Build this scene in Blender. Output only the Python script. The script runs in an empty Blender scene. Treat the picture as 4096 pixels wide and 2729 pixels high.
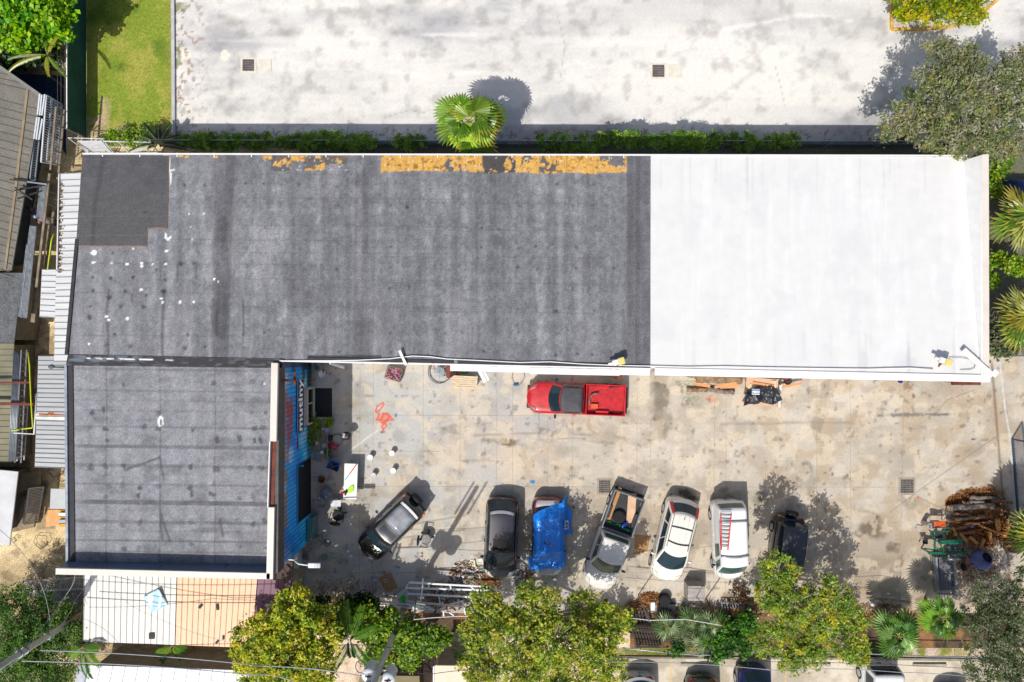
import bpy, math, random
import numpy as np
from mathutils import Vector, Matrix
random.seed(7); RNG = np.random.default_rng(11)
sc = bpy.context.scene
COL = bpy.context.scene.collection
R = math.radians
PI = math.pi
# ------------------------------------------------------------------ camera, sky, sun, exposure
CAMH = 39.0; F = 2730.7
cam = bpy.data.objects.new('camera', bpy.data.cameras.new('camera')); COL.objects.link(cam)
cam.data.lens = 24; cam.data.sensor_width = 36; cam.location = (0, 0, CAMH)
cam.data.clip_end = 2000; sc.camera = cam
SUNV = Vector((-.35, -.585, 1)).normalized()
w = bpy.data.worlds.new('World'); sc.world = w; w.use_nodes = True
nt = w.node_tree; sky = nt.nodes.new('ShaderNodeTexSky'); sky.sky_type = 'NISHITA'; sky.sun_disc = False
sky.sun_elevation = math.asin(SUNV.z); sky.sun_rotation = math.atan2(SUNV.x, SUNV.y)
sky.air_density = 1.0; sky.dust_density = 3.0
nt.nodes['Background'].inputs[1].default_value = 0.115
nt.links.new(sky.outputs[0], nt.nodes['Background'].inputs[0])
sl = bpy.data.lights.new('sun', 'SUN'); sl.energy = 4.3; sl.angle = R(.5); sl.color = (1, .955, .88)
so = bpy.data.objects.new('sun', sl); COL.objects.link(so); so.rotation_euler = SUNV.to_track_quat('Z', 'Y').to_euler()
sc.view_settings.view_transform = 'Standard'; sc.view_settings.look = 'None'
sc.view_settings.exposure = 0.08; sc.view_settings.gamma = 1
try: sc.cycles.max_bounces = 6; sc.cycles.transparent_max_bounces = 6
except Exception: pass

def W(px, py, h=0.0):
    k = (CAMH - h) / F
    return ((px - 2048) * k, -(py - 1364.5) * k, h)
def PXY(x, y, z=0.0):
    return 2048 + x * F / (CAMH - z), 1364.5 - y * F / (CAMH - z)
def lin(c):
    c = np.asarray(c, float) / 255
    return np.where(c < .04045, c / 12.92, ((c + .055) / 1.055) ** 2.4)
def A(r, g, b, k=.76): return tuple(float(v) for v in lin((r, g, b)) * k)
# ------------------------------------------------------------------ numpy noise
def vn(x, y, s=0):
    xi = np.floor(x).astype(np.int64); yi = np.floor(y).astype(np.int64); fx = x - xi; fy = y - yi
    fx = fx * fx * (3 - 2 * fx); fy = fy * fy * (3 - 2 * fy)
    def h(a, b):
        n = (a * 374761393 + b * 668265263 + s * 974634777) & 0xffffffff
        n = ((n ^ (n >> 13)) * 1274126177) & 0xffffffff
        return ((n ^ (n >> 16)) & 0xffff) / 65535.0
    return (h(xi, yi) * (1 - fx) + h(xi + 1, yi) * fx) * (1 - fy) + (h(xi, yi + 1) * (1 - fx) + h(xi + 1, yi + 1) * fx) * fy
def fbm(x, y, sc_, o=4, s=0):
    t = 0; a = .5; n = 0
    for i in range(o):
        t = t + a * vn(x / sc_, y / sc_, s + i * 17); n += a; a *= .5; sc_ = sc_ / 2
    return t / n
def sstep(a, b, x):
    t = np.clip((x - a) / (b - a), 0, 1); return t * t * (3 - 2 * t)
def m_blob(X, Y, cx, cy, rx, ry, ang=0, soft=.35, wob=.5, s=0):
    c, n = math.cos(R(ang)), math.sin(R(ang)); dx = X - cx; dy = Y - cy
    u = (dx * c + dy * n) / rx; v = (-dx * n + dy * c) / ry
    d = np.sqrt(u * u + v * v) + (fbm(X, Y, max(8, min(rx, ry) * .8), 3, s + int(cx)) - .5) * wob * 2
    return 1 - sstep(1 - soft, 1 + soft * .3, d)
def m_line(X, Y, pts, wd, soft=1.5):
    m = np.zeros_like(X)
    for (x0, y0), (x1, y1) in zip(pts, pts[1:]):
        L2 = max((x1 - x0) ** 2 + (y1 - y0) ** 2, 1e-6)
        t = np.clip(((X - x0) * (x1 - x0) + (Y - y0) * (y1 - y0)) / L2, 0, 1)
        d = np.hypot(X - x0 - t * (x1 - x0), Y - y0 - t * (y1 - y0))
        m = np.maximum(m, 1 - sstep(wd / 2 - soft / 2, wd / 2 + soft, d))
    return m
def m_rect(X, Y, x0, y0, x1, y1, e=2):
    return sstep(x0 - e, x0 + e, X) * (1 - sstep(x1 - e, x1 + e, X)) * sstep(y0 - e, y0 + e, Y) * (1 - sstep(y1 - e, y1 + e, Y))
def mixc(C, col, m):
    col = np.asarray(col, float); return C * (1 - m[..., None]) + col * m[..., None]
# ------------------------------------------------------------------ materials
MATS = {}
def mat(name, col, rough=.7, metal=0.0, var=.15, scale=3.0, bump=0.0, coat=0.0, spec=.4, attr=False, fine=0.0, fscale=60.0, aniso=None, emit=0):
    if name in MATS: return MATS[name]
    m = bpy.data.materials.new(name); m.use_nodes = True; n = m.node_tree.nodes; l = m.node_tree.links
    b = n['Principled BSDF']; b.inputs['Roughness'].default_value = rough; b.inputs['Metallic'].default_value = metal
    b.inputs['Specular IOR Level'].default_value = spec
    if coat: b.inputs['Coat Weight'].default_value = coat; b.inputs['Coat Roughness'].default_value = .06
    tc = n.new('ShaderNodeTexCoord'); src = tc.outputs['Object']
    if aniso:
        mp = n.new('ShaderNodeMapping'); mp.inputs['Scale'].default_value = aniso; l.new(src, mp.inputs[0]); src = mp.outputs[0]
    if attr:
        a = n.new('ShaderNodeAttribute'); a.attribute_name = 'Col'; base = a.outputs['Color']
    else:
        a = n.new('ShaderNodeRGB'); a.outputs[0].default_value = (*col, 1); base = a.outputs[0]
    def mul(base, sc_, amt, det):
        nz = n.new('ShaderNodeTexNoise'); nz.inputs['Scale'].default_value = sc_; nz.inputs['Detail'].default_value = det
        l.new(src, nz.inputs['Vector'])
        mr = n.new('ShaderNodeMapRange'); mr.inputs[1].default_value = .3; mr.inputs[2].default_value = .7
        mr.inputs[3].default_value = 1 - amt; mr.inputs[4].default_value = 1 + amt; l.new(nz.outputs[0], mr.inputs[0])
        mx = n.new('ShaderNodeVectorMath'); mx.operation = 'SCALE'; l.new(base, mx.inputs[0]); l.new(mr.outputs[0], mx.inputs['Scale'])
        return mx.outputs[0], nz
    nz = None
    if var: base, nz = mul(base, scale, var, 5)
    if fine: base, nz = mul(base, fscale, fine, 2)
    l.new(base, b.inputs['Base Color'])
    if bump and nz:
        bp = n.new('ShaderNodeBump'); bp.inputs['Strength'].default_value = bump; bp.inputs['Distance'].default_value = .02
        l.new(nz.outputs[0], bp.inputs['Height']); l.new(bp.outputs[0], b.inputs['Normal'])
    if emit:
        b.inputs['Emission Strength'].default_value = emit
    MATS[name] = m; return m
def leafmat(name, trans=.42, rough=.45, spec=.35):
    if name in MATS: return MATS[name]
    m = bpy.data.materials.new(name); m.use_nodes = True; n = m.node_tree.nodes; l = m.node_tree.links
    b = n['Principled BSDF']; b.inputs['Roughness'].default_value = rough; b.inputs['Specular IOR Level'].default_value = spec
    a = n.new('ShaderNodeAttribute'); a.attribute_name = 'Col'; l.new(a.outputs['Color'], b.inputs['Base Color'])
    t = n.new('ShaderNodeBsdfTranslucent'); l.new(a.outputs['Color'], t.inputs[0])
    mx = n.new('ShaderNodeMixShader'); mx.inputs[0].default_value = trans
    l.new(b.outputs[0], mx.inputs[1]); l.new(t.outputs[0], mx.inputs[2]); l.new(mx.outputs[0], n['Material Output'].inputs[0])
    MATS[name] = m; return m
def glassmat(name, col, rough=.05):
    return mat(name, col, .12, 0, var=.25, scale=1.2, spec=.4, coat=.15)
# ------------------------------------------------------------------ mesh builder
SHIFT = {}
class MB:
    def __init__(s): s.v = []; s.f = []
    def add(s, vs, fs):
        o = len(s.v); s.v += [tuple(p) for p in vs]; s.f += [tuple(i + o for i in q) for q in fs]; return s
    def box(s, c, d, rz=0, M=None):
        x, y, z = d[0] / 2, d[1] / 2, d[2] / 2
        P = [Vector(q) for q in ((-x,-y,-z),(x,-y,-z),(x,y,-z),(-x,y,-z),(-x,-y,z),(x,-y,z),(x,y,z),(-x,y,z))]
        if M is None: M = Matrix.Rotation(rz, 3, 'Z')
        c = Vector(c)
        return s.add([M @ p + c for p in P], [(3,2,1,0),(4,5,6,7),(0,1,5,4),(1,2,6,5),(2,3,7,6),(3,0,4,7)])
    def bar(s, a, b, wd, th=None):
        a = Vector(a); b = Vector(b); d = b - a; L = d.length
        if L < 1e-5: return s
        th = th or wd; d.normalize(); up = Vector((0, 0, 1)) if abs(d.z) < .95 else Vector((1, 0, 0))
        sd = up.cross(d).normalized(); u2 = d.cross(sd)
        M = Matrix((d, sd, u2)).transposed()
        return s.box((a + b) / 2, (L, wd, th), M=M)
    def tube(s, pts, r, n=6, r2=None, cap=True):
        pts = [Vector(p) for p in pts]; rings = []
        N = len(pts)
        for i, p in enumerate(pts):
            d = (pts[min(i + 1, N - 1)] - pts[max(i - 1, 0)]); d.normalize()
            up = Vector((0, 0, 1)) if abs(d.z) < .9 else Vector((1, 0, 0))
            a = up.cross(d).normalized(); b = d.cross(a)
            rr = r if r2 is None else r + (r2 - r) * i / (N - 1)
            rings.append([p + a * rr * math.cos(2 * PI * k / n) + b * rr * math.sin(2 * PI * k / n) for k in range(n)])
        vs = [q for g in rings for q in g]; fs = []
        for i in range(N - 1):
            for k in range(n):
                fs.append((i * n + k, i * n + (k + 1) % n, (i + 1) * n + (k + 1) % n, (i + 1) * n + k))
        if cap: fs.append(tuple(range(n))[::-1]); fs.append(tuple((N - 1) * n + k for k in range(n)))
        return s.add(vs, fs)
    def lathe(s, c, prof, n=20, axis='Z', rz=0):
        vs = []; fs = []
        for r, z in prof:
            for k in range(n):
                a = 2 * PI * k / n; x, y = r * math.cos(a), r * math.sin(a)
                p = Vector((x, y, z)) if axis == 'Z' else Vector((z, x, y)) if axis == 'X' else Vector((x, z, y))
                p = Matrix.Rotation(rz, 3, 'Z') @ p
                vs.append(p + Vector(c))
        for i in range(len(prof) - 1):
            for k in range(n): fs.append((i * n + k, i * n + (k + 1) % n, (i + 1) * n + (k + 1) % n, (i + 1) * n + k))
        if prof[0][0] > 1e-4: fs.append(tuple(range(n))[::-1])
        if prof[-1][0] > 1e-4: fs.append(tuple((len(prof) - 1) * n + k for k in range(n)))
        return s.add(vs, fs)
    def prism(s, poly, z0, z1):
        n = len(poly); ar = sum(poly[i][0] * poly[(i+1) % n][1] - poly[(i+1) % n][0] * poly[i][1] for i in range(n))
        if ar < 0: poly = poly[::-1]
        g = lambda z, i: z[i] if isinstance(z, (list, tuple)) else z
        if ar < 0:
            if isinstance(z0, (list, tuple)): z0 = list(z0)[::-1]
            if isinstance(z1, (list, tuple)): z1 = list(z1)[::-1]
        vs = [(p[0], p[1], g(z0, i)) for i, p in enumerate(poly)] + [(p[0], p[1], g(z1, i)) for i, p in enumerate(poly)]
        fs = [tuple(range(n))[::-1], tuple(range(n, 2 * n))] + [(i, (i + 1) % n, n + (i + 1) % n, n + i) for i in range(n)]
        return s.add(vs, fs)
    def pxprism(s, pxy, h0, h1):
        """polygon given in photo pixels as seen at its top height h1 -> vertical prism"""
        hs = h1 if isinstance(h1, (list, tuple)) else [h1] * len(pxy)
        return s.prism([W(p[0], p[1], h)[:2] for p, h in zip(pxy, hs)], h0, h1)
    def grid(s, fn, nu, nv):
        vs = [fn(i / nu, j / nv) for j in range(nv + 1) for i in range(nu + 1)]
        fs = [(j * (nu + 1) + i, j * (nu + 1) + i + 1, (j + 1) * (nu + 1) + i + 1, (j + 1) * (nu + 1) + i) for j in range(nv) for i in range(nu)]
        return s.add(vs, fs)
    def sph(s, c, r, n=10, m=6):
        c = Vector(c); rr = r if isinstance(r, (tuple, list)) else (r, r, r)
        vs = []; 
        for j in range(m + 1):
            t = PI * j / m
            for k in range(n):
                a = 2 * PI * k / n
                vs.append((c.x + rr[0] * math.sin(t) * math.cos(a), c.y + rr[1] * math.sin(t) * math.sin(a), c.z + rr[2] * math.cos(t)))
        fs = [((j + 1) * n + k, (j + 1) * n + (k + 1) % n, j * n + (k + 1) % n, j * n + k) for j in range(m) for k in range(n)]
        return s.add(vs, fs)
    def build(s, name, m, parent=None, smooth=False, bevel=0, solid=0, sub=0, shift=None):
        sh = Vector(shift) if shift is not None else SHIFT.get(parent.name, Vector()) if parent is not None else Vector()
        me = bpy.data.meshes.new(name); me.from_pydata([tuple(Vector(p) - sh) for p in s.v], [], s.f); me.update()
        if m is not None: me.materials.append(m)
        if smooth: me.polygons.foreach_set('use_smooth', [True] * len(me.polygons))
        o = bpy.data.objects.new(name, me); COL.objects.link(o)
        if parent is not None: o.parent = parent; SHIFT[o.name] = sh
        if solid: md = o.modifiers.new('s', 'SOLIDIFY'); md.thickness = solid; md.offset = 0
        if bevel: md = o.modifiers.new('b', 'BEVEL'); md.width = bevel; md.segments = 2; md.limit_method = 'ANGLE'
        if sub: md = o.modifiers.new('u', 'SUBSURF'); md.levels = sub; md.render_levels = sub
        return o
def text(body, size, parent, loc, rot, m, ext=.008, off=.02, sp=1.0, shear=0, name='lettering'):
    cu = bpy.data.curves.new(name, 'FONT'); cu.body = body; cu.size = size; cu.extrude = ext; cu.offset = off; cu.align_x = 'CENTER'; cu.align_y = 'CENTER'; cu.space_character = sp; cu.shear = shear
    t = bpy.data.objects.new('tmp_text', cu); COL.objects.link(t); bpy.context.view_layer.update()
    me = bpy.data.meshes.new_from_object(t.evaluated_get(bpy.context.evaluated_depsgraph_get())); bpy.data.objects.remove(t); bpy.data.curves.remove(cu)
    me.materials.clear(); me.materials.append(m); o = bpy.data.objects.new(name, me); COL.objects.link(o); o.parent = parent; o.location = loc; o.rotation_euler = rot; return o
def tag(o, label=None, cat=None, group=None, kind=None):
    if label: o['label'] = label
    if cat: o['category'] = cat
    if group: o['group'] = group
    if kind: o['kind'] = kind
    return o
def thing(name, label, cat, loc=(0, 0, 0), rz=None, group=None):
    """Empty at the base. With rz given the children are in local coordinates, otherwise in world ones."""
    o = bpy.data.objects.new(name, None); COL.objects.link(o); o.location = loc; o.empty_display_size = .3
    if rz is None: SHIFT[o.name] = Vector(loc)
    else: o.rotation_euler = (0, 0, rz); SHIFT[o.name] = Vector()
    return tag(o, label, cat, group)
def solo(mb, name, m, label=None, cat=None, group=None, kind=None, **k):
    a = np.array(mb.v); sh = ((a[:, 0].min() + a[:, 0].max()) / 2, (a[:, 1].min() + a[:, 1].max()) / 2, a[:, 2].min())
    o = mb.build(name, m, shift=sh, **k); o.location = sh
    return tag(o, label, cat, group, kind)
def npmesh(name, V, Q, m, parent=None, col=None, smooth=False, origin=None):
    V = np.asarray(V, np.float32)
    if parent is not None: V = V - np.array(SHIFT.get(parent.name, Vector()), np.float32)
    elif origin is not None: V = V - np.array(origin, np.float32)
    me = bpy.data.meshes.new(name); nq, k = Q.shape
    me.vertices.add(len(V)); me.vertices.foreach_set('co', V.ravel())
    me.loops.add(nq * k); me.loops.foreach_set('vertex_index', Q.ravel().astype(np.int32))
    me.polygons.add(nq); me.polygons.foreach_set('loop_start', np.arange(0, nq * k, k, dtype=np.int32))
    me.polygons.foreach_set('loop_total', np.full(nq, k, np.int32))
    if smooth: me.polygons.foreach_set('use_smooth', np.ones(nq, bool))
    me.update(calc_edges=True); me.validate()
    if col is not None:
        ca = me.color_attributes.new('Col', 'FLOAT_COLOR', 'POINT')
        c4 = np.ones((len(V), 4), np.float32); c4[:, :3] = col; ca.data.foreach_set('color', c4.ravel())
    me.materials.append(m)
    o = bpy.data.objects.new(name, me); COL.objects.link(o)
    if parent is not None: o.parent = parent; SHIFT[o.name] = SHIFT.get(parent.name, Vector())
    elif origin is not None: o.location = origin
    return o
def sheet(name, corners, res, colfn, m, parent=None, kind=None, z=None, bump=None):
    """corners: 4 world points (NW,NE,SE,SW); vertex colours are the surface's own albedo, colfn gets positions as photo pixels"""
    c = np.array(corners, float); nx = max(2, int(np.linalg.norm(c[1] - c[0]) / res)); ny = max(2, int(np.linalg.norm(c[3] - c[0]) / res))
    u, v = np.meshgrid(np.linspace(0, 1, nx), np.linspace(0, 1, ny)); u = u[..., None]; v = v[..., None]
    P = (c[0] * (1 - u) + c[1] * u) * (1 - v) + (c[3] * (1 - u) + c[2] * u) * v
    X, Y = PXY(P[..., 0], P[..., 1], P[..., 2])
    if bump is not None: P[..., 2] += bump(X, Y)
    C = np.clip(colfn(X, Y), 0.003, .9)
    idx = np.arange(nx * ny).reshape(ny, nx)
    Q = np.stack([idx[1:, :-1], idx[1:, 1:], idx[:-1, 1:], idx[:-1, :-1]], -1).reshape(-1, 4)
    org = None if parent is not None else tuple(c.mean(0))
    o = npmesh(name, P.reshape(-1, 3), Q, m, parent, C.reshape(-1, 3), smooth=True, origin=org)
    if kind: o['kind'] = kind
    return o
# ------------------------------------------------------------------ GROUND AND SETTING
M_soil = mat('soil', None, .95, attr=True, fine=.35, fscale=14, var=.2, scale=2, bump=.5)
def pxq(x0, y0, x1, y1, z): return [W(x0, y0) [:2] + (z,), W(x1, y0)[:2] + (z,), W(x1, y1)[:2] + (z,), W(x0, y1)[:2] + (z,)]
mb = MB(); mb.grid(lambda u, v: (-300 + 600 * u, -300 + 600 * v, -.03), 10, 10)
g = mb.build('ground', mat('far_soil', A(104, 104, 84), .95, var=.25, scale=.4, fine=.2, fscale=10)); g['kind'] = 'structure'
def c_sand(X, Y):
    n = fbm(X, Y, 130, 4, 3); C = np.zeros(X.shape + (3,)) + A(214, 192, 148)
    C = mixc(C, A(238, 216, 172), sstep(.45, .7, n))
    C = mixc(C, A(150, 128, 98), sstep(2150, 2330, Y) * (1 - sstep(0, 330, X) * .4) * .6)
    C = mixc(C, A(110, 92, 70), sstep(.56, .66, fbm(X, Y, 34, 4, 9)) * .55)
    return C
sheet('side_alley_ground', pxq(-900, -700, 1200, 3300, .0), .12, c_sand, M_soil, kind='structure')
def c_soil(X, Y):
    n = fbm(X, Y, 60, 4, 5); C = np.zeros(X.shape + (3,)) + A(96, 78, 60)
    C = mixc(C, A(150, 108, 72), sstep(.5, .62, n)); C = mixc(C, A(60, 52, 42), sstep(.58, .75, fbm(X, Y, 30, 3, 8)))
    return C
sheet('verge_soil', pxq(1200, 2380, 4900, 2650, .004), .1, c_soil, M_soil, kind='structure')
def c_beige(X, Y):
    C = np.zeros(X.shape + (3,)) + A(232, 210, 186); n = fbm(X, Y, 90, 5, 2)
    C = mixc(C, A(205, 185, 160), sstep(.45, .7, n)); C = mixc(C, A(190, 120, 80), sstep(.70, .76, fbm(X, Y, 12, 2, 19)) * .5); return C
sheet('footpath', pxq(1000, 2530, 2520, 3300, .008), .1, c_beige, M_soil, kind='structure')
# parking lot north of the hall
def c_lot(X, Y):
    C = np.zeros(X.shape + (3,)) + A(236, 233, 227)
    n = fbm(X * .5, Y, 330, 7, 21); n2 = fbm(X * .6, Y * 1.4, 150, 7, 31); n3 = fbm(X * .22, Y * 2.2, 120, 6, 77); n4 = fbm(X * .3, Y * 1.8, 60, 6, 99)
    C = mixc(C, A(212, 211, 211), sstep(.44, .66, n4) * .35)
    g1 = sstep(.46, .60, n * .75 + n2 * .25); C = mixc(C, A(184, 184, 187), g1 * .9)
    mo = .3 + .7 * sstep(.38, .6, fbm(X * .35, Y * 1.3, 40, 7, 301))
    for cx, cy, rx, ry, an, k in ((880, 130, 150, 110, 0, .9), (860, 290, 160, 120, 10, .95), (960, 420, 190, 60, 0, .6), (1560, 60, 520, 80, -4, .7), (1250, 330, 380, 90, 0, .45), (2020, 180, 420, 130, 8, .5), (2200, 60, 260, 70, 0, .6), (1500, 460, 300, 40, 0, .5), (3050, 60, 240, 60, 10, .6), (3350, 170, 120, 120, 0, .45), (1050, 90, 120, 60, 0, .8)):
        C = mixc(C, A(164, 165, 169), m_blob(X, Y, cx, cy, rx, ry, an, .95, .9) * (.35 + .65 * mo) * k * .6)
    C = mixc(C, A(240, 237, 230), m_blob(X, Y, 2900, 330, 700, 150, -8, .9, .4) * .7)
    C = mixc(C, A(240, 237, 230), sstep(.55, .75, n3) * .45)
    C = mixc(C, A(176, 176, 178), m_line(X, Y, [(2400, 60), (2900, 20), (3500, 90)], 90, 80) * .35)
    C = mixc(C, A(170, 168, 166), m_line(X, Y, [(2700, 480), (2880, 390), (3050, 260)], 8, 14) * .35)
    for pts in ([(1200, 120), (1500, 150), (1900, 138)], [(1300, 260), (1700, 300), (2000, 285)], [(2750, 500), (2850, 420), (2960, 330)], [(2900, 120), (3200, 60), (3400, 80)], [(1000, 60), (1200, 96), (1500, 70)]): C = mixc(C, A(248, 246, 240), m_line(X, Y, pts, 12, 12) * sstep(.42, .56, fbm(X * .3, Y * 2, 40, 5, int(pts[0][0]))) * .6)
    for pts in ([(1540, 470), (1640, 440), (1700, 452)], [(2230, 60), (2260, 180), (2240, 330)], [(3100, 260), (3140, 420)]): C = mixc(C, A(150, 148, 144), m_line(X, Y, pts, 2, 2) * .5)
    for cx, cy in ((744, 222), (901, 222)): C = mixc(C, A(244, 238, 224), m_blob(X, Y, cx, cy, 19, 23, 0, .15, .15))
    C = mixc(C, A(120, 116, 110), sstep(.5, .8, fbm(X, Y, 44, 6, 5)) * .35)
    C = mixc(C, A(140, 96, 70), sstep(.60, .68, fbm(X, Y, 14, 4, 55)) * (1 - sstep(700, 900, X)) * .8)
    C = mixc(C, A(120, 130, 70), sstep(.58, .66, fbm(X, Y, 30, 3, 65)) * (1 - sstep(705, 770, X)) * .8)
    C = mixc(C, A(150, 96, 66), sstep(.62, .70, fbm(X, Y, 12, 3, 95)) * sstep(490, 540, Y) * .8)
    C = C * (1 + (RNG.random(X.shape) - .5)[..., None] * .09) * .97; return C
sheet('parking_lot', pxq(690, -900, 5200, 578, .012), .09, c_lot, mat('lot_asphalt', None, .9, attr=True, var=.03, scale=9, fine=.12, fscale=30), kind='structure')
def c_lawn(X, Y):
    C = np.zeros(X.shape + (3,)) + A(138, 158, 50); n = fbm(X, Y, 90, 7, 44)
    C = mixc(C, A(104, 132, 36), sstep(.44, .72, n)); C = mixc(C, A(176, 172, 80), sstep(.42, .72, fbm(X, Y, 60, 7, 12)) * .8)
    C = mixc(C, A(200, 180, 140), np.clip(sstep(.5, .62, fbm(X, Y, 60, 4, 14)) * (1 - sstep(395, 470, X)) * sstep(330, 460, Y) * 1.3, 0, 1))
    C = mixc(C, A(176, 160, 120), sstep(480, 520, Y) * sstep(.42, .55, n)); C = mixc(C, A(170, 152, 84), sstep(650, 690, X) * .5)
    return C * (1 + (RNG.random(X.shape) - .5)[..., None] * .35)
sheet('lawn', pxq(338, -900, 690, 545, .014), .06, c_lawn, mat('lawn', None, .95, attr=True, var=.12, scale=6, fine=.3, fscale=45, bump=.6), kind='structure')
# grass blades as ground cover on the lawn
def blades(n, x0, y0, x1, y1, hh=.05):
    a = W(x0, y0); b = W(x1, y1)
    p = np.stack([RNG.uniform(a[0], b[0], n), RNG.uniform(b[1], a[1], n), np.full(n, .012)], -1)
    an = RNG.uniform(0, 2 * PI, n); d = np.stack([np.cos(an), np.sin(an), np.zeros(n)], -1)
    t = RNG.uniform(-.03, .03, (n, 3)); t[:, 2] = RNG.uniform(.02, hh, n)
    V = np.stack([p - d * .008, p + d * .008, p + t + d * .002, p + t - d * .002], 1).reshape(-1, 3)
    base = np.array(A(140, 152, 52)); al = np.array(A(180, 174, 84)); k = RNG.random((n, 1))
    c = np.repeat((base * (1 - k) + al * k) * RNG.uniform(.6, 1.2, (n, 1)), 4, 0)
    return V, np.arange(4 * n).reshape(-1, 4), c
V, Q, c = blades(26000, 350, -200, 684, 520)
o = npmesh('lawn_grass', V, Q, leafmat('grass_blades', .3), None, c, origin=(-22, 18, 0)); tag(o, 'short sunlit lawn grass beside the white lot kerb', 'grass', kind='stuff')
def c_yard(X, Y):
    C = np.zeros(X.shape + (3,)) + A(198, 190, 176)
    n = fbm(X, Y, 260, 5, 1); n2 = fbm(X, Y, 70, 5, 2)
    C = mixc(C, A(196, 197, 194), (1 - sstep(1850, 2350, X + (Y - 1600) * .5)) * .75)
    C = mixc(C, A(212, 204, 191), sstep(.5, .7, n) * .8); C = mixc(C, A(176, 164, 146), sstep(.5, .72, n2) * .55)
    C = mixc(C, A(150, 142, 130), sstep(.5, .78, fbm(X, Y, 90, 6, 6)) * .5)
    C = mixc(C, A(172, 174, 176), m_blob(X, Y, 2000, 1660, 330, 110, 3, .8, .4) * .6)
    C = mixc(C, A(206, 172, 134), m_blob(X, Y, 2010, 1800, 330, 150, 3, .9, .5) * .28)
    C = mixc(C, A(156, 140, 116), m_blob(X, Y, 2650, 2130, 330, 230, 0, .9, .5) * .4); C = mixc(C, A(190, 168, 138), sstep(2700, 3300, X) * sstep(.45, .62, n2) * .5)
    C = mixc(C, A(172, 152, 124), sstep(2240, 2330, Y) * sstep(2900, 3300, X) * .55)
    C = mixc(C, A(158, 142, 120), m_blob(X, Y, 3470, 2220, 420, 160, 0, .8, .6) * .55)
    st = [  # cx cy rx ry ang colour strength
        (2640, 1590, 42, 190, 0, (112, 104, 90), .75), (2640, 1500, 46, 60, 0, (96, 90, 80), .6), (2700, 1480, 60, 30, 0, (130, 122, 108), .5),
        (2020, 1768, 85, 20, 5, (98, 74, 44), .8), (1935, 1828, 14, 34, 8, (104, 78, 48), .85), (1940, 1864, 12, 10, 0, (90, 66, 36), .7),
        (2357, 1700, 12, 26, 0, (120, 88, 50), .8), (2505, 1652, 26, 16, 0, (110, 84, 52), .6),
        (3270, 1700, 26, 80, 3, (140, 130, 112), .6), (3300, 1560, 24, 60, 10, (140, 130, 112), .5), (3215, 1880, 34, 40, 0, (112, 106, 96), .7),
        (3220, 1930, 60, 60, 0, (130, 122, 108), .45), (3490, 2100, 50, 62, -20, (112, 98, 78), .85), (3572, 2195, 30, 24, 0, (104, 92, 74), .8),
        (3667, 2258, 18, 13, 35, (92, 74, 52), .95), (3600, 2245, 16, 30, 0, (140, 120, 92), .7), (3480, 2250, 120, 30, 0, (140, 124, 98), .5),
        (2745, 1970, 42, 26, 25, (70, 64, 56), .9), (2775, 1990, 24, 14, 0, (70, 64, 56), .9), (2672, 1940, 8, 8, 0, (110, 88, 56), .7),
        (3388, 1906, 9, 11, 0, (110, 94, 70), .8), (3330, 1898, 5, 8, 0, (110, 90, 62), .8), (3040, 2000, 34, 30, 0, (120, 112, 98), .6),
        (1715, 1830, 60, 34, 10, (132, 124, 112), .55), (1600, 1745, 40, 26, 0, (128, 124, 118), .5), (1800, 1720, 60, 20, 0, (132, 128, 120), .5),
        (1870, 1700, 90, 14, 0, (134, 130, 122), .45), (1450, 1560, 60, 40, 0, (146, 140, 130), .5), (2110, 2010, 26, 30, 0, (150, 140, 124), .4),
        (3620, 1660, 150, 9, -1, (96, 98, 100), .7), (3760, 1658, 60, 6, -1, (70, 74, 78), .8), (3900, 1800, 60, 26, -10, (150, 132, 110), .5),
        (3893, 1757, 11, 5, 0, (80, 80, 78), .9), (3525, 1745, 12, 9, 0, (116, 110, 98), .8), (3850, 1705, 12, 9, 0, (130, 104, 76), .7),
        (3630, 1543, 26, 20, 40, (140, 110, 78), .8), (3655, 1583, 8, 12, 0, (120, 76, 44), .9), (3560, 1560, 30, 14, 0, (150, 138, 118), .5),
        (3640, 2010, 50, 30, 10, (146, 136, 120), .5), (3420, 1930, 60, 30, 0, (168, 158, 142), .5), (3500, 1560, 80, 20, 0, (168, 158, 142), .5),
        (2090, 1560, 70, 30, 0, (160, 160, 158), .5), (1530, 2240, 60, 60, 0, (200, 150, 110), .25), (1640, 2170, 40, 30, 0, (196, 160, 120), .3),
        (2260, 1440, 700, 70, 0, (182, 182, 180), .4), (1320, 2000, 70, 200, 0, (140, 136, 130), .35), (1430, 2080, 30, 14, 0, (120, 100, 70), .4)]
    for i, (cx, cy, rx, ry, an, cc, k) in enumerate(st): C = mixc(C, A(*cc), m_blob(X, Y, cx, cy, rx, ry, an, .5, .55, i) * k)
    lm = 1 - sstep(2100, 2500, X); C = mixc(C, A(184, 187, 188), sstep(.46, .58, fbm(X, Y, 70, 7, 501)) * lm * .45); C = mixc(C, A(222, 208, 184), sstep(.52, .62, fbm(X, Y, 46, 6, 502)) * .5)
    C = mixc(C, A(168, 156, 138), sstep(.56, .70, fbm(X * .5, Y, 60, 6, 503)) * .4)
    for y0, x0, x1 in ((1742, 1900, 2500), (1765, 2150, 2450), (1700, 2900, 3700), (1850, 1700, 2350)): C = mixc(C, A(140, 130, 114), m_line(X, Y, [(x0, y0), ((x0 + x1) / 2, y0 - 14), (x1, y0 + 10)], 9, 8) * sstep(.45, .6, fbm(X * .2, Y * 2, 30, 4, y0)) * .5)
    # sprayed paint
    red = A(222, 92, 66)
    P = lambda pts: [(1050 + x / 2.851, 1400 + y / 2.851) for x, y in pts]
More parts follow.
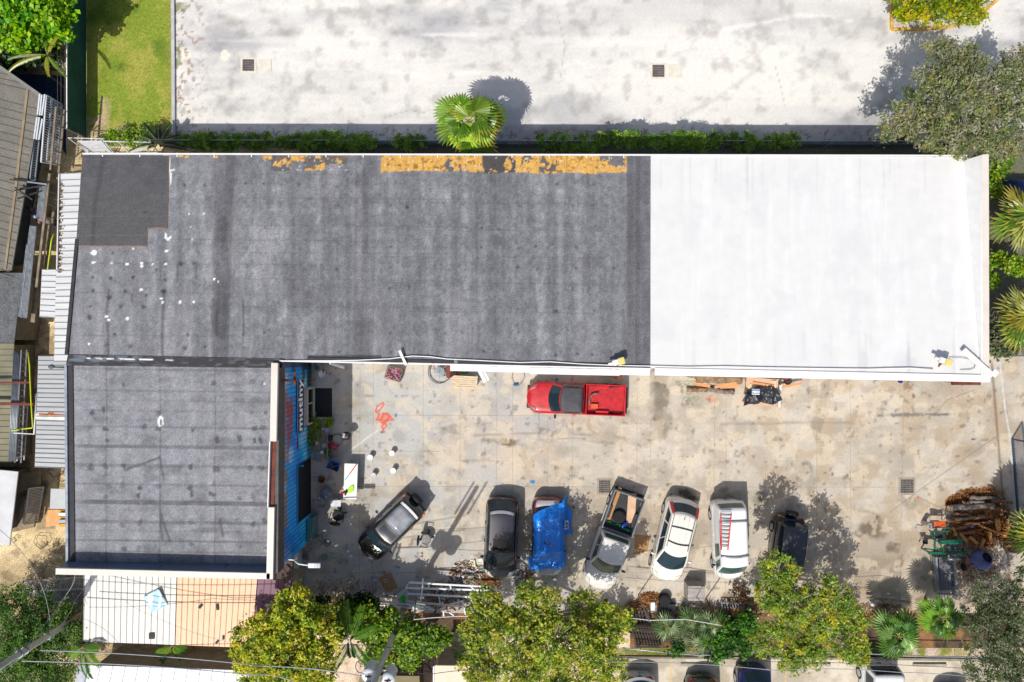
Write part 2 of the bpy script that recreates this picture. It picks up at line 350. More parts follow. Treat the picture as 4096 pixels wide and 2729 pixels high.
    C = mixc(C, red, m_line(X, Y, P([(1375, 600), (1310, 640), (1292, 690), (1330, 700), (1385, 620), (1375, 600)]), 5, 2) * .85)
    C = mixc(C, red, m_line(X, Y, P([(1290, 700), (1330, 740), (1300, 800), (1360, 800), (1370, 740), (1420, 720), (1450, 760), (1400, 830), (1360, 870), (1390, 940)]), 6, 3) * .85)
    C = mixc(C, red, m_line(X, Y, P([(1370, 720), (1440, 740), (1495, 800), (1410, 800), (1360, 830), (1420, 860), (1380, 900)]), 6, 3) * .8)
    C = mixc(C, red, m_blob(X, Y, 1537, 1672, 26, 22, 0, .5, .6) * .6)
    C = mixc(C, A(40, 110, 190), m_blob(X, Y, 1584, 1662, 4, 9, 0, .3, .4)); C = mixc(C, A(60, 90, 150), m_blob(X, Y, 1528, 1729, 8, 6, 0, .4, .4) * .8)
    C = mixc(C, A(60, 135, 200), m_blob(X, Y, 2130, 1927, 12, 8, 0, .2, .3)); 
    C = mixc(C, A(232, 230, 224), m_line(X, Y, [(1396, 1804), (1430, 1782), (1462, 1757), (1512, 1722)], 4, 3) * .7)
    gr = A(110, 140, 104)
    def heart(cx, cy, s, c, C):
        t = np.linspace(0, 2 * PI, 16); pts = [(cx + s * .06 * 16 * math.sin(a) ** 3, cy - s * .06 * (13 * math.cos(a) - 5 * math.cos(2 * a) - 2 * math.cos(3 * a) - math.cos(4 * a))) for a in t]
        return mixc(C, c, m_line(X, Y, pts, 2.5, 2) * .75)
    for cx, cy, s in ((2717, 1533, 13), (2747, 1531, 12), (2773, 1530, 9), (2730, 1566, 8), (2755, 1572, 10), (2743, 1596, 11), (2762, 1596, 9), (2785, 1594, 10)): C = heart(cx, cy, s, gr, C)
    for cx, cy, s in ((2832, 1592, 9), (2846, 1603, 8), (2862, 1602, 8)): C = heart(cx, cy, s, A(214, 140, 104), C)
    C = mixc(C, A(218, 150, 116), m_blob(X, Y, 2850, 1597, 22, 12, 10, .6, .5) * .45)
    C = mixc(C, A(232, 96, 40), m_blob(X, Y, 3671, 1990, 4, 8, 0, .3, .5))
    C = C * np.array([.98, .97, .97])
    # cracks and grit
    for pts in ([(3980, 1750), (3700, 1945), (3560, 2050)], [(3735, 1660), (3790, 1600), (3900, 1560)], [(1486, 2110), (1700, 2120), (1990, 2110)], [(3671, 1988), (3780, 2040), (3850, 2090)], [(2600, 2200), (2800, 2190), (2900, 2180)]):
        C = mixc(C, A(120, 106, 88), m_line(X, Y, pts, 2.2, 2) * .6)
    kx = 3972 + (Y - 1420) * .083; C = mixc(C, A(120, 96, 72), np.exp(-((X - kx + 8) / 5) ** 2) * sstep(1430, 1470, Y) * .8)
    C = mixc(C, A(84, 72, 60), sstep(.66, .8, fbm(X, Y, 22, 5, 88)) * .45)
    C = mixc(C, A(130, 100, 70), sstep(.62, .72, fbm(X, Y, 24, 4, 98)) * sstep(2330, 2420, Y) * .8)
    # sawdust and bark round the log pile
    C = mixc(C, A(176, 116, 60), np.clip(m_blob(X, Y, 3900, 1990, 95, 34, -12, .6, .7) + m_blob(X, Y, 3820, 2010, 60, 30, 0, .6, .6) + m_blob(X, Y, 3940, 2100, 130, 110, 0, .5, .6), 0, 1) * (.6 + .4 * n2))
    C = mixc(C, A(70, 54, 40), m_blob(X, Y, 4000, 2180, 150, 150, 0, .5, .6) * sstep(.42, .55, n2))
    return C * (1 + (RNG.random(X.shape) - .5)[..., None] * .10)
sheet('yard_paving', pxq(1150, 1330, 4900, 2452, .02), .05, c_yard, mat('yard_concrete', None, .88, attr=True, var=.07, scale=8, fine=.08, fscale=45, bump=.08), kind='structure')
def c_park(X, Y):
    C = np.zeros(X.shape + (3,)) + A(220, 210, 192); C = mixc(C, A(176, 164, 144), sstep(.48, .68, fbm(X, Y, 80, 5, 71)) * .8)
    C = mixc(C, A(226, 190, 120), m_rect(X, Y, 2681, 2645, 2689, 2900, 2) * .8); C = mixc(C, A(226, 190, 120), m_rect(X, Y, 3138, 2645, 3146, 2900, 2) * .6); return C
sheet('parking_bay_paving', pxq(2478, 2632, 4900, 3300, .016), .08, c_park, mat('bay_concrete', None, .9, attr=True, var=.08, scale=8, fine=.08, fscale=45, bump=.2), kind='structure')
def c_gstrip(X, Y):
    C = np.zeros(X.shape + (3,)) + A(130, 136, 62); C = mixc(C, A(170, 156, 110), sstep(.48, .6, fbm(X, Y, 40, 4, 73)))
    C = mixc(C, A(196, 178, 156), sstep(3520, 3600, X) * sstep(.35, .5, fbm(X, Y, 30, 4, 74))); return C
sheet('grass_verge', pxq(2440, 2592, 4900, 2634, .012), .06, c_gstrip, M_soil, kind='structure')
V, Q, c = blades(9000, 2500, 2596, 3560, 2634, .07)
tag(npmesh('verge_grass', V, Q, leafmat('grass_blades', .3), None, c, origin=(13, -17.7, 0)), 'thin grass strip along the kerb south of the rail', 'grass', kind='stuff')
# slab joints sawn in the yard
mb = MB()
def joint(x0, y0, x1, y1, wd=.016): a = W(x0, y0); b = W(x1, y1); mb.bar((a[0], a[1], .0225), (b[0], b[1], .0225), wd, .005)
for x in (1441, 1494, 1694, 1842, 1987, 2052, 2192, 2291, 2549, 2604, 2858, 2905): joint(x, 1440, x - 4, 2430)
for x0, x1 in ((3617, 3596), (3268, 3264), (3400, 3404)): joint(x0, 1500, x1, 2430, .018)
for y, x0, x1 in ((1946, 1240, 3596), (1660, 1240, 2300), (1803, 1240, 1760), (2290, 1260, 3980), (2412, 1260, 3980)): joint(x0, y, x1, y + 3, .018)
o = mb.build('yard_joint', mat('joint_dark', A(164, 152, 132), .95, var=.3, scale=2)); o['kind'] = 'structure'
# kerbs
def kerb(name, pts, wd, h, m, z0=0):
    mb = MB()
    for (a, b) in zip(pts, pts[1:]):
        A0 = W(a[0], a[1], h); B0 = W(b[0], b[1], h); mb.bar((A0[0], A0[1], z0 + h / 2), (B0[0], B0[1], z0 + h / 2), wd, h)
    o = mb.build(name, m, bevel=.015); o['kind'] = 'structure'; return o
M_white = mat('white_paint', A(232, 232, 230), .6, var=.08, scale=2)
kerb('lot_kerb', [(687, -300), (692, 300), (693, 545)], .19, .14, mat('kerb_conc', A(190, 192, 196), .85, var=.2, scale=1.5, fine=.1))
kerb('lot_edge_kerb', [(3030, 572), (3560, 574)], .16, .12, mat('kerb_grey', A(150, 160, 170), .85, var=.2))
kerb('lot_edge_kerb', [(700, 570), (2030, 570)], .14, .08, MATS['kerb_grey'])
kerb('bay_kerb', [(2478, 2631), (3560, 2637), (4700, 2652)], .14, .10, mat('kerb_conc2', A(150, 140, 122), .9, var=.2))
kerb('gate_track', [(3996, 1425), (4020, 1640), (4042, 1762), (4068, 2120)], .11, .012, mat('track', A(206, 206, 204), .5, var=.2), .022)
M_cream = mat('cream_slab', A(226, 220, 206), .85, var=.12, scale=3, fine=.08)
M_iron = mat('cast_iron', A(128, 122, 118), .7, .0, var=.3, scale=6)
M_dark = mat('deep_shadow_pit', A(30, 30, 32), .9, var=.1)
def grate(cx, cy, wpx, hpx, nx, ny, label, slab=None, rim=None, rot=0):
    x, y, _ = W(cx, cy); wd = wpx * .01428; hd = hpx * .01428
    t = thing('drain_grate', label, 'drain', (x, y, .02), rz=rot, group='storm drains')
    b = MB(); b.box((0, 0, .004), (wd + .26, hd + .26, .01)); b.build('surround', rim or M_cream, t)
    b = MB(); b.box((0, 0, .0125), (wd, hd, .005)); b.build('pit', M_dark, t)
    b = MB()
    for i in range(nx + 1): b.box((-wd / 2 + wd * i / nx, 0, .024), (.028, hd, .016))
    for j in range(ny + 1): b.box((0, -hd / 2 + hd * j / ny, .021), (wd, .04, .016))
    b.build('grating', M_iron, t)
    if slab:
        b = MB(); b.box((slab[0] * .01428, 0, .006), (slab[1] * .01428, slab[2] * .01428, .02)); b.build('cover_slab', M_cream, t, bevel=.006)
grate(994, 262, 44, 44, 9, 5, 'iron storm grate in the car park near the lawn', (66, 52, 50))
grate(2633, 285, 46, 46, 10, 5, 'rust tinted iron storm grate in the car park right of the palm', (66, 58, 52))
grate(3627, 1945, 50, 52, 9, 6, 'square iron storm grate alone in the sunny right half of the yard', None, mat('grate_rim', A(170, 158, 142), .9))
grate(2418, 1946, 44, 48, 8, 6, 'iron storm grate beside the tail of the silver pickup', None, MATS['grate_rim'])
# planter bed with yellow kerb
kerb('planter_kerb', [(3568, -250), (3568, 22), (3569, 116), (3700, 115), (3790, 108), (3850, 92), (3920, 62), (3985, 5), (4060, -80)], .16, .14, mat('yellow_kerb', A(214, 170, 84), .8, var=.35, scale=3))
mb = MB(); mb.pxprism([(3572, -250), (3572, 112), (3700, 110), (3790, 103), (3915, 58), (3978, 5), (4050, -80), (4050, -250)], .01, .05)
o = mb.build('planter_gravel', mat('planter_gravel', A(206, 196, 186), .95, var=.3, scale=5, fine=.25, fscale=30)); o['kind'] = 'structure'
# ------------------------------------------------------------------ BUILDINGS
M_mem = mat('roof_membrane', None, .85, attr=True, var=.10, scale=2.5, fine=.3, fscale=22, bump=.15)
M_dkwall = mat('block_wall', A(120, 112, 102), .9, var=.2)
M_black = mat('black_flashing', A(52, 53, 58), .75, var=.3, scale=3, fine=.15)
M_roofwhite = mat('white_coating', None, .55, attr=True, var=.03, scale=2, fine=.02, fscale=30)
M_fascia = mat('cream_fascia', A(226, 218, 208), .5, var=.06, scale=1.5)
M_whitemet = mat('white_metal', A(236, 236, 236), .4, var=.06, scale=2)
M_rust = mat('rust_steel', A(120, 62, 44), .8, .1, var=.35, scale=3)
HN, HS = 5.4, 6.3
def Wl(px, py, h): return Vector(W(px, py, h))
NW = Wl(331, 620, HN); NE = Wl(3884, 628, HN); SW = Wl(273, 1418, HS); SE = Wl(3950, 1502, HS)
NM = Wl(2603, 624, HN); SM = Wl(2602, 1474, HS)
hall = thing('warehouse', 'long flat roofed warehouse, left two thirds grey membrane and right third painted white', 'building', (0, 4, 0))
ring = [(p.x, p.y) for p in (NW, NE, SE, SW)]
mb = MB(); mb.prism([(NW.x + .1, NW.y - .06), (NE.x - .02, NE.y - .06), (SE.x - .02, SE.y + .22), (SM.x, SM.y + .2), (SW.x + .1, SW.y + .05)], 0, [HN - .06, HN - .06, HS - .08, HS - .08, HS - .08])
mb.build('wall', mat('hall_wall', A(205, 205, 205), .8, var=.15, scale=.8), hall)
def c_roof(X, Y):
    C = np.zeros(X.shape + (3,)) + A(120, 121, 127)
    wv = np.interp(Y, [620, 1418], [0, 1]); u = X + wv * (2048 - X) * 0
    # broad light and dark wear bands running down the slope
    b = vn(X / 38, Y / 900, 3) * .5 + vn(X / 90, Y / 600, 4) * .5; n = fbm(X, Y * .7, 90, 5, 8)
    C = C * (1 + ((b - .5) * .34 + (n - .5) * .22 + (vn(X / 9, Y / 260, 33) - .5) * .22))[..., None]
    st = fbm(X, Y * .5, 26, 4, 18); C = mixc(C, A(166, 168, 174), sstep(.46, .72, st) * sstep(.42, .64, b) * .38); C = C * (1 + .08 * np.sin(X / 74 * 2 * PI) * (.3 + n) + .05 * np.sin(Y / 84 * 2 * PI + 1) + (fbm(X, Y * .8, 12, 3, 401) - .5) * .6)[..., None]; C = mixc(C, A(168, 168, 172), sstep(.5, .85, fbm(X, Y * .12, 40, 4, 91)) * .4)
    C = mixc(C, A(82, 82, 86), sstep(.5, .8, fbm(X, Y * .5, 60, 6, 28)) * .35)
    C = mixc(C, A(150, 150, 156), (1 - sstep(330, 900, X)) * .3)
    # overlap strips
    for x0, x1, k in ((868, 940, .40), (1422, 1510, .28), (2508, 2602, .52), (905, 935, .3), (1455, 1480, .2), (2540, 2560, .3)):
        sh = (Y - 620) * -.045 * (1 - x0 / 2600); C = mixc(C, A(72, 72, 76), m_rect(X - sh, Y, x0, 600, x1, 1500, 2.5) * k * (.6 + .7 * n))
    for x0 in (872, 955, 1424, 1514, 2505, 2538): 
        sh = (Y - 620) * -.045 * (1 - x0 / 2600); C = mixc(C, A(128, 128, 134), np.exp(-((X - sh - x0) / 1.6) ** 2) * .55)
    C = mixc(C, A(60, 60, 64), m_blob(X, Y, 890, 930, 26, 90, 0, .5, .6) * .5); C = mixc(C, A(60, 60, 64), m_blob(X, Y, 880, 1250, 40, 110, 0, .3, .4) * .45)
    # cross seams
    for y0, xs in ((785, 940), (800, 1520), (895, 960), (908, 1520), (1004, 930), (1015, 1520), (955, 690), (1170, 300), (1110, 940), (1120, 1520), (1220, 930), (1235, 1520), (1340, 300), (1052, 300), (690, 950)):
        wob = (fbm(X, Y * 0, 60, 3, int(y0)) - .5) * 7; C = mixc(C, A(62, 62, 66), np.exp(-((Y - y0 - wob - (X - 300) * .008) / 2.2) ** 2) * (X > xs) * (X < xs + 900) * .28 * (.4 + n))
    # fastener dots
    r = np.random.default_rng(5); dots = []
    for y0 in np.arange(740, 1420, 84):
        for x0 in np.arange(1560, 2500, 74):
            if r.random() < .42: dots.append((x0 + r.normal(0, 6), y0 + r.normal(0, 5), r.uniform(5, 9), r.uniform(.3, .75)))
        for x0 in np.arange(980, 1420, 74):
            if r.random() < .45: dots.append((x0 + r.normal(0, 6), y0 + r.normal(0, 5), r.uniform(5, 9), r.uniform(.25, .6)))
    dots += [(371, 1110, 8, .8), (443, 1113, 9, .8), (531, 1110, 10, .8), (372, 1163, 9, .8), (501, 1165, 10, .8), (585, 1180, 7, .7), (437, 1190, 12, .7), (625, 1080, 7, .7), (724, 1055, 10, .7), (776, 1055, 9, .6),
             (655, 1165, 12, .9), (362, 1225, 8, .6), (484, 1228, 11, .6), (575, 1228, 10, .6), (358, 1270, 12, .7), (458, 1338, 9, .7), (752, 1338, 8, .8), (520, 1385, 12, .6), (740, 1392, 12, .6), (820, 1388, 9, .6), (425, 1380, 10, .6),
             (737, 742, 9, .7), (740, 826, 6, .5), (820, 740, 9, .5), (720, 830, 6, .5), (452, 1012, 8, .6), (660, 1120, 8, .7)]
    for x0, y0, rr, k in dots: C = mixc(C, A(50, 50, 54), m_blob(X, Y, x0, y0, rr, rr, 0, .5, .35) * k)
    for pts, wd in (([(436, 1160), (428, 1240), (434, 1420)], 8), ([(655, 1170), (652, 1260), (648, 1330), (650, 1420)], 9), ([(643, 1048), (640, 1120)], 4), ([(711, 1048), (709, 1122)], 5), ([(786, 1048), (785, 1112)], 4), ([(526, 1180), (528, 1206)], 6), ([(973, 1200), (975, 1340)], 6), ([(868, 1240), (866, 1340)], 10)):
        C = mixc(C, A(58, 58, 62), m_line(X, Y, pts, wd, 5) * .55)
    # darker flashing patches along the south edge
    C = mixc(C, A(56, 56, 60), m_rect(X, Y, 1230, 1421, 1527, 1470, 1.5) * .8)
    # bare yellow boards where the membrane has peeled from the north edge
    wx = X + 40 * (fbm(X, Y, 30, 4, 201) - .5); wy = Y + 40 * (fbm(X, Y, 30, 4, 202) - .5); na = fbm(wx, wy, 26, 5, 51); nb = fbm(wx, wy, 90, 5, 53)
    def peel(x0, x1, dep, thr, C, grey):
        edge = 626 + dep + (nb - .5) * 26; m = m_rect(X, Y, x0, 622, x1, 760, 1.5) * (1 - sstep(edge - 1, edge + 1, Y))
        bare = m * (1 - sstep(thr, thr + .03, na * .55 + nb * .45)); spots = m * (1 - bare)
        plank = .93 + .1 * vn(X / 5.5, Y * 0, 9) - .35 * np.exp(-(((X - 16) % 107 - 3) / 1.6) ** 2) - .12 * np.exp(-((X % 15 - 7) / 1.2) ** 2)
        C = mixc(C, A(*grey), spots * .9); wood = np.array(A(222, 172, 88)) * plank[..., None]
        wood = wood * (1 - .55 * sstep(.6, .7, fbm(X, Y, 12, 3, 57)))[..., None]
        return C * (1 - bare[..., None]) + wood * bare[..., None]
    C = peel(1524, 1780, 64, .80, C, (84, 82, 84)); C = peel(1780, 1845, 66, .36, C, (92, 92, 96)); C = peel(1845, 1930, 60, .60, C, (92, 86, 84)); C = peel(1930, 2062, 66, .40, C, (72, 66, 66)); C = peel(2062, 2250, 68, .60, C, (92, 86, 84)); C = peel(2250, 2400, 68, .57, C, (92, 90, 90)); C = peel(2400, 2507, 66, .52, C, (110, 108, 108))
    C = peel(1052, 1390, 14, .58, C, (92, 88, 88)); C = peel(1085, 1165, 54, .49, C, (92, 88, 90)); C = peel(1215, 1300, 54, .50, C, (96, 92, 90)); C = peel(1300, 1390, 34, .43, C, (96, 92, 90))
    C = mixc(C, A(236, 176, 66), m_blob(X, Y, 722, 624, 12, 5, 0, .2, .4)); C = mixc(C, A(236, 176, 66), m_blob(X, Y, 746, 628, 10, 4, 0, .2, .4)); C = mixc(C, A(236, 176, 66), m_blob(X, Y, 862, 627, 12, 4, 0, .2, .4))
    for i in range(70):
        x0 = r.choice([r.uniform(1060, 1390), r.uniform(1530, 2500), r.uniform(1530, 2500)]); y0 = 630 + r.choice([3, 14, 34, 50]) + r.uniform(-3, 3)
        C = mixc(C, A(206, 206, 204), m_blob(X, Y, x0, y0, 3.4, 3.4, 0, .3, .1) * .9)
    # white sealant dabs
    wh = A(240, 240, 240)
    for x0, y0, rx, ry in ((375, 1011, 13, 11), (374, 1050, 9, 5), (447, 1053, 6, 5), (508, 1058, 6, 5), (566, 1054, 7, 6), (567, 1065, 6, 5), (609, 1057, 5, 5), (661, 1057, 8, 5), (532, 994, 9, 3), (665, 1004, 9, 4), (563, 1159, 7, 6), (646, 1195, 9, 4), (650, 1209, 5, 6), (720, 1209, 7, 6), (774, 1209, 6, 6),
                          (426, 1266, 8, 6), (434, 1279, 7, 6), (510, 1275, 7, 6), (355, 1377, 6, 6), (856, 1117, 4, 6), (872, 1126, 4, 4), (756, 855, 4, 4), (815, 855, 4, 4), (764, 909, 4, 3), (768, 957, 3, 4), (663, 944, 6, 12), (672, 957, 8, 7), (680, 950, 5, 5)):
        C = mixc(C, wh, m_blob(X, Y, x0, y0, rx, ry, 0, .15, .35, 7))
    C = mixc(C, wh, m_line(X, Y, [(658, 623), (676, 626), (678, 690), (683, 695), (682, 735)], 5, 2)); C = mixc(C, wh, m_line(X, Y, [(680, 682), (698, 680)], 4, 2))
    return C * (1 + (RNG.random(X.shape) - .5)[..., None] * .30)
sheet('roof', [NW, NM, SM, SW], .055, c_roof, M_mem, hall)
def c_wroof(X, Y):
    C = np.zeros(X.shape + (3,)) + A(229, 229, 228)
    s = fbm(X, Y * .08, 22, 5, 61); C = mixc(C, A(236, 236, 238), sstep(.5, .8, s) * .6); C = mixc(C, A(206, 208, 212), sstep(.56, .7, fbm(X * 1.3, Y, 120, 6, 161)) * .25); C = mixc(C, A(222, 223, 225), sstep(.52, .72, fbm(X, Y * .35, 160, 4, 62)) * .35)
    r = np.random.default_rng(3)
    for i in range(26):
        x0 = r.uniform(2620, 3860); y0 = r.choice([630, 1300]); L = r.uniform(60, 190); C = mixc(C, A(196, 197, 202), m_blob(X, Y, x0, y0 + L * (.4 if y0 < 1000 else 1), r.uniform(3, 9), L, 0, .9, .5, i) * r.uniform(.2, .5))
    C = mixc(C, A(190, 190, 196), m_blob(X, Y, 3635, 1430, 9, 90, 0, .8, .4) * .7); C = mixc(C, A(200, 200, 204), m_blob(X, Y, 3640, 1450, 44, 30, 0, .8, .6) * .5); C = mixc(C, A(205, 205, 208), m_blob(X, Y, 3450, 1450, 20, 60, 0, .8, .4) * .5)
    return C
sheet('white_roof', [NM, NE, SE, SM], .08, c_wroof, M_roofwhite, hall)
# newer dark patch of membrane, raised a little
def c_patch(X, Y):
    C = np.zeros(X.shape + (3,)) + A(86, 86, 90); b = vn(X * .05, Y / 7, 5); C = C * (1 + (b - .5) * .16 + (fbm(X, Y, 60, 4, 6) - .5) * .35)[..., None]
    C = mixc(C, A(92, 90, 88), sstep(700, 900, Y) * .4); C = mixc(C, A(58, 58, 62), m_line(X, Y, [(415, 620), (400, 700), (380, 820), (370, 980)], 12, 10) * .5)
    C = mixc(C, A(56, 56, 60), m_blob(X, Y, 580, 850, 10, 10, 0, .5) * .6); C = mixc(C, A(104, 104, 108), np.exp(-((Y % 76 - 30) / 1.4) ** 2) * .5)
    return C * (1 + (RNG.random(X.shape) - .5)[..., None] * .14)
def hr(y): return HN + (HS - HN) * (y - 620) / (1418 - 620)
def lift(p, d): return (p[0], p[1], p[2] + d)
mb = MB()
def slabq(q, d=.05, lo=.0):
    top = [lift(W(x, y, hr(y)), d) for x, y in q]; bot = [lift(W(x, y, hr(y)), lo) for x, y in q]; n = len(q)
    mb.add(top + bot, [tuple(range(n))[::-1], tuple(range(n, 2 * n))] + [(i, (i + 1) % n, n + (i + 1) % n, n + i) for i in range(n)])
slabq([(330, 622), (677, 624), (671, 914), (592, 916), (589, 987), (305, 986)], .028)
pe = mb.build('roof_patch', mat('patch_edge', A(140, 112, 92), .9, var=.3), hall)
sheet('patch_surface', [lift(W(332, 623, hr(623)), .034), lift(W(675, 625, hr(625)), .034), lift(W(669, 911, hr(911)), .034), lift(W(311, 911, hr(911)), .034)], .05, c_patch, M_mem, hall)
sheet('patch_surface', [lift(W(311, 911, hr(911)), .034), lift(W(590, 911, hr(911)), .034), lift(W(587, 983, hr(983)), .034), lift(W(306, 983, hr(983)), .034)], .05, c_patch, M_mem, hall)
# west rim upstand, north gutter, south coping
mb = MB(); a = SW; b = NW
mb.bar((a.x - .06, a.y, a.z - .02), (b.x - .02, b.y - 4.2, b.z + .36), .16, .16); mb.build('rim_flashing', M_black, hall)
mb = MB(); mb.bar((NW.x, NW.y + .05, HN - .01), (NE.x, NE.y + .05, HN - .01), .075, .12)
for i in range(24): x = NW.x + 1 + i * 1.83; mb.box((x, NW.y + .0 - .0027 * i * 1.83, HN + .03), (.05, .2, .03))
mb.build('gutter', M_whitemet, hall)
mb = MB(); mb.bar((SM.x + .2, SM.y - .15, HS - .01), (SE.x + .1, SE.y - .15, HS + .01), .36, .12); mb.build('south_coping', mat('white_coping', A(244, 244, 244), .45, var=.03), hall, bevel=.02)
mb = MB(); a = Wl(1125, 1444, HS); b = SM; mb.bar((a.x, a.y, HS - .03), (b.x, b.y - .02, HS - .03), .07, .12)
for x0, x1, d, wd in ((1800, 1950, .22, .32), (1950, 2120, .26, .26), (2120, 2480, .30, .30), (2480, 2602, .24, .34)):
    p = Wl(x0, 1444 + (x0 - 1125) * .0203, HS); q = Wl(x1, 1444 + (x1 - 1125) * .0203, HS); mb.bar((p.x, p.y - d + .06, HS - .16), (q.x, q.y - d + .06, HS - .16), wd, .05)
mb.build('south_trim', M_whitemet, hall)
mb = MB()
for x0, x1 in ((1230, 1815), (1830, 2500)):
    p = Wl(x0, 1442 + (x0 - 1125) * .0203, HS); q = Wl(x1, 1442 + (x1 - 1125) * .0203, HS); mb.bar((p.x, p.y + .1, HS + .02), (q.x, q.y + .1, HS + .02), .16, .03)
mb.build('edge_bitumen', M_black, hall)
mb = MB(); pts = [(1120, 1443), (1300, 1443), (1430, 1441), (1560, 1435), (1650, 1424), (1720, 1427), (1790, 1436), (1900, 1441), (2080, 1450), (2200, 1447), (2330, 1456), (2450, 1461), (2600, 1464), (2750, 1468), (2900, 1466), (3050, 1470), (3300, 1474), (3470, 1476), (3560, 1473), (3640, 1472), (3730, 1477)]
mb.tube([lift(W(x, y, HS), .06) for x, y in pts], .028, 6); mb.build('conduit', M_whitemet, hall, smooth=True)
# east parapet
mb = MB(); c0 = Wl(3929, 618, 6.42); c1 = Wl(3956, 616, 6.42); c2 = Wl(3958, 1500, 6.42); c3 = Wl(3933, 1502, 6.42)
mb.prism([c0[:2], c1[:2], c2[:2], c3[:2]], 0, 6.42); mb.build('east_parapet', M_fascia, hall, bevel=.015)
mb = MB(); e = .08
mb.prism([(c0.x - .22, c0.y - .02), (c0.x - .004, c0.y - .02), (c3.x - .004, c3.y + .02), (c3.x - .05, c3.y + .02)], 1, [HN + .02, 6.4, 6.4, HS + .06])
mb.build('parapet_upstand', mat('white_upstand', A(240, 240, 240), .5, var=.05), hall)
# steel brackets and columns that show beyond the south edge
mb = MB()
def beam(a, b, w_=.14): b_ = MB(); b_.bar(a, b, w_, w_); b_.build('steel_bracket', M_rust, hall)
for x, y in ((1795, 1500), (2476, 1508)):
    p = W(x, y, 4.5); beam((p[0], p[1] + .5, 4.9), (p[0], p[1] - .05, 4.7), .2); beam((p[0], p[1] - .05, 0.02), (p[0], p[1] - .05, 4.7), .18)
p = W(3140, 1510, 5.2); beam((p[0] + .5, p[1] + .4, 5.6), (p[0], p[1] - .05, 5.2), .16); beam((p[0], p[1] - .05, .02), (p[0], p[1] - .05, 5.2), .14)
for (a, b) in (((3808, 1532), (3918, 1532)), ((3822, 1530), (3890, 1505)), ((3905, 1535), (3905, 1500)), ((3835, 1505), (3835, 1532))): beam(W(a[0], a[1], 5.3), W(b[0], b[1], 5.35), .2)
p = W(3905, 1532, 5.2); beam((p[0], p[1], .02), (p[0], p[1], 5.2), .18)
mb = MB(); p = Wl(3846, 1398, HS); q = Wl(3952, 1502, HS); mb.bar(lift(p, .12), lift(q, .3), .26, .12); mb.bar(lift(q, .3), (q.x + .2, q.y + .25, HS + .3), .3, .1)
t = solo(mb, 'gutter_length', M_whitemet, 'loose white metal gutter length laid diagonally on the south east roof corner', 'gutter', bevel=.02)
mb = MB(); mb.bar(lift(W(1600, 1402, HS), .2), lift(W(1626, 1460, HS), .1), .12, .05); solo(mb, 'roof_batten', M_whitemet, 'short white painted batten poking over the grey roof edge above the crate', 'batten')
mb = MB(); mb.bar(lift(W(1324, 1452, HS - .7), .2), lift(W(1378, 1470, HS - 2.2), .1), .11, .06); solo(mb, 'awning_rail', M_whitemet, 'white rail angled out below the roof edge in the shaded corner', 'rail')
mb = MB(); pts = [(3775, 1438), (3800, 1432), (3840, 1431), (3880, 1438), (3900, 1455), (3895, 1472), (3880, 1478), (3840, 1480)]
mb.tube([lift(W(x, y, HS), .04) for x, y in pts], .014, 5); solo(mb, 'roof_cable', mat('grey_cable', A(120, 122, 124), .6), 'thin grey cable looped on the white roof by the floodlight', 'cable', smooth=True)
def flood(x, y, lab, a):
    t = thing('floodlight', lab, 'light', W(x, y, HS), group='roof floodlights')
    X, Y, Z = W(x, y, HS); b = MB(); d = Vector((math.cos(a), math.sin(a), 0))
    b.bar((X, Y - .45, Z - .3), (X, Y, Z + .35), .05); b.build('bracket', M_rust, t)
    c = Vector((X, Y, Z + .42)); b = MB(); b.bar(c - d * .28, c, .26, .2); b.bar(c - d * .5, c - d * .28, .12, .12); b.build('housing', M_whitemet, t, bevel=.03)
    b = MB(); b.bar(c, c + d * .3, .34, .26); b.build('lens', mat('yellow_lens', A(232, 214, 128), .3, var=.05), t, bevel=.04)
flood(2468, 1446, 'yellow headed floodlight on the edge of the grey roof above the red pickup', R(15)); flood(3756, 1444, 'yellow headed floodlight on the south edge of the white roof', R(-20))
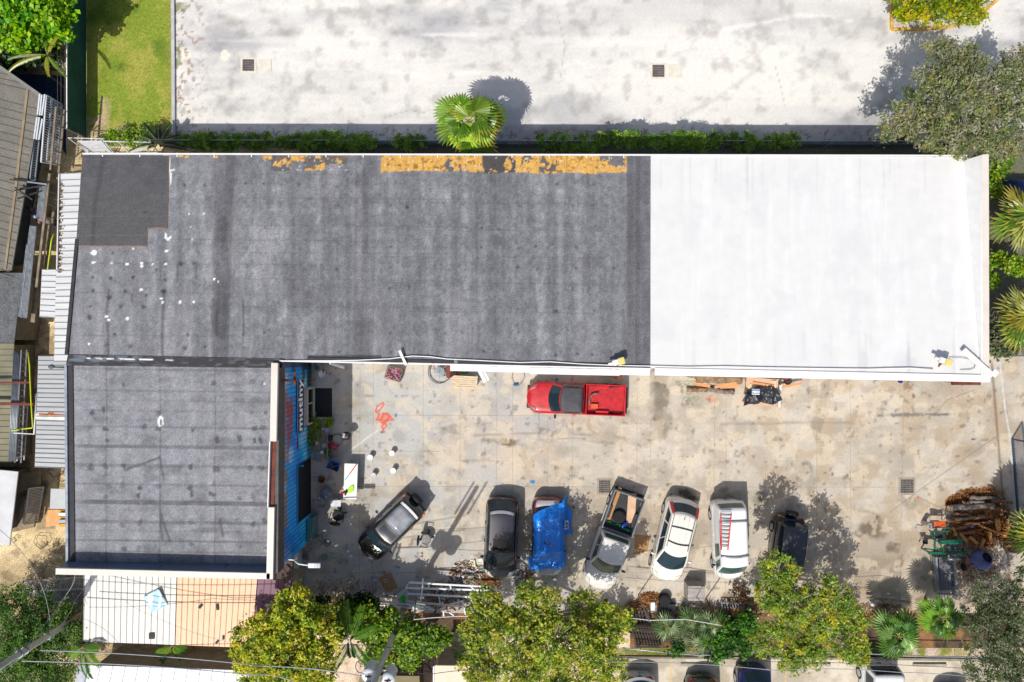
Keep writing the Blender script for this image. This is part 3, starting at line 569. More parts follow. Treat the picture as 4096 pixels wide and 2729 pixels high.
# black step flashing between hall and annexe
HA, HC = 5.4, 6.3
ann = thing('annexe_building', 'grey roofed annexe with blue painted wall south of the warehouse', 'building', (-16.5, -6, 0))
a0, a1 = Wl(268, 1458, HA), Wl(1090, 1470, HA); a2, a3 = Wl(1072, 2258, HA), Wl(275, 2247, HA)
def c_ann(X, Y):
    C = np.zeros(X.shape + (3,)) + A(138, 140, 147); n = fbm(X, Y * .7, 90, 5, 108)
    C = C * (1 + (n - .5) * .4)[..., None]; C = mixc(C, A(146, 146, 150), sstep(.5, .7, fbm(X, Y, 60, 5, 18)) * .5); C = mixc(C, A(100, 100, 105), sstep(.5, .8, fbm(X * .4, Y, 40, 6, 29)) * .6)
    C = C * (1 + .06 * np.sin(X / 75 * 2 * PI) + (fbm(X, Y, 12, 3, 411) - .5) * .4)[..., None]
    for y0, k, h in ((1475, .4, 5), (1560, .4, 3), (1640, .25, 3), (1705, .45, 3), (1783, .6, 7), (1860, .4, 6), (1935, .4, 4), (2007, .7, 8), (2085, .55, 6), (2160, .5, 4), (2205, .4, 3), (1600, .25, 2), (2120, .25, 2)):
        y = y0 + (X - 280) * .012; m = sstep(y - h - 2, y - h + 1, Y) * (1 - sstep(y + h - 1, y + h + 2, Y)); C = mixc(C, A(72, 72, 76), m * k * (.5 + .8 * fbm(X, Y, 50, 3, int(y0))))
    for x0 in (640, 860, 425): C = mixc(C, A(66, 66, 70), np.exp(-((X - x0 - (fbm(X * 0, Y, 80, 3, 7) - .5) * 8) / 2.4) ** 2) * .5)
    r = np.random.default_rng(15)
    for y0 in (1535, 1650, 1710, 1760, 1870, 1945, 1985, 2090, 2190):
        for x0 in (365, 425, 500, 560, 640, 765, 860, 955, 1010, 1052):
            if r.random() < .62: C = mixc(C, A(60, 60, 64), m_blob(X, Y, x0 + r.normal(0, 7), y0 + r.normal(0, 6), r.uniform(8, 15), r.uniform(8, 17), r.uniform(-20, 20), .35, .6, int(y0)) * r.uniform(.35, .8))
    for pts in ([(640, 2040), (660, 2110), (680, 2165)], [(640, 2060), (650, 2160)], [(880, 2080), (892, 2145)], [(500, 1880), (640, 1830), (655, 1920)]): C = mixc(C, A(58, 58, 62), m_line(X, Y, pts, 7, 4) * .6)
    C = mixc(C, A(176, 178, 186), m_blob(X, Y, 500, 1640, 12, 20, 0, .5) * .2)
    ringm = m_blob(X, Y, 642, 1686, 13, 24, 0, .2, .15) * (1 - m_blob(X, Y, 644, 1690, 7, 15, 0, .2, .2)); C = mixc(C, A(240, 240, 240), ringm)
    for x0, y0 in ((812, 1462), (928, 1464), (1058, 1535)): C = mixc(C, A(236, 236, 236), m_blob(X, Y, x0, y0, 4, 4, 0, .2, .2))
    C = mixc(C, A(158, 158, 164), (1 - sstep(278, 330, X)) * .5)
    return C * (1 + (RNG.random(X.shape) - .5)[..., None] * .30)
sheet('roof', [a0, a1, a2, a3], .055, c_ann, M_mem, ann)
def c_flash(X, Y):
    C = np.zeros(X.shape + (3,)) + A(54, 55, 60); C = mixc(C, A(110, 122, 136), np.clip(sstep(.5, .6, fbm(X, Y * 2, 40, 4, 5)) * m_rect(X, Y, 230, 1422, 780, 1448, 3) * (1.1 - (X - 260) / 600), 0, 1) * .8)
    C = mixc(C, A(238, 238, 240), m_line(X, Y, [(350, 1433), (450, 1436), (610, 1439)], 4, 3) * sstep(.38, .45, fbm(X, Y, 14, 2, 4))); C = mixc(C, A(104, 104, 110), sstep(.6, .66, fbm(X, Y * 3, 30, 3, 41)) * .5)
    C = mixc(C, A(232, 232, 234), m_line(X, Y, [(664, 1440), (690, 1442)], 4, 3) * .7); return C
f0, f1 = lift(SW, .03), lift(W(1140, 1436, HS), .03)
sheet('step_flashing', [f0, f1, lift(W(1128, 1473, HA), .06), lift(W(266, 1462, HA), .06)], .05, c_flash, mat('flashing', None, .5, attr=True, var=.15, scale=4, bump=.8), ann)
mb = MB(); xw = -11.45; yn, ys = a1.y + .2, -11.3
mb.prism([(a0.x + .15, a0.y), (xw - .12, a1.y + .1), (xw - .12, -6.60), (xw - .12, ys + .05), (a3.x + .15, ys + .05)], 0, HA - .05)
mb.build('wall', M_dkwall, ann)
mb = MB(); mb.bar((a0.x - .02, a0.y, HA + .02), (a3.x - .02, a3.y - .3, HA + .04), .12, .14); mb.build('west_rim', mat('rim_grey', A(150, 160, 172), .5, var=.35, scale=3), ann)
mb = MB(); mb.bar((a0.x + .2, a0.y, HA + .03), (a3.x + .22, a3.y, HA + .03), .22, .04); mb.build('west_rim_membrane', M_black, ann)
mb = MB()   # south parapet
p0, p1 = Wl(222, 2286, HC), Wl(1080, 2306, HC)
mb.bar((p0.x, p0.y, HC - .14), (p1.x, p1.y, HC - .14), .3, .28); mb.build('parapet_cap', M_fascia, ann, bevel=.012); mb = MB()
q0, q1 = Wl(1098, 1452, HC), Wl(1078, 2318, HC); qm = Wl(1092, 1766, HC); qn = Wl(1084, 2030, HC)
mb.bar((q0.x, q0.y, HC - .1), (qm.x, qm.y, HC - .1), .32, .2); mb.build('parapet_cap', M_fascia, ann, bevel=.012); mb = MB(); mb.bar((qn.x, qn.y, HC - .1), (q1.x, q1.y, HC - .1), .32, .2)
mb.build('parapet_cap', M_fascia, ann, bevel=.012)
mb = MB(); mb.bar((qm.x - .02, qm.y, HC - .3), (qn.x - .02, qn.y, HC - .3), .2, .25); mb.build('edge_beam', M_rust, ann); mb = MB(); mb.bar(W(1108, 1519, 5.9), W(1178, 1523, 5.2), .11, .14); mb.bar(W(1180, 1490, 5.1), W(1180, 1540, 5.1), .1, .14); mb.build('rust_beam', M_rust, ann)
mb = MB(); mb.bar((qm.x - .16, qm.y, HC - .1), (qn.x - .16, qn.y, HC - .1), .05, .2); mb.build('beam_trim', M_whitemet, ann)
def c_par(X, Y):
    C = np.zeros(X.shape + (3,)) + A(96, 112, 136); C = mixc(C, A(140, 156, 176), sstep(.5, .7, fbm(X * .4, Y, 60, 4, 6)) * .5); C = mixc(C, A(60, 60, 66), np.exp(-((X % 262 - 120) / 2) ** 2)); return C
g0, g1 = Vector((a3.x - .1, a3.y + .02, HA + .02)), Vector((a2.x, a2.y + .02, HA + .02))
sheet('parapet_inner_face', [g0, g1, (p1.x - .1, p1.y + .14, HC - .02), (p0.x + .1, p0.y + .14, HC - .02)], .1, c_par, mat('parapet_metal', None, .4, attr=True, var=.1), ann)
mb = MB(); mb.prism([(p0.x + .1, p0.y - .12), (p1.x - .1, p1.y - .12), (p1.x - .1, p1.y + .1), (p0.x + .1, p0.y + .1)], HA - 2.2, HC - .15); mb.prism([(-11.42, a1.y), (-11.22, a1.y), (-11.28, -11.2), (-11.44, -11.2)], 5.25, HC - .19); mb.build('parapet_backing', mat('parapet_back', A(90, 86, 84), .7, var=.2), ann)
# painted east wall in pieces round the door opening
def c_mural(X, Y):
    C = np.zeros(X.shape + (3,)) + A(24, 160, 240, 1.0)
    # X grows downwards on the wall
    up = sstep(1140, 1152, X + (fbm(X, Y, 30, 3, 5) - .5) * 22); C = mixc(C, A(140, 124, 112, 1.), 1 - up)
    C = mixc(C, A(60, 200, 250, 1.), sstep(1195, 1215, X) * .8); C = mixc(C, A(190, 226, 250, 1.), sstep(.55, .7, fbm(X * 2.6, Y * .5, 70, 4, 8)) * .65)
    C = mixc(C, A(18, 110, 210, 1.), sstep(.52, .68, fbm(X * 2, Y, 60, 4, 9)) * .6)
    C = mixc(C, A(170, 70, 56, 1.), np.clip(m_blob(X, Y, 1152, 1630, 15, 55, -3, .4, .7) + m_blob(X, Y, 1146, 1770, 16, 90, 3, .4, .7), 0, 1) * up * .95)
    C = mixc(C, A(150, 80, 64, 1.), m_blob(X, Y, 1165, 1670, 9, 90, 3, .4, .8) * .9); C = mixc(C, A(150, 36, 50), m_blob(X, Y, 1190, 1770, 4, 34, 0, .3, .7))
    C = mixc(C, A(70, 62, 58), np.clip(1 - sstep(1462, 1480, Y + (fbm(X, Y, 20, 3, 6) - .5) * 20), 0, 1) * .8); C = mixc(C, A(40, 44, 46), m_rect(X, Y, 1205, 1450, 1270, 1480, 5) * .8)
    C = mixc(C, A(20, 110, 84), m_rect(X, Y, 1228, 1480, 1270, 1546, 4)); C = mixc(C, A(190, 70, 84), m_blob(X, Y, 1245, 1528, 8, 14, 0, .3, .4)); C = mixc(C, A(90, 54, 40), m_blob(X, Y, 1214, 1500, 8, 34, 0, .3, .5) * .8); C = mixc(C, A(60, 40, 34), m_rect(X, Y, 1165, 1440, 1182, 1490, 4) * .7)
    C = mixc(C, A(40, 110, 130), m_rect(X, Y, 1150, 2190, 1260, 2260, 12) * .3)
    return C
M_mural = mat('mural_paint', None, .6, attr=True, var=.08, scale=5)
def wallq(y0, y1, z0, z1, nm='painted_wall'): return sheet(nm, [(xw, y0, z1), (xw, y1, z1), (xw, y1, z0), (xw, y0, z0)], .05, c_mural, M_mural, ann)
# (corner order chosen so that normals face the yard)
def wallp(y0, y1, z0, z1):
    o = sheet('painted_wall', [(xw, y1, z1), (xw, y0, z1), (xw, y0, z0), (xw, y1, z0)], .05, c_mural, M_mural, ann); return o
wallp(yn + .1, -6.62, 0, HA - .1); wallp(-6.62, -9.75, 2.65, HA - .1); wallp(-9.75, ys, 0, HA - .1)
mb = MB()
for i in range(44):
    y = yn - i * .228
    if -9.75 < y < -6.62: mb.bar((xw + .006, y, 2.66), (xw + .006, y, HA - .12), .018, .014)
    else: mb.bar((xw + .006, y, .02), (xw + .006, y, HA - .12), .018, .014)
mb.build('wall_rib', mat('rib_blue', A(10, 60, 110), .7, var=.3), ann)
mb = MB(); mb.box((xw - .06, -8.18, 1.33), (.06, 3.1, 2.62)); mb.build('doorway', mat('interior_shade', A(26, 27, 32), .9, var=.2), ann)  # flat dark panel: the shade inside the opening is put into its colour
mb = MB(); mb.box((xw + .16, -6.66, 2.6), (.34, .08, .1)); mb.box((xw + .03, -8.2, 2.69), (.08, 3.2, .07)); mb.build('door_lintel', mat('cyan_trim', A(40, 150, 200), .6), ann)
# bay window
t = ann
mb = MB(); mb.box((xw + .14, -2.66 - .93, 1.72), (.36, 2.0, .09)); mb.box((xw + .14, -2.62, 1.1), (.34, .09, 1.2)); mb.box((xw + .14, -4.57, 1.1), (.34, .09, 1.2)); mb.box((xw + .14, -3.6, .5), (.34, 2.0, .07)); mb.box((xw + .26, -3.45, 1.1), (.08, .06, 1.15))
wf = mb.build('window', mat('window_frame', A(206, 196, 180), .6, var=.1), ann, bevel=.008)
mb = MB(); mb.box((xw + .22, -3.6, 1.1), (.02, 1.86, 1.15)); mb.build('pane', glassmat('dark_pane', A(30, 34, 38)), wf)
# navy sign with white lettering
sg = thing('wall_sign', 'navy sign with white lettering fixed lengthwise on the blue wall', 'sign', (xw + .05, -3.35, 1.8))
mb = MB(); mb.box((xw + .06, -3.5, 2.28), (.05, 2.78, 1.0)); mb.build('board', mat('navy_board', A(20, 42, 84), .5, var=.1), sg, bevel=.01)
mb = MB(); [mb.box((xw + .075, -3.5, z), (.06, 2.8, .04)) for z in (1.77, 2.79)]; mb.build('board_edge', mat('pale_edge', A(150, 170, 190), .5), sg)
text('mutiny', .96, sg, (.05, -.12, .53), (PI / 2, 0, PI / 2), mat('sign_white', A(252, 252, 252, 1.), .5, var=.02), .008, .026, 1.05)
# ------------------------------------------------------------------ ribbed roofs
def lerp2(a, b, t): return (a[0] + (b[0] - a[0]) * t, a[1] + (b[1] - a[1]) * t)
def ribs(q, h, n, axis, rw=.035, rh=.03, hf=None):
    mb = MB(); N_W, N_E, S_E, S_W = q
    for i in range(n + 1):
        t = i / n
        a, b = (lerp2(N_W, S_W, t), lerp2(N_E, S_E, t)) if axis == 'x' else (lerp2(N_W, N_E, t), lerp2(S_W, S_E, t))
        mb.bar(lift(W(a[0], a[1], h), rh / 2), lift(W(b[0], b[1], h), rh / 2), rw, rh)
    return mb
def c_tin(base, dirt, seed, rust=0):
    def f(X, Y):
        C = np.zeros(X.shape + (3,)) + A(*base); C = mixc(C, A(*dirt), sstep(.5, .75, fbm(X, Y * 2, 70, 4, seed)) * .6); C = mixc(C, A(*dirt), vn(X * .01, Y / 7, seed) * .25); return C
    return f
lt = thing('lean_to_roof', 'pale ribbed metal lean-to roof along the west wall of the warehouse', 'roof', (-24, 2, 0))
qA = [(233, 696), (330, 692), (280, 1446), (216, 1446)]; hA = 3.3
mb = MB(); mb.pxprism(qA, hA - .06, hA); mb.build('deck', mat('tin_white', A(214, 216, 218), .5, .1, var=.1, scale=1.5, aniso=(.3, 4, 1)), lt)
ribs(qA, hA, 29, 'x').build('rib', mat('tin_rib', A(128, 132, 138), .5, var=.2), lt)
qB = [(168, 1079), (224, 1079), (222, 1272), (158, 1268)]
mb = MB(); mb.pxprism(qB, hA - .16, hA - .1); mb.build('side_deck', MATS['tin_white'], lt); ribs(qB, hA - .1, 8, 'x').build('rib', MATS['tin_rib'], lt)
mb = MB(); mb.tube([W(236, 700, hA + .05), W(228, 1080, hA + .05)], .035); mb.build('gutter', M_whitemet, lt)
r = np.random.default_rng(2); pts = []
mb = MB()
for i in range(15):
    for k in range(26):
        y = 724 + i * 25 + r.uniform(2, 19); x = 238 + abs(r.normal(0, 7)) - i * .3; p = W(x, y, hA + .01); mb.box(p, (r.uniform(.03, .09), r.uniform(.02, .05), .02), rz=r.uniform(0, 3))
o = solo(mb, 'dry_leaves', mat('dry_leaf', A(150, 120, 88), .95, var=.4, scale=9), 'drifts of dry brown leaves between the ribs of the lean-to roof', 'leaves', kind='stuff')
la = thing('awning_roof', 'grey ribbed metal awning with a rust streak beside the annexe', 'roof', (-26, -4.5, 0))
qC = [(153, 1425), (268, 1425), (272, 1873), (139, 1868)]; hC = 2.9
mb = MB(); mb.pxprism(qC, hC - .06, hC); mb.build('deck', mat('tin_grey', A(178, 181, 184), .5, .15, var=.12, scale=1.5, aniso=(.3, 5, 1)), la)
ribs(qC, hC, 24, 'x').build('rib', mat('tin_rib2', A(112, 116, 122), .5, var=.2), la)
mb = MB(); mb.pxprism([(140, 1655), (269, 1660), (270, 1682), (140, 1676)], hC + .006, hC + .012); mb.build('pale_sheet', mat('tin_pale', A(226, 226, 220), .6), la)
mb = MB(); mb.pxprism([(155, 1655), (190, 1656), (196, 1648), (210, 1648), (214, 1657), (268, 1661), (268, 1664), (156, 1662)], hC + .016, hC + .022); mb.build('rust_streak', mat('rust_streak', A(176, 96, 60), .9, var=.4, scale=8), la)
mb = MB(); mb.sph(lift(W(206, 1468, hC), .04), (.16, .12, .06)); mb.tube([lift(W(212, 1470, hC), .05), lift(W(262, 1472, hC), .08)], .03); mb.build('vent_patch', mat('grey_patch', A(96, 104, 116), .6, var=.3), la)
# support walls below the lean-tos
mb = MB()
for x, y in ((240, 720), (232, 1060), (228, 1400), (160, 1440), (150, 1860)): p = W(x + 6, y, 3); mb.bar((p[0], p[1], 0), (p[0], p[1], 2.85), .1)
mb.build('post', M_rust, lt)
# front lean-to: white, peach and purple sheets
lf = thing('tin_shed', 'low shed south of the annexe, roof sheets white, peach and purple', 'shed', (-17, -14.8, 0)); h = 3.0
qs = [((338, 2300), (708, 2308), (700, 2580), (334, 2566), A(232, 230, 222), 15, 'white_sheet'), ((708, 2308), (1030, 2318), (1008, 2592), (700, 2580), A(250, 204, 166), 14, 'peach_sheet'), ((1030, 2318), (1168, 2322), (1160, 2596), (1008, 2592), A(122, 78, 104), 5, 'purple_sheet')]
for i, (a, b, c, d, cl, n, nm) in enumerate(qs):
    mb = MB(); mb.pxprism([a, b, c, d], h - .05, h); mb.build(nm, mat(nm, cl, .55, var=.05, scale=2), lf)
    ribs([a, b, c, d], h, n, 'y', .03, .022).build('rib', mat(nm + '_rib', tuple(v * .55 for v in cl), .6), lf)
p = [W(350, 2310, h), W(1150, 2330, h), W(1145, 2580, h), W(345, 2555, h)]
mb = MB(); mb.prism([(q[0], q[1]) for q in p], 0, h - .07); mb.build('wall', mat('shed_wall', A(170, 158, 140), .9, var=.2), lf)
tq = MB(); tq.grid(lambda u, v: lift(W(*lerp2(lerp2((577, 2382), (642, 2350), u), lerp2((608, 2450), (674, 2418), u), v), h), .05 + .10 * u * (1 - v) + .03 * math.sin(7 * u + 5 * v)), 10, 10)
solo(tq, 'plastic_sheet', mat('pale_blue_plastic', A(186, 224, 236), .2, var=.15, scale=2, coat=.5), 'pale blue plastic sheet lying loose on the white part of the shed roof', 'sheet', smooth=True, solid=.012)
rr = random.Random(4)
for (x, y, a, b, rz) in ((803, 2425, 18, 12, .9), (871, 2428, 10, 24, .1), (894, 2550, 7, 16, 0), (869, 2568, 14, 9, .8), (608, 2543, 22, 24, 0)):
    mb = MB(); p = lift(W(x, y, h), .04); mb.box(p, (a * .0132, b * .0132, .02), rz=rz); solo(mb, 'tar_scrap', M_black, {803: 'tilted dark scrap left of centre on the peach sheet', 871: 'upright dark oblong scrap in the middle of the peach sheet', 894: 'sliver of dark scrap low on the peach sheet', 869: 'small dark scrap nearest the south eave of the peach sheet', 608: 'square dark scrap on the white sheet below the blue plastic'}[x], 'scrap', 'scraps on the shed roof')
# white standing seam roof at the bottom edge
lw = thing('white_roof_building', 'white standing seam roof cut by the bottom edge of the picture', 'building', (-16, -19.5, 0)); h = 2.7
q = [(352, 2662), (1000, 2684), (1010, 3100), (300, 3100)]; mb = MB(); mb.pxprism(q, h - .1, h); mb.build('roof', mat('seam_white', A(238, 240, 246), .45, var=.03), lw)
ribs([(352, 2662), (1000, 2684), (950, 3100), (250, 3100)], h, 13, 'y', .03, .025).build('seam', mat('seam_grey', A(180, 184, 192), .5), lw)
q = [(310, 2658), (350, 2662), (298, 3100), (240, 3100)]; mb = MB(); mb.pxprism(q, [h - .5, h - .06, h - .06, h - .5], [h - .42, h, h, h - .42]); mb.build('roof_slope', mat('seam_shade', A(200, 204, 214), .5), lw)
mb = MB(); p = [W(x, y, h) for x, y in ((360, 2680), (990, 2700), (990, 3050), (330, 3050))]; mb.prism([(a[0], a[1]) for a in p], 0, h - .12); mb.build('wall', MATS['shed_wall'], lw)
mb = MB(); mb.pxprism([(480, 2612), (960, 2632), (960, 2660), (480, 2640)], .2, .3); solo(mb, 'concrete_ledge', M_cream, 'narrow concrete ledge in shade between the shed and the white roof', 'ledge')
mb = MB(); mb.pxprism([(780, 2615), (838, 2618), (820, 2640), (745, 2636)], .3, .34); solo(mb, 'floor_mat', M_black, 'dark mat lying on the ledge between the two southern roofs', 'mat')
# tan hut, cream roof by the bottom pole
hh = thing('tan_hut', 'tan flat roofed kiosk at the bottom edge below the bicycles', 'hut', (-6.5, -19.2, 0))
mb = MB(); mb.pxprism([(1440, 2702), (1678, 2704), (1690, 3000), (1380, 3000)], 2.3, 2.4); mb.build('roof', mat('tan_roof', A(132, 118, 84), .7, var=.1), hh, bevel=.02)
p = [W(x, y, 2.3) for x, y in ((1450, 2712), (1668, 2712), (1678, 2980), (1400, 2980))]; mb = MB(); mb.prism([(a[0], a[1]) for a in p], 0, 2.3); mb.build('wall', M_dkwall, hh)
h3 = thing('cream_roof_building', 'cream flat roof at the bottom edge right of the kiosk', 'building', (-3, -19, 0))
mb = MB(); mb.pxprism([(1738, 2662), (1880, 2664), (1890, 3000), (1738, 3000)], 2.4, 2.5); mb.build('roof', mat('cream_roof', A(240, 222, 200), .7, var=.05), h3, bevel=.02)
p = [W(x, y, 2.4) for x, y in ((1746, 2672), (1870, 2674), (1880, 2990), (1746, 2990))]; mb = MB(); mb.prism([(a[0], a[1]) for a in p], 0, 2.4); mb.build('wall', MATS['shed_wall'], h3)
mb = MB(); mb.tube([W(1735, 2665, 2.5), W(1735, 2800, 2.5)], .05); mb.build('downpipe', M_whitemet, h3)
# ------------------------------------------------------------------ west neighbour
nb = thing('tan_metal_building', 'neighbouring building with tan ribbed metal roof at the left edge', 'building', (-31, 8, 0)); h = 2.4
q = [(-900, -340), (0, 268), (165, 384), (46, 1082), (-900, 1082)]
mb = MB(); mb.pxprism(q, h - .08, h); mb.build('roof', mat('tan_tin', A(120, 117, 108), .65, var=.15, scale=1.2, fine=.2, fscale=12), nb)
mb = MB()
for i in range(30):
    y = 180 + i * 31; t = y - 268
    x1 = (y - 268) * 1.42 if y < 384 else 165 - (y + 40 - 384) * .17
    x1 = min(x1, 163 - max(0, (y + 40 - 384)) * .17)
    if x1 < 5: continue
    mb.bar(lift(W(-900, y - 230, h), .012), lift(W(x1 - 3, y + (40 if y > 384 else 0) * 1, h), .012), .03, .024)
mb.build('rib', mat('tan_rib', A(90, 86, 80), .7), nb)
mb = MB(); mb.bar(lift(W(113, 346, h), .03), lift(W(66, 740, h), .03), .13, .03); mb.bar(lift(W(66, 740, h), .03), lift(W(22, 1078, h), .03), .12, .03); mb.build('roof_batten', mat('tan_batten', A(150, 132, 106), .7, var=.2), nb)
mb = MB(); mb.bar(lift(W(0, 268, h), .0), lift(W(165, 384, h), .0), .16, .1); mb.build('gutter', mat('gutter_grey', A(132, 132, 128), .6), nb)
p = [W(x, y, h) for x, y in ((-880, -300), (-95, 330), (72, 450), (-40, 1040), (-880, 1040))]; mb = MB(); mb.prism([(a[0], a[1]) for a in p], 0, h - .1); mb.build('wall', mat('blue_wall', A(60, 72, 84), .7, var=.25, scale=2), nb)
n2 = thing('mesh_roof_shed', 'shed with dark mesh roofing south of the tan roof', 'shed', (-32, 1.5, 0)); h = 2.1
mb = MB(); mb.pxprism([(-900, 1086), (92, 1092), (56, 1372), (-900, 1366)], h - .06, h); mb.build('roof', mat('mesh_roof', A(98, 100, 104), .8, var=.2, fine=.4, fscale=14), n2)
p = [W(x, y, h) for x, y in ((-880, 1100), (80, 1104), (46, 1360), (-880, 1360))]; mb = MB(); mb.prism([(a[0], a[1]) for a in p], 0, h - .08); mb.build('wall', M_dkwall, n2)
n3 = thing('olive_roof_shed', 'shed with olive ribbed roof crossed by brown beams', 'shed', (-32, -4, 0)); h = 1.9
mb = MB(); mb.pxprism([(-900, 1374), (56, 1374), (44, 1852), (-900, 1852)], h - .06, h); mb.build('roof', mat('olive_tin', A(132, 128, 104), .7, var=.25, scale=1), n3)
ribs([(-900, 1374), (54, 1374), (42, 1850), (-900, 1850)], h, 20, 'x', .03, .02).build('rib', mat('olive_rib', A(92, 90, 76), .7), n3)
mb = MB(); mb.bar(W(-300, 1534, h + .5), W(128, 1530, h + .5), .1); mb.bar(W(-300, 1612, h + .5), W(140, 1618, h + .5), .13); mb.build('beam', M_rust, n3)
p = [W(x, y, h) for x, y in ((-880, 1380), (44, 1380), (30, 1840), (-880, 1840))]; mb = MB(); mb.prism([(a[0], a[1]) for a in p], 0, h - .08); mb.build('wall', M_dkwall, n3)
n4 = thing('white_roof_shed', 'shed with plain white slab roof at the lower left edge', 'shed', (-30, -9.5, 0)); h = 2.5
mb = MB(); mb.pxprism([(-600, 1860), (0, 1880), (73, 1887), (38, 2182), (-600, 2175)], h - .08, h); mb.build('roof', mat('dull_white', A(206, 208, 210), .6, var=.12, scale=1.2), n4, bevel=.02)
p = [W(x, y, h) for x, y in ((-580, 1880), (-10, 1906), (-44, 2150), (-580, 2150))]; mb = MB(); mb.prism([(a[0], a[1]) for a in p], 0, h - .1); mb.build('wall', M_dkwall, n4)
mb = MB(); mb.pxprism([(72, 1898), (158, 1880), (158, 1940), (66, 1975)], .7, .8); mb.pxprism([(60, 2000), (170, 1960), (135, 2110), (48, 2130)], .3, .42); solo(mb, 'pallet_platform', mat('dark_timber', A(150, 136, 108), .9, var=.3), 'dark timber platform in the shade beside the white slab roof', 'platform')
# ------------------------------------------------------------------ VEHICLES
M_tyre = mat('tyre_rubber', A(34, 34, 35), .9, var=.2); M_rim = mat('alloy', A(190, 192, 196), .4, .15)
M_trim = mat('black_trim', A(34, 35, 38), .5, var=.1); M_chrome = mat('chrome', A(205, 205, 208), .2, .9)
M_glass = glassmat('car_glass', A(34, 54, 64)); M_glassg = glassmat('green_glass', A(70, 96, 84)); M_red = mat('tail_red', A(200, 24, 28), .25, coat=.8, var=.05); M_lamp = mat('head_lamp', A(222, 222, 205), .15, coat=.8, var=.1); M_orange = mat('orange_lamp', A(226, 110, 36), .3, coat=.5)
def paint(name, c, rough=.35, coat=.6, var=.06, metal=0.0): return mat('paint_' + name, c, rough, metal, var=var, scale=2.5, coat=coat)
class Car:
    def __init__(s, name, label, cat, front, rear, Wd, m, prof, cab, group='vehicles parked in the yard', cr=(.75, .5), glass=None, roofm=None, pf=2.6, hb=.6):
        f = Vector(W(front[0], front[1], hb)); r_ = Vector(W(rear[0], rear[1], hb)); s.L = (f - r_).length; c = (f + r_) / 2
        s.rz = math.atan2((f - r_).y, (f - r_).x); s.W = Wd; s.h = Wd / 2; s.m = m; s.prof = prof; s.cab = cab; s.cr = cr; s.pf = pf
        s.t = thing(name, label, cat, (c.x, c.y, .02), rz=s.rz, group=group); s.glass = glass or M_glass
        s.body()
        if cab: s.cabin(roofm or m)
        s.wheels()
    def zt(s, x):   # x from front, metres
        return float(np.interp(x, [p[0] * s.L for p in s.prof], [p[1] for p in s.prof]))
    def hw(s, x):
        d = x; c, p = s.cr[0], s.pf
        if s.L - x < x: d = s.L - x; c = s.cr[1]; p = s.pf + .6
        if d >= c: return s.h
        t = 1 - max(d, 0) / c; return s.h * max(1 - t ** p, 0) ** (1 / (p * .85))
    def top(s, x, q, off=0):
        """point on the upper surface; q in -1..1 across (left +)"""
        w_ = s.hw(x); a = abs(q); z = s.zt(x) + .035 * (1 - a * a)
        if a > .8: z -= (a - .8) ** 2 * 3.2
        return Vector((s.L / 2 - x, q * w_ * .985, z + off))
    def body(s):
        xs = sorted(set([0, .015, .04, .08, .14, .22, .32, .45, .6, .8] + list(np.linspace(1, s.L - 1, 22)) + [s.L - .7, s.L - .5, s.L - .35, s.L - .22, s.L - .12, s.L - .05, s.L - .015, s.L]))
        qs = [1, .96, .9, .8, .6, .3, 0]; mb = MB(); rings = []
        for x in xs:
            w_ = max(s.hw(x), .01); X = s.L / 2 - x; T = s.top(x, 1); z1 = T.z
            half = [(w_ * .9, .2), (w_ * .97, .3), (w_ * 1.0, .48), (w_ * 1.0, min(.7, z1 - .06))] + [(s.top(x, q).y, s.top(x, q).z) for q in qs]
            ring = [(X, y, z) for y, z in half] + [(X, -y, z) for y, z in half[-2::-1]]; rings.append(ring)
        n = len(rings[0]); mb.v = [p for g in rings for p in g]
        for i in range(len(rings) - 1):
            for k in range(n - 1): mb.f.append((i * n + k, i * n + k + 1, (i + 1) * n + k + 1, (i + 1) * n + k))
            mb.f.append((i * n + n - 1, i * n, (i + 1) * n, (i + 1) * n + n - 1))
        mb.f.append(tuple(range(n))); mb.f.append(tuple(((len(rings) - 1) * n + k) for k in range(n))[::-1])
        s.bodyo = mb.build('body', s.m, s.t, smooth=True)
    def patch(s, name, x0, x1, q0, q1, m, off=.008, parent=None, nx=6, nq=4, side=0):
        mb = MB(); mb.grid(lambda u, v: s.top(x0 + (x1 - x0) * u + side * v, q0 + (q1 - q0) * v, off) + Vector((0, 0, 0)), nx, nq)
        return mb.build(name, m, parent or s.t, smooth=True, solid=.01)
    def csurf(s, side, u, v, off=0):
        c = s.cab; xwb, xwt, xrt, xrb = c['x']; zb = s.zt((xwb + xrb) / 2) - .03; zr = c['z']; wb = s.h * c.get('wb', .93); wt = s.h * c.get('wt', .78)
        bf, br = c.get('bow', (.28, .12)); z = zb + (zr - zb) * v; w_ = wb + (wt - wb) * v + .02 * math.sin(PI * v)
        xf = xwb + (xwt - xwb) * v; xr = xrb + (xrt - xrb) * v; cf = bf; k = 1 - .35 * v
        if side == 'f': y = w_ * (1 - 2 * u); x = xf - cf * k * (1 - (y / w_) ** 2) + cf * k * .0; P = Vector((s.L / 2 - x, y, z + .02 * math.sin(PI * v)))
        elif side == 'r': y = w_ * (2 * u - 1); x = xr + br * (1 - (y / w_) ** 2); P = Vector((s.L / 2 - x, y, z + .02 * math.sin(PI * v)))
        elif side == 'R': x = xf + (xr - xf) * u; P = Vector((s.L / 2 - x, -w_ - .03 * math.sin(PI * u) , z))
        else: x = xr + (xf - xr) * u; P = Vector((s.L / 2 - x, w_ + .03 * math.sin(PI * u), z))
        if off:
            d = {'f': Vector((.7, 0, .7)), 'r': Vector((-.7, 0, .7)), 'R': Vector((0, -.9, .4)), 'L': Vector((0, .9, .4))}[side]; P += d * off
        return P
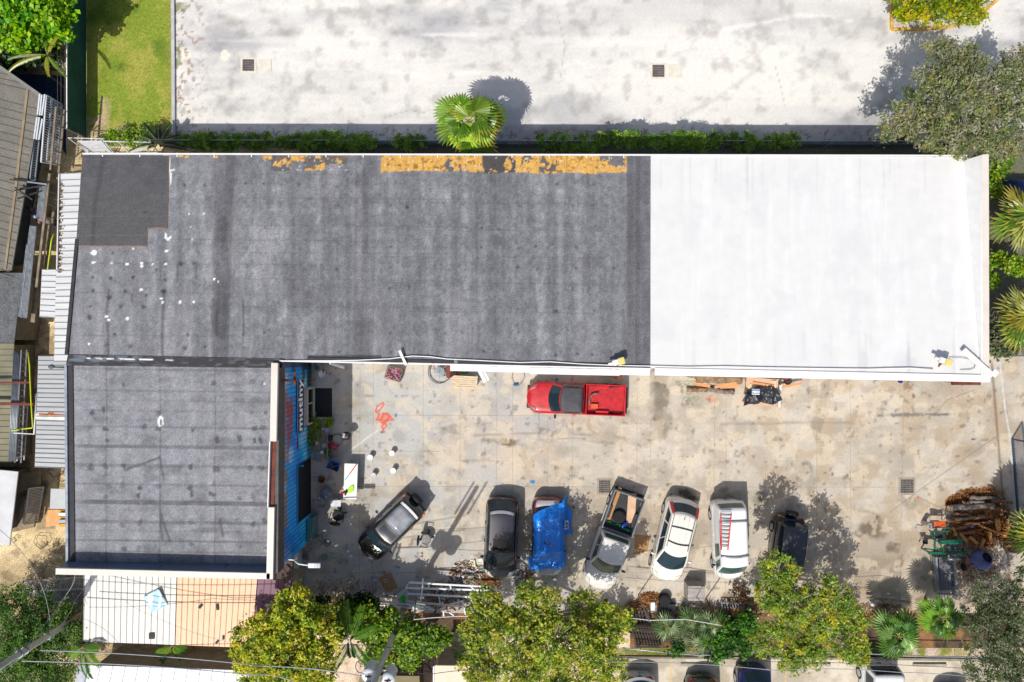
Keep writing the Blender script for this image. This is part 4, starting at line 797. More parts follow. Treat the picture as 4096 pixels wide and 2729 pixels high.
    def cabin(s, roofm):
        mb = MB()
        for sd, n in (('f', 12), ('R', 10), ('r', 12), ('L', 10)): mb.grid(lambda u, v, sd=sd: s.csurf(sd, u, v), n, 5)
        s.cabo = mb.build('cabin', s.m, s.t, smooth=True)
        mb = MB()
        def rf(u, v):
            a = s.csurf('f', u, 1); b = s.csurf('r', 1 - u, 1); P = a.lerp(b, v); e = math.sin(PI * v) * .03 * (1 if u in (0, 1) else 1)
            P.y += (1 if P.y > 0 else -1) * 0; P.z += .045 * (1 - (2 * u - 1) ** 2) * min(1, 6 * v, 6 * (1 - v)) ** .5 + .0; return P
        mb.grid(rf, 14, 14); s.rf = rf; s.roofo = mb.build('roof', roofm, s.t, smooth=True, solid=.02)
        def g(name, sd, u0, u1, v0, v1, m=None):
            b = MB(); b.grid(lambda u, v: s.csurf(sd, u0 + (u1 - u0) * u, v0 + (v1 - v0) * v, .012), 10, 4); return b.build(name, m or s.glass, s.t, smooth=True)
        s.g = g; c = s.cab
        if c.get('front', 1): g('windshield', 'f', .05, .95, .04, .95)
        if c.get('rear', 1): g('rear_window', 'r', .08, .92, c.get('rv', .2), .92)
        for a, b in c.get('side', ((.06, .46), (.5, .92))):
            g('side_window', 'R', a, b, .12, .86); g('side_window', 'L', 1 - b, 1 - a, .12, .86)
    def roofpatch(s, name, u0, u1, v0, v1, m, off=.012, solid=.01):
        mb = MB(); mb.grid(lambda u, v: s.rf(u0 + (u1 - u0) * u, v0 + (v1 - v0) * v) + Vector((0, 0, off)), 6, 6); return mb.build(name, m, s.t, smooth=True, solid=solid)
    def wheels(s, fx=.85, rx=.85, r=.33):
        for x in (s.L / 2 - fx, -s.L / 2 + rx):
            for sg in (1, -1):
                y = sg * (s.h - .1); b = MB(); b.lathe((x, y, r), [(r * .62, -.1), (r * .95, -.11), (r, -.07), (r, .07), (r * .95, .11), (r * .62, .1)], 20, 'Y'); o = b.build('wheel', M_tyre, s.t, smooth=True)
                b = MB(); b.lathe((x, y + sg * .095, r), [(.02, .012), (r * .6, .02), (r * .62, -.02)], 14, 'Y'); b.build('rim', M_rim, o)
    def mirrors(s, x, m=None, z=None, ln=.18, q=(1, -1)):
        for sg in q:
            b = MB(); zz = z or s.zt(x) + .04; b.sph((s.L / 2 - x, sg * (s.h + ln * .55), zz), (.07, ln * .62, .08), 10, 6); b.build('mirror', m or s.m, s.t, smooth=True)
    def lamps(s, hm=None, tail=True, tm=None, tq=(.62, .97), tx=.2, hl=.42, hx=.05):
        for sg in (1, -1):
            s.patch('headlight', hx, hx + hl, sg * .60, sg * .95, hm or M_lamp, side=.12)
            if tail: s.patch('taillight', s.L - tx, s.L - .1, sg * tq[0], sg * tq[1], tm or M_red)
    def handles(s, xs, m=None):
        for x in xs:
            for sg in (1, -1): b = MB(); b.box((s.L / 2 - x, sg * (s.h + .01), s.zt(x) - .16), (.2, .03, .03)); b.build('door_handle', m or s.m, s.t, bevel=.008)
def rpx(ox, oy, k): return lambda x, y: (ox + x / k, oy + y / k)
z1 = rpx(1850, 1850, 2.851); z2 = rpx(2500, 1850, 2.6133); z6 = rpx(1050, 1900, 2.769)
SUV = [(0, .62), (.03, .78), (.10, .90), (.26, 1.0), (.5, 1.03), (.9, 1.02), (.97, .98), (1, .72)]
# dark grey off-roader with silver roof
M_dg = paint('charcoal', A(34, 38, 44), .3); M_sv = paint('dull_silver', A(128, 134, 144), .5, .1, .3)
c = Car('parked_suv', 'charcoal off-roader with pale silver roof and spare wheel, parked diagonally near the blue wall', 'car', z6(1122, 872), z6(1712, 290), 1.72, M_dg, SUV, dict(x=(1.12, 1.72, 3.95, 4.15), z=1.62, wt=.80, side=((.05, .34), (.37, .64), (.68, .95)), bow=(.22, .06)), roofm=M_dg)
c.roofpatch('roof_panel', .07, .93, .36, .90, M_sv); c.roofpatch('sunroof', .12, .82, .10, .30, mat('tinted_roof_glass', A(34, 44, 60), .2, var=.1), .014, 0); c.roofpatch('spoiler', .04, .96, .915, .975, mat('spoiler_white', A(226, 226, 226), .5), .03, .03)
for sg in (.02, .96): c.roofpatch('roof_rail', sg, sg + .02, .05, .9, M_trim, .04, .03)
c.mirrors(1.3); c.handles((2.1, 3.0)); c.patch('hood', .12, 1.05, -.86, .86, paint('hood_black', A(20, 23, 30), .25, .9), .006, nx=10, nq=8)
for sg in (1, -1): c.patch('headlight', .0, .2, sg * .55, sg * .86, M_lamp, side=.1); b = MB(); b.box((-c.L / 2 + .12, sg * c.h * .86, 1.1), (.14, .12, .5)); b.build('taillight', M_orange, c.t, bevel=.02)
b = MB(); b.lathe((-c.L / 2 - .16, -.12, .86), [(.16, -.1), (.33, -.11), (.36, -.06), (.36, .06), (.33, .11), (.16, .1)], 22, 'X'); o = b.build('spare_wheel', M_tyre, c.t, smooth=True)
b = MB(); b.box((-c.L / 2 + .02, 0, .52), (.16, 1.5, .2)); b.build('rear_bumper', mat('grey_bumper', A(128, 130, 132), .6), c.t, bevel=.03)
b = MB(); b.box((c.L / 2 - .14, 0, .42), (.22, 1.2, .2)); b.build('front_bumper', M_trim, c.t, bevel=.05)
# black SUV
M_bk = paint('black', A(22, 23, 27), .25, .5); M_bkm = paint('black_violet', A(40, 40, 54), .3, .4)
c = Car('parked_suv', 'glossy black SUV with a dark sunroof, its nose in the leaf litter', 'car', z1(420, 1322), z1(462, 392), 1.84, M_bk, [(0, .6), (.04, .76), (.12, .9), (.24, 1.0), (.5, 1.04), (.9, 1.05), (.97, .98), (1, .7)], dict(x=(1.05, 1.82, 3.95, 4.45), z=1.60, wt=.78, side=((.05, .36), (.39, .66), (.70, .93)), bow=(.3, .14)), roofm=M_bkm)
c.lamps(tq=(.66, .98), tx=.5); c.roofpatch('sunroof', .2, .8, .1, .36, mat('sunroof_glass', A(12, 13, 18), .12, coat=.2, var=.05), .014, 0); c.roofpatch('spoiler', .04, .96, .93, 1.0, paint('spoiler_grey', A(140, 142, 152), .3), .02, .03); c.mirrors(1.35, M_bk); c.handles((2.2, 3.2)); c.patch('hood', .18, 1.0, -.82, .82, paint('hood_grey', A(54, 56, 66), .4, .3, .35), .006, nx=10, nq=8)
c.patch('licence_plate', c.L - .12, c.L - .03, -.22, .22, mat('plate', A(190, 190, 186), .5))
b = MB(); [b.box((c.L / 2 - 1.06 + .01 * (i % 3), -.75 + i * .068, 1.06), (.03, .06, .02), rz=i) for i in range(23)]; b.build('wiper_leaf_line', mat('wet_leaf', A(112, 72, 44), .9, var=.4), c.t)
# maroon car under the blue tarpaulin
M_mar = paint('maroon', A(86, 34, 36), .3, .8); M_sil = paint('silver', A(172, 172, 176), .35, .5)
c = Car('parked_sedan', 'maroon sedan with silver boot lid, mostly hidden under a blue tarpaulin', 'car', z1(965, 1300), z1(972, 388), 1.74, M_mar, [(0, .6), (.04, .72), (.12, .82), (.26, .92), (.5, .96), (.78, .96), (.93, .98), (.98, .9), (1, .66)], dict(x=(1.25, 1.95, 3.35, 4.0), z=1.40, wt=.72, bow=(.3, .2)))
c.lamps(tq=(.42, .96), tx=.16); c.patch('boot_lid', c.L - .58, c.L - .13, -.8, .8, M_sil, .01, nx=8, nq=8); c.patch('hood', .1, 1.15, -.8, .8, M_sil, .006, nx=8, nq=8); c.mirrors(1.55); tarpcar = c
c.roofpatch('roof_edge', .05, .95, .92, 1.0, M_sil, .012, .02)
def drape(name, m, poly, hfn, label, cat, n=90, wr=.035, seed=1, solid=.012, group=None, smooth=True):
    """cloth over hfn(x,y) inside a pixel outline; poly points are (px, py, h)"""
    P = [Vector(W(*p)) for p in poly]; xs = [p.x for p in P]; ys = [p.y for p in P]; x0, x1, y0, y1 = min(xs), max(xs), min(ys), max(ys)
    st = max(x1 - x0, y1 - y0) / n; nx = int((x1 - x0) / st) + 2; ny = int((y1 - y0) / st) + 2
    gx, gy = np.meshgrid(x0 + np.arange(nx) * st, y0 + np.arange(ny) * st)
    ins = np.zeros(gx.shape, bool); j = len(P) - 1; dist = np.full(gx.shape, 9.0)
    for i in range(len(P)):
        a, b = P[i], P[j]; cond = ((a.y > gy) != (b.y > gy)) & (gx < (b.x - a.x) * (gy - a.y) / (b.y - a.y + 1e-9) + a.x); ins ^= cond; j = i
        t = np.clip(((gx - a.x) * (b.x - a.x) + (gy - a.y) * (b.y - a.y)) / max((b - a).length_squared, 1e-9), 0, 1); dist = np.minimum(dist, np.hypot(gx - a.x - t * (b.x - a.x), gy - a.y - t * (b.y - a.y)))
    z = np.vectorize(hfn)(gx, gy); 
    for _ in range(3): z = np.maximum(z, (np.roll(z, 1, 0) + np.roll(z, -1, 0) + np.roll(z, 1, 1) + np.roll(z, -1, 1)) / 4)
    rid = 1 - np.abs(fbm(gx * 1.0, gy * .5, .7, 3, seed) - .5) * 5; z = z + np.clip(rid, 0, 1) * wr + (fbm(gx, gy, .3, 3, seed + 4) - .5) * wr * 1.6 + .02
    z = np.where(dist < .25, z - (1 - dist / .25) ** 2 * .03, z); z = np.maximum(z, .04)
    V = np.stack([gx, gy, z], -1).reshape(-1, 3); idx = np.arange(nx * ny).reshape(ny, nx); ok = ins[:-1, :-1] & ins[1:, 1:] & ins[:-1, 1:] & ins[1:, :-1]
    Q = np.stack([idx[:-1, :-1], idx[:-1, 1:], idx[1:, 1:], idx[1:, :-1]], -1)[ok]; used, inv = np.unique(Q.ravel(), return_inverse=True); V = V[used]; Q = inv.reshape(-1, 4)
    o = npmesh(name, V, Q, m, None, None, smooth, origin=((x0 + x1) / 2, (y0 + y1) / 2, float(V[:, 2].min()))); md = o.modifiers.new('s', 'SOLIDIFY'); md.thickness = solid; md.offset = 1
    return tag(o, label, cat, group)
def carh(c, x, y):
    p = Matrix.Rotation(-c.rz, 3, 'Z') @ (Vector((x, y, 0)) - Vector((c.t.location.x, c.t.location.y, 0))); X = c.L / 2 - p.x
    if X < -.25 or X > c.L + .25: return .35
    a = abs(p.y) / c.h
    if a > 1.03: return max(.25, .95 - (a - 1.03) * 3.2)
    xwb, xwt, xrt, xrb = c.cab['x']; zb = c.zt(min(max(X, 0), c.L)) + .06; up = min(1, max(0, (X - xwb + .25) / (xwt - xwb)), max(0, (xrb + .15 - X) / (xrb - xrt)))
    k = min(1, max(0, (1.0 - a) / .26)); return zb + (c.cab['z'] + .06 - zb) * up * k
TP = [(1195, 370, .9), (1215, 430, .9), (1180, 500, .9), (1235, 535, .7), (1255, 600, .6), (1250, 720, .6), (1235, 760, .6), (1270, 800, .5), (1255, 835, .5), (1180, 850, .8), (1175, 1010, .8), (1205, 1050, .7), (1195, 1130, .7), (1180, 1190, .7), (1100, 1210, .7), (1000, 1205, .8), (870, 1225, .7), (770, 1218, .6), (735, 1130, .6), (742, 1090, .6), (795, 1060, .8), (812, 850, 1.3), (788, 835, 1.), (812, 790, 1.3), (802, 610, 1.4), (860, 560, 1.4), (1020, 500, 1.3), (1130, 450, 1.), (1160, 400, .9)]
drape('tarpaulin', mat('blue_tarp', A(26, 138, 246), .45, var=.12, scale=2, coat=.15), [(*z1(a, b), h_) for a, b, h_ in TP], lambda x, y: carh(tarpcar, x, y), 'bright blue tarpaulin draped and tied over the maroon sedan', 'tarpaulin', 130, .06)
p = Vector(W(*z1(1185, 712), 1.05)); b = MB()
for dx, dy, a, l in ((0, .2, .0, 1), (0, -.2, .0, 1), (0, 0, 0, 1)): b.box(p + Vector((0, dy, 0)), (.2, .05, .18))
for sx in (.09, -.09): b.box(p + Vector((sx, 0, 0)), (.04, .45, .178))
solo(b, 'concrete_block', mat('block_grey', A(190, 184, 178), .9, var=.2, fine=.2), 'hollow concrete block weighing down the blue tarpaulin', 'block')
# silver pickup with open bed
M_sp = paint('pickup_silver', A(226, 224, 218), .4, .3, .08)
def bed(c, x0, hwall=.95, fm=None, wm=None, ridge=9, tl=None, wl=.07):
    L = c.L; x1 = L - .1; cx = L / 2 - (x0 + x1) / 2; ln = x1 - x0; wm = wm or c.m
    b = MB()
    b.box((cx, c.h - wl / 2 - .02, (hwall + .5) / 2), (ln, wl, hwall - .5)); b.box((cx, -c.h + wl / 2 + .02, (hwall + .5) / 2), (ln, wl, hwall - .5)); b.box((L / 2 - x0 - .04, 0, (hwall + .5) / 2), (.07, c.W - .1, hwall - .5)); b.build('bed_side', wm, c.t, bevel=.02)
    b = MB(); b.box((L / 2 - x1 + .03, 0, (hwall + .5) / 2 - .01), (.08, c.W - .2, hwall - .52)); b.build('tailgate', wm, c.t, bevel=.02)
    b = MB(); b.box((cx, 0, .60), (ln - .1, c.W - .26, .05))
    for i in range(ridge * 2 + 1): b.box((cx, -c.h + .2 + i * (c.W - .4) / (ridge * 2), .63), (ln - .16, .035, .02))
    b.build('bed_floor', fm or M_trim, c.t)
    b = MB(); [b.box((cx, sg * (c.h - .055), hwall + .012), (ln, .05, .02)) for sg in (1, -1)]; b.build('bed_rail', tl or M_chrome, c.t)
    for sx in (x0 + .95,): [MB().box((L / 2 - sx, sg * (c.h - .19), .72), (.75, .2, .2)).build('wheel_arch', fm or M_trim, c.t, bevel=.04) for sg in (1, -1)]
f = z1(1515, 1425); r_ = z1(1905, 335)
c = Car('parked_pickup', 'silver pickup truck with a loaded open bed, parked aslant', 'pickup', f, r_, 1.86, M_sp, [(0, .62), (.03, .82), (.1, .94), (.24, 1.02), (.56, 1.04), (.575, .55), (.985, .55), (1, .5)], dict(x=(1.35, 2.0, 3.1, 3.28), z=1.68, wt=.80, side=((.06, .52), (.56, .93)), bow=(.3, .02), rv=.3), glass=M_glassg)
bed(c, 3.38, 1.0, mat('bedliner', A(60, 62, 66), .8, var=.2), mat('bed_grey', A(120, 122, 126), .45)); c.lamps(tail=False); c.mirrors(1.5, M_trim, ln=.22); c.handles((2.5,)); b = MB(); b.box((-c.L / 2 + .0, 0, .5), (.14, 1.7, .18)); b.build('rear_bumper', M_trim, c.t, bevel=.03)
pk = c
def onbed(c, x, y, z): v = Matrix.Rotation(c.rz, 3, 'Z') @ Vector((x, y, 0)); return Vector((c.t.location.x + v.x, c.t.location.y + v.y, z))
x0 = pk.L / 2
def L2(px, py, h, c=pk):
    p = Vector(W(px, py, h)); q = Matrix.Rotation(-c.rz, 3, 'Z') @ (p - Vector((c.t.location.x, c.t.location.y, 0))); return q
a, b_ = Vector(W(*z1(1800, 290), .78)), Vector(W(*z1(1665, 650), .74)); b = MB(); b.bar(a, b_, .19, .05); solo(b, 'timber_plank', mat('plank_orange', A(188, 136, 78), .75, var=.25, aniso=(1, 6, 1)), 'brown timber plank along the left side of the silver pickup bed', 'plank')
a, b_ = Vector(W(*z1(1938, 355), .74)), Vector(W(*z1(1915, 690), .74)); b = MB(); b.bar(a, b_, .46, .03); solo(b, 'plywood_sheet', mat('ply_pale', A(222, 184, 148), .75, var=.15, scale=2), 'pale plywood sheet lying in the silver pickup bed', 'plywood')
p = Vector(W(*z1(1785, 622), .82)); w_ = thing('loose_wheel', 'loose spare wheel lying flat in the silver pickup bed', 'wheel', (p.x, p.y, .66)); SHIFT[w_.name] = Vector(); b = MB(); b.lathe((0, 0, .12), [(.2, -.1), (.33, -.11), (.37, -.06), (.37, .06), (.33, .11), (.2, .1)], 26); b.build('tyre', M_tyre, w_, smooth=True)
b = MB(); b.lathe((0, 0, .15), [(.2, .05), (.215, .07), (.2, .02), (.19, -.01), (.05, -.01), (.04, .03), (.001, .03)], 20); 
for i in range(6): a = i * PI / 3; b.bar((.04 * math.cos(a), .04 * math.sin(a), .17), (.2 * math.cos(a), .2 * math.sin(a), .19), .07, .03)
b.build('rim', M_rim, w_)
b = MB(); rr = random.Random(8)
p = [(*z1(x, y), .7) for x, y in ((1625, 680), (1680, 655), (1720, 690), (1800, 700), (1850, 740), (1940, 770), (1935, 800), (1880, 790), (1780, 740), (1700, 705))]
drape('green_netting', mat('green_net', A(16, 130, 84), .7, var=.4, scale=8), p, lambda x, y: .68, 'crumpled green netting at the cab end of the pickup bed', 'netting', 40, .12)
p = Vector(W(*z1(1848, 712), .85)); b = MB(); d = Vector((.8, .6, 0)); b.lathe(tuple(p), [(.001, -.2), (.1, -.2), (.12, -.17), (.12, .1), (.06, .17), (.04, .2), (.001, .2)], 14, 'X', rz=.6); solo(b, 'water_jug', mat('blue_jug', A(30, 70, 170), .2, coat=.5), 'blue water bottle on its side in the silver pickup bed', 'bottle', smooth=True)
# pearl SUV with cross bars
M_pw = paint('pearl', A(240, 236, 226), .25, .9, .03)
c = Car('parked_suv', 'pearl white SUV with black roof bars and red tail lamps', 'car', z2(400, 1228), z2(612, 372), 1.84, M_pw, [(0, .62), (.04, .8), (.12, .93), (.26, 1.02), (.5, 1.06), (.9, 1.08), (.97, 1.0), (1, .7)], dict(x=(1.10, 1.95, 3.95, 4.5), z=1.64, wt=.76, side=((.05, .34), (.37, .66), (.70, .92)), bow=(.34, .16)))
c.lamps(tail=False)
for sg in (1, -1): c.g('taillight', 'r', .0 if sg > 0 else .9, .1 if sg > 0 else 1.0, .1, .98, M_red)
for v in (.28, .66): c.roofpatch('roof_bar', .08, .92, v - .012, v + .012, M_trim, .05, .03)
for u in (.07, .91): c.roofpatch('roof_rail', u, u + .022, .12, .97, M_trim, .03, .03)
for u in (.3, .5, .7): c.roofpatch('roof_groove', u - .004, u + .004, .35, .95, mat('groove', A(190, 186, 178), .5), .014, .004)
c.roofpatch('aerial', .49, .51, .86, .92, M_trim, .04, .03); c.mirrors(1.45, M_pw, ln=.24); c.handles((2.3, 3.2), M_chrome)
# white van with ladder
M_vw = paint('van_white', A(242, 243, 244), .35, .5, .02)
c = Car('parked_van', 'white panel van with a red railed ladder on its roof rack', 'van', z2(1085, 1212), z2(1050, 392), 1.69, M_vw, [(0, .62), (.03, .8), (.08, .9), (.15, 1.0), (.5, 1.04), (.96, 1.04), (1, .8)], dict(x=(.55, 1.12, 4.22, 4.44), z=1.84, wt=.88, wb=.97, side=((.03, .14), (.20, .40)), bow=(.16, .04), rv=.35), cr=(.6, .25), glass=glassmat('van_glass', A(60, 92, 88)))
c.lamps(); c.mirrors(.95, M_trim, ln=.2); c.handles((1.6, 2.6)); van = c
for v in (.18, .78): c.roofpatch('rack_bar', -.02, 1.02, v - .012, v + .012, mat('rack_grey', A(170, 172, 176), .4, .4), .09, .04)
b = MB(); b.box((c.L / 2 - .72, 0, 1.42), (.2, .5, .02), M=Matrix.Rotation(R(52), 3, 'Y')); b.build('dash_papers', mat('green_paper', A(60, 140, 110), .7), c.t)
ld = thing('ladder', 'aluminium ladder with red rails strapped on the white van', 'ladder', tuple(onbed(van, 0, 0, 1.95)))
ra, rb, rc, rd = [Vector(W(*z2(x, y), 1.99)) for x, y in ((1000, 545), (1110, 545), (1008, 915), (1075, 915))]
M_lr = mat('ladder_red', A(226, 56, 44), .5); M_al = mat('ladder_alu', A(200, 202, 206), .35, .5)
for p, q in ((ra, rc), (rb, rd)): b = MB(); b.bar(p, q, .05, .08); b.build('rail', M_lr, ld)
for i in range(9): t = (i + .3) / 9.2; b = MB(); b.bar(ra.lerp(rc, t), rb.lerp(rd, t), .06, .03); b.build('rung', M_al, ld)
b = MB(); b.bar(ra + Vector((0, .18, 0)), rb + Vector((0, .18, 0)), .14, .05); b.build('ladder_foot', M_al, ld)
# dark small jeep
c = Car('parked_suv', 'small black off-roader half under the tree with a spare wheel on its tail', 'car', z2(1625, 1300), z2(1722, 545), 1.66, paint('jeep_black', A(26, 28, 34), .3, .7), SUV, dict(x=(1.1, 1.6, 3.6, 3.8), z=1.64, wt=.80, side=((.05, .42), (.47, .95)), bow=(.16, .05)), roofm=paint('jeep_roof', A(58, 62, 74), .4, .4))
c.roofpatch('spoiler', .05, .95, .92, 1.0, mat('spoiler_dg', A(74, 78, 84), .5), .03, .03); c.mirrors(1.2)
for sg in (1, -1): b = MB(); b.box((-c.L / 2 + .06, sg * c.h * .84, .92), (.1, .2, .12)); b.build('taillight', M_orange, c.t, bevel=.02)
b = MB(); b.lathe((-c.L / 2 - .14, 0, .88), [(.16, -.09), (.32, -.1), (.35, -.05), (.35, .05), (.32, .1), (.16, .09)], 22, 'X'); b.build('spare_wheel', M_tyre, c.t, smooth=True); c.handles((2.0,))
# red pickup, nose to the left
z8 = rpx(1400, 1380, 1.3078); M_rd = paint('red', A(198, 22, 38), .42, .4, .28); M_bkroof = mat('sunburnt_roof', A(66, 66, 72), .55, var=.25, scale=3)
c = Car('parked_pickup', 'red pickup truck with black roof parked along the warehouse wall', 'pickup', z8(925, 270), z8(1446, 291), 1.78, M_rd, [(0, .66), (.03, .84), (.1, .93), (.24, .99), (.57, 1.0), (.585, .55), (.985, .55), (1, .5)], dict(x=(1.42, 1.95, 3.02, 3.2), z=1.58, wt=.78, side=((.06, .60), (.64, .93)), bow=(.26, .02), rv=.3), roofm=M_bkroof)
bed(c, 3.28, .95, mat('red_floor', A(196, 28, 40), .5, var=.3, scale=4), M_rd, 8, M_rd); c.lamps(hm=mat('lamp_dull', A(170, 90, 90), .3), tx=.12); c.mirrors(1.6, M_trim, ln=.22); c.handles((2.7,)); b = MB(); b.box((c.L / 2 - .12, 0, .45), (.2, 1.3, .22)); b.build('front_bumper', M_trim, c.t, bevel=.05); b = MB(); b.box((-c.L / 2 + .02, 0, .45), (.16, 1.5, .18)); b.build('rear_bumper', M_trim, c.t, bevel=.04)
rp = c; b = MB(); b.box((c.L / 2 - 1.55, -.55, 1.14), (.14, .26, .012)); b.build('windscreen_sticker', mat('sticker', A(180, 220, 214), .4), c.t)
p = Vector(W(*z8(1278, 320), .72)); b = MB(); b.box(p, (.40, .26, .2), rz=-.05); solo(b, 'orange_box', mat('box_orange', A(216, 96, 48), .6, var=.1), 'small orange box in the bed of the red pickup', 'box', bevel=.01)
b = MB(); pts = [Vector(W(*z8(x, y), .8)) for x, y in ((1252, 310), (1253, 285), (1262, 264), (1280, 254), (1300, 254))]; b.tube(pts, .055, 6); solo(b, 'curved_trim', mat('grey_trim', A(120, 108, 104), .6), 'curved grey wheel arch trim in the bed of the red pickup', 'trim', smooth=True)
# cars parked south of the fence, cut by the frame
G2 = 'cars parked in the bays south of the fence'
ZB = [(0, .6), (.05, .78), (.14, .88), (.27, .95), (.5, 1.0), (.85, 1.0), (.95, .95), (1, .66)]
def low(x, y, Wd, m, label, name='parked_car', cat='car', zc=1.45, cab=None, dx=0, L=4.3, glass=None, tm=None):
    f_ = (x + dx, y + L * 70.5); c = Car(name, label, cat, f_, (x, y), Wd, m, ZB, cab or dict(x=(1.0, 1.8, 3.3, 4.0), z=zc, wt=.76, bow=(.3, .22)), G2, glass=glass); c.lamps(tq=(.5, .96), tx=.4, tm=tm); c.mirrors(1.3); c.patch('licence_plate', c.L - .16, c.L - .05, -.18, .18, mat('dark_plate', A(80, 80, 78), .5)); return c
low(2556, 2692, 1.76, paint('mist', A(206, 208, 204), .35, .5), 'pale grey car cut by the bottom edge, leftmost in the bays')
low(2806, 2700, 1.76, paint('olive', A(58, 62, 50), .3, .7), 'dark olive car cut by the bottom edge, second from the left in the bays')
low(3010, 2660, 1.80, paint('navy', A(34, 48, 104), .3, .8), 'dark blue car reversed into the bay under the bare twigs', cab=dict(x=(1.0, 1.7, 3.6, 4.1), z=1.5, wt=.78, bow=(.3, .15)))
c = low(3508, 2640, 1.8, paint('box_white', A(236, 238, 242), .35, .5), 'white van with bright roof in the bay right of the twigs', 'parked_van', 'van', cab=dict(x=(.8, 1.2, 4.0, 4.2), z=1.9, wt=.88, wb=.97, bow=(.2, .04)))
low(3806, 2745, 1.76, paint('sand', A(150, 144, 132), .35, .5), 'car whose tail shadow alone reaches the picture, rightmost in the bays')
for x in (2546, 2790, 3256, 3720): b = MB(); p = W(x, 2661, .1); b.box((p[0], p[1], .08), (1.9, .16, .12)); solo(b, 'wheel_stop', mat('stop_conc', A(176, 168, 150), .9, var=.2), {2546: 'concrete wheel stop behind the pale grey car', 2790: 'concrete wheel stop behind the dark olive car', 3256: 'concrete wheel stop in the empty bay between blue car and white van', 3720: 'rightmost concrete wheel stop, right of the white van'}[x], 'wheel stop', 'wheel stops in the bays', bevel=.02)
# ------------------------------------------------------------------ VEGETATION
def leaf_quads(cen, L, wr=.5, rng=RNG, up=.95):
    n = len(cen); d = rng.normal(size=(n, 3)); d[:, 2] = d[:, 2] * .6 - .1; d /= np.linalg.norm(d, axis=1)[:, None]
    nrm = rng.normal(size=(n, 3)); nrm[:, 2] = np.abs(nrm[:, 2]) + up * 2; s = np.cross(d, nrm); s /= np.linalg.norm(s, axis=1)[:, None] + 1e-9
    L = L * rng.uniform(.45, 1.4, (n, 1)); a = cen - d * L / 2; b = cen + d * L / 2; m = cen + np.array([0, 0, .02])
    V = np.stack([a, m - s * L * wr / 2, b, m + s * L * wr / 2], 1).reshape(-1, 3); return V, np.arange(4 * n).reshape(-1, 4)
def tintcols(n, cols, rng, lo=.7, hi=1.2, clump=None):
    cols = np.array(cols); i = rng.integers(0, len(cols), n); c = cols[i]
    if clump is not None: c = cols[(clump + (rng.random(n) < .18) * rng.integers(0, len(cols), n)) % len(cols)]
    return np.repeat(c * rng.uniform(lo, hi, (n, 1)), 4, 0)
def crown(parent, blobs, n, L, cols, seed, wr=.5, cl=(.22, .5), per=34, name='crown', m=None, shell=.55, sparse=1.0):
    rng = np.random.default_rng(seed); vol = np.array([b[3] * b[4] for b in blobs]); vol /= vol.sum(); C = []; K = []
    nc = max(1, n // per); k = 0
    for b, f in zip(blobs, vol):
        m_ = max(1, int(nc * f)); d = rng.normal(size=(m_, 3)); d /= np.linalg.norm(d, axis=1)[:, None]; d[:, 2] = np.abs(d[:, 2]) * np.where(rng.random(m_) < .78, 1, -1)
        r = shell + (1 - shell) * rng.random(m_) ** .5; r *= rng.uniform(.86, 1.12, m_)
        c = np.array(b[:3]) + d * r[:, None] * np.array(b[3:6]); 
        for ci in c:
            q = int(per * rng.uniform(.6, 1.4)); rad = rng.uniform(*cl); o = rng.normal(size=(q, 3)) * rad * .42; o[:, 2] *= .7; C.append(ci + o); K.append(np.full(q, k)); k += 1
    C = np.concatenate(C); K = np.concatenate(K); kt = rng.integers(0, len(cols), k)[K]; V, Q = leaf_quads(C, L, wr, rng)
    return npmesh(name, V, Q, m or leafmat('leaf'), parent, tintcols(len(C), cols, rng, .82, 1.12, kt) * np.repeat(rng.uniform(.72, 1.22, k)[K], 4)[:, None])
M_bark = mat('bark', A(118, 106, 92), .9, var=.3, scale=6, bump=.4); M_twig = mat('pale_twig', A(176, 166, 150), .8, var=.2)
def tree(label, base, blobpx, n, L, cols, seed, tr=.14, name='broadleaf_tree', cat='tree', wr=.5, cl=(.22, .5), group=None, twigs=10, vis=None, sq=.55, per=34, **kw):
    bl = [(*W(px, py, h), r * .01428 * (1 - h / 39), r * .01428 * (1 - h / 39), r * .01428 * sq) for px, py, h, r in blobpx]
    bx, by = base; t = thing(name, label, cat, (bx, by, 0), group=group); rng = random.Random(seed)
    top = Vector(np.mean([b[:3] for b in bl], 0)); fork = Vector((bx, by, 0)).lerp(top, .45); b = MB(); b.tube([(bx, by, -.05), (bx + .05, by, fork.z * .5), fork], tr, 8, tr * .7)
    b.build('trunk', M_bark, t, smooth=True); b = MB()
    for q in bl:
        c = Vector(q[:3]); md = fork.lerp(c, .5) + Vector((rng.uniform(-.2, .2), rng.uniform(-.2, .2), .15)); b.tube([fork, md, c], tr * .5, 6, tr * .12)
        for i in range(twigs):
            d = Vector((rng.uniform(-1, 1), rng.uniform(-1, 1), rng.uniform(-.1, .8))).normalized(); e = c + Vector((d.x * q[3], d.y * q[4], d.z * q[5])) * rng.uniform(.7, 1.02); b.tube([c.lerp(md, .4 * rng.random()), c.lerp(e, .5) + Vector((0, 0, .1)), e], tr * .16, 4, .008)
    b.build('limb', vis or M_bark, t); crown(t, bl, n, L, cols, seed, wr, cl, per, **kw); return t
yg = [A(186, 198, 40, .92), A(206, 208, 54, .92), A(152, 178, 38, .92), A(212, 202, 58, .92), A(120, 148, 38, .92)]
G1 = 'trees along the south verge'
g3 = lambda x, y: W(x, y)[:2]
tree('round golden green tree over the corner of the shed roof', g3(1275, 2410), [(1150, 2560, 5.0, 160), (1040, 2590, 4.4, 110), (1190, 2430, 4.8, 90), (1270, 2520, 4.6, 100), (1060, 2660, 4.6, 110), (1230, 2670, 4.8, 120), (1130, 2640, 5.6, 120)], 26000, .18, yg, 21, .17, group=G1, per=40, cl=(.2, .42))
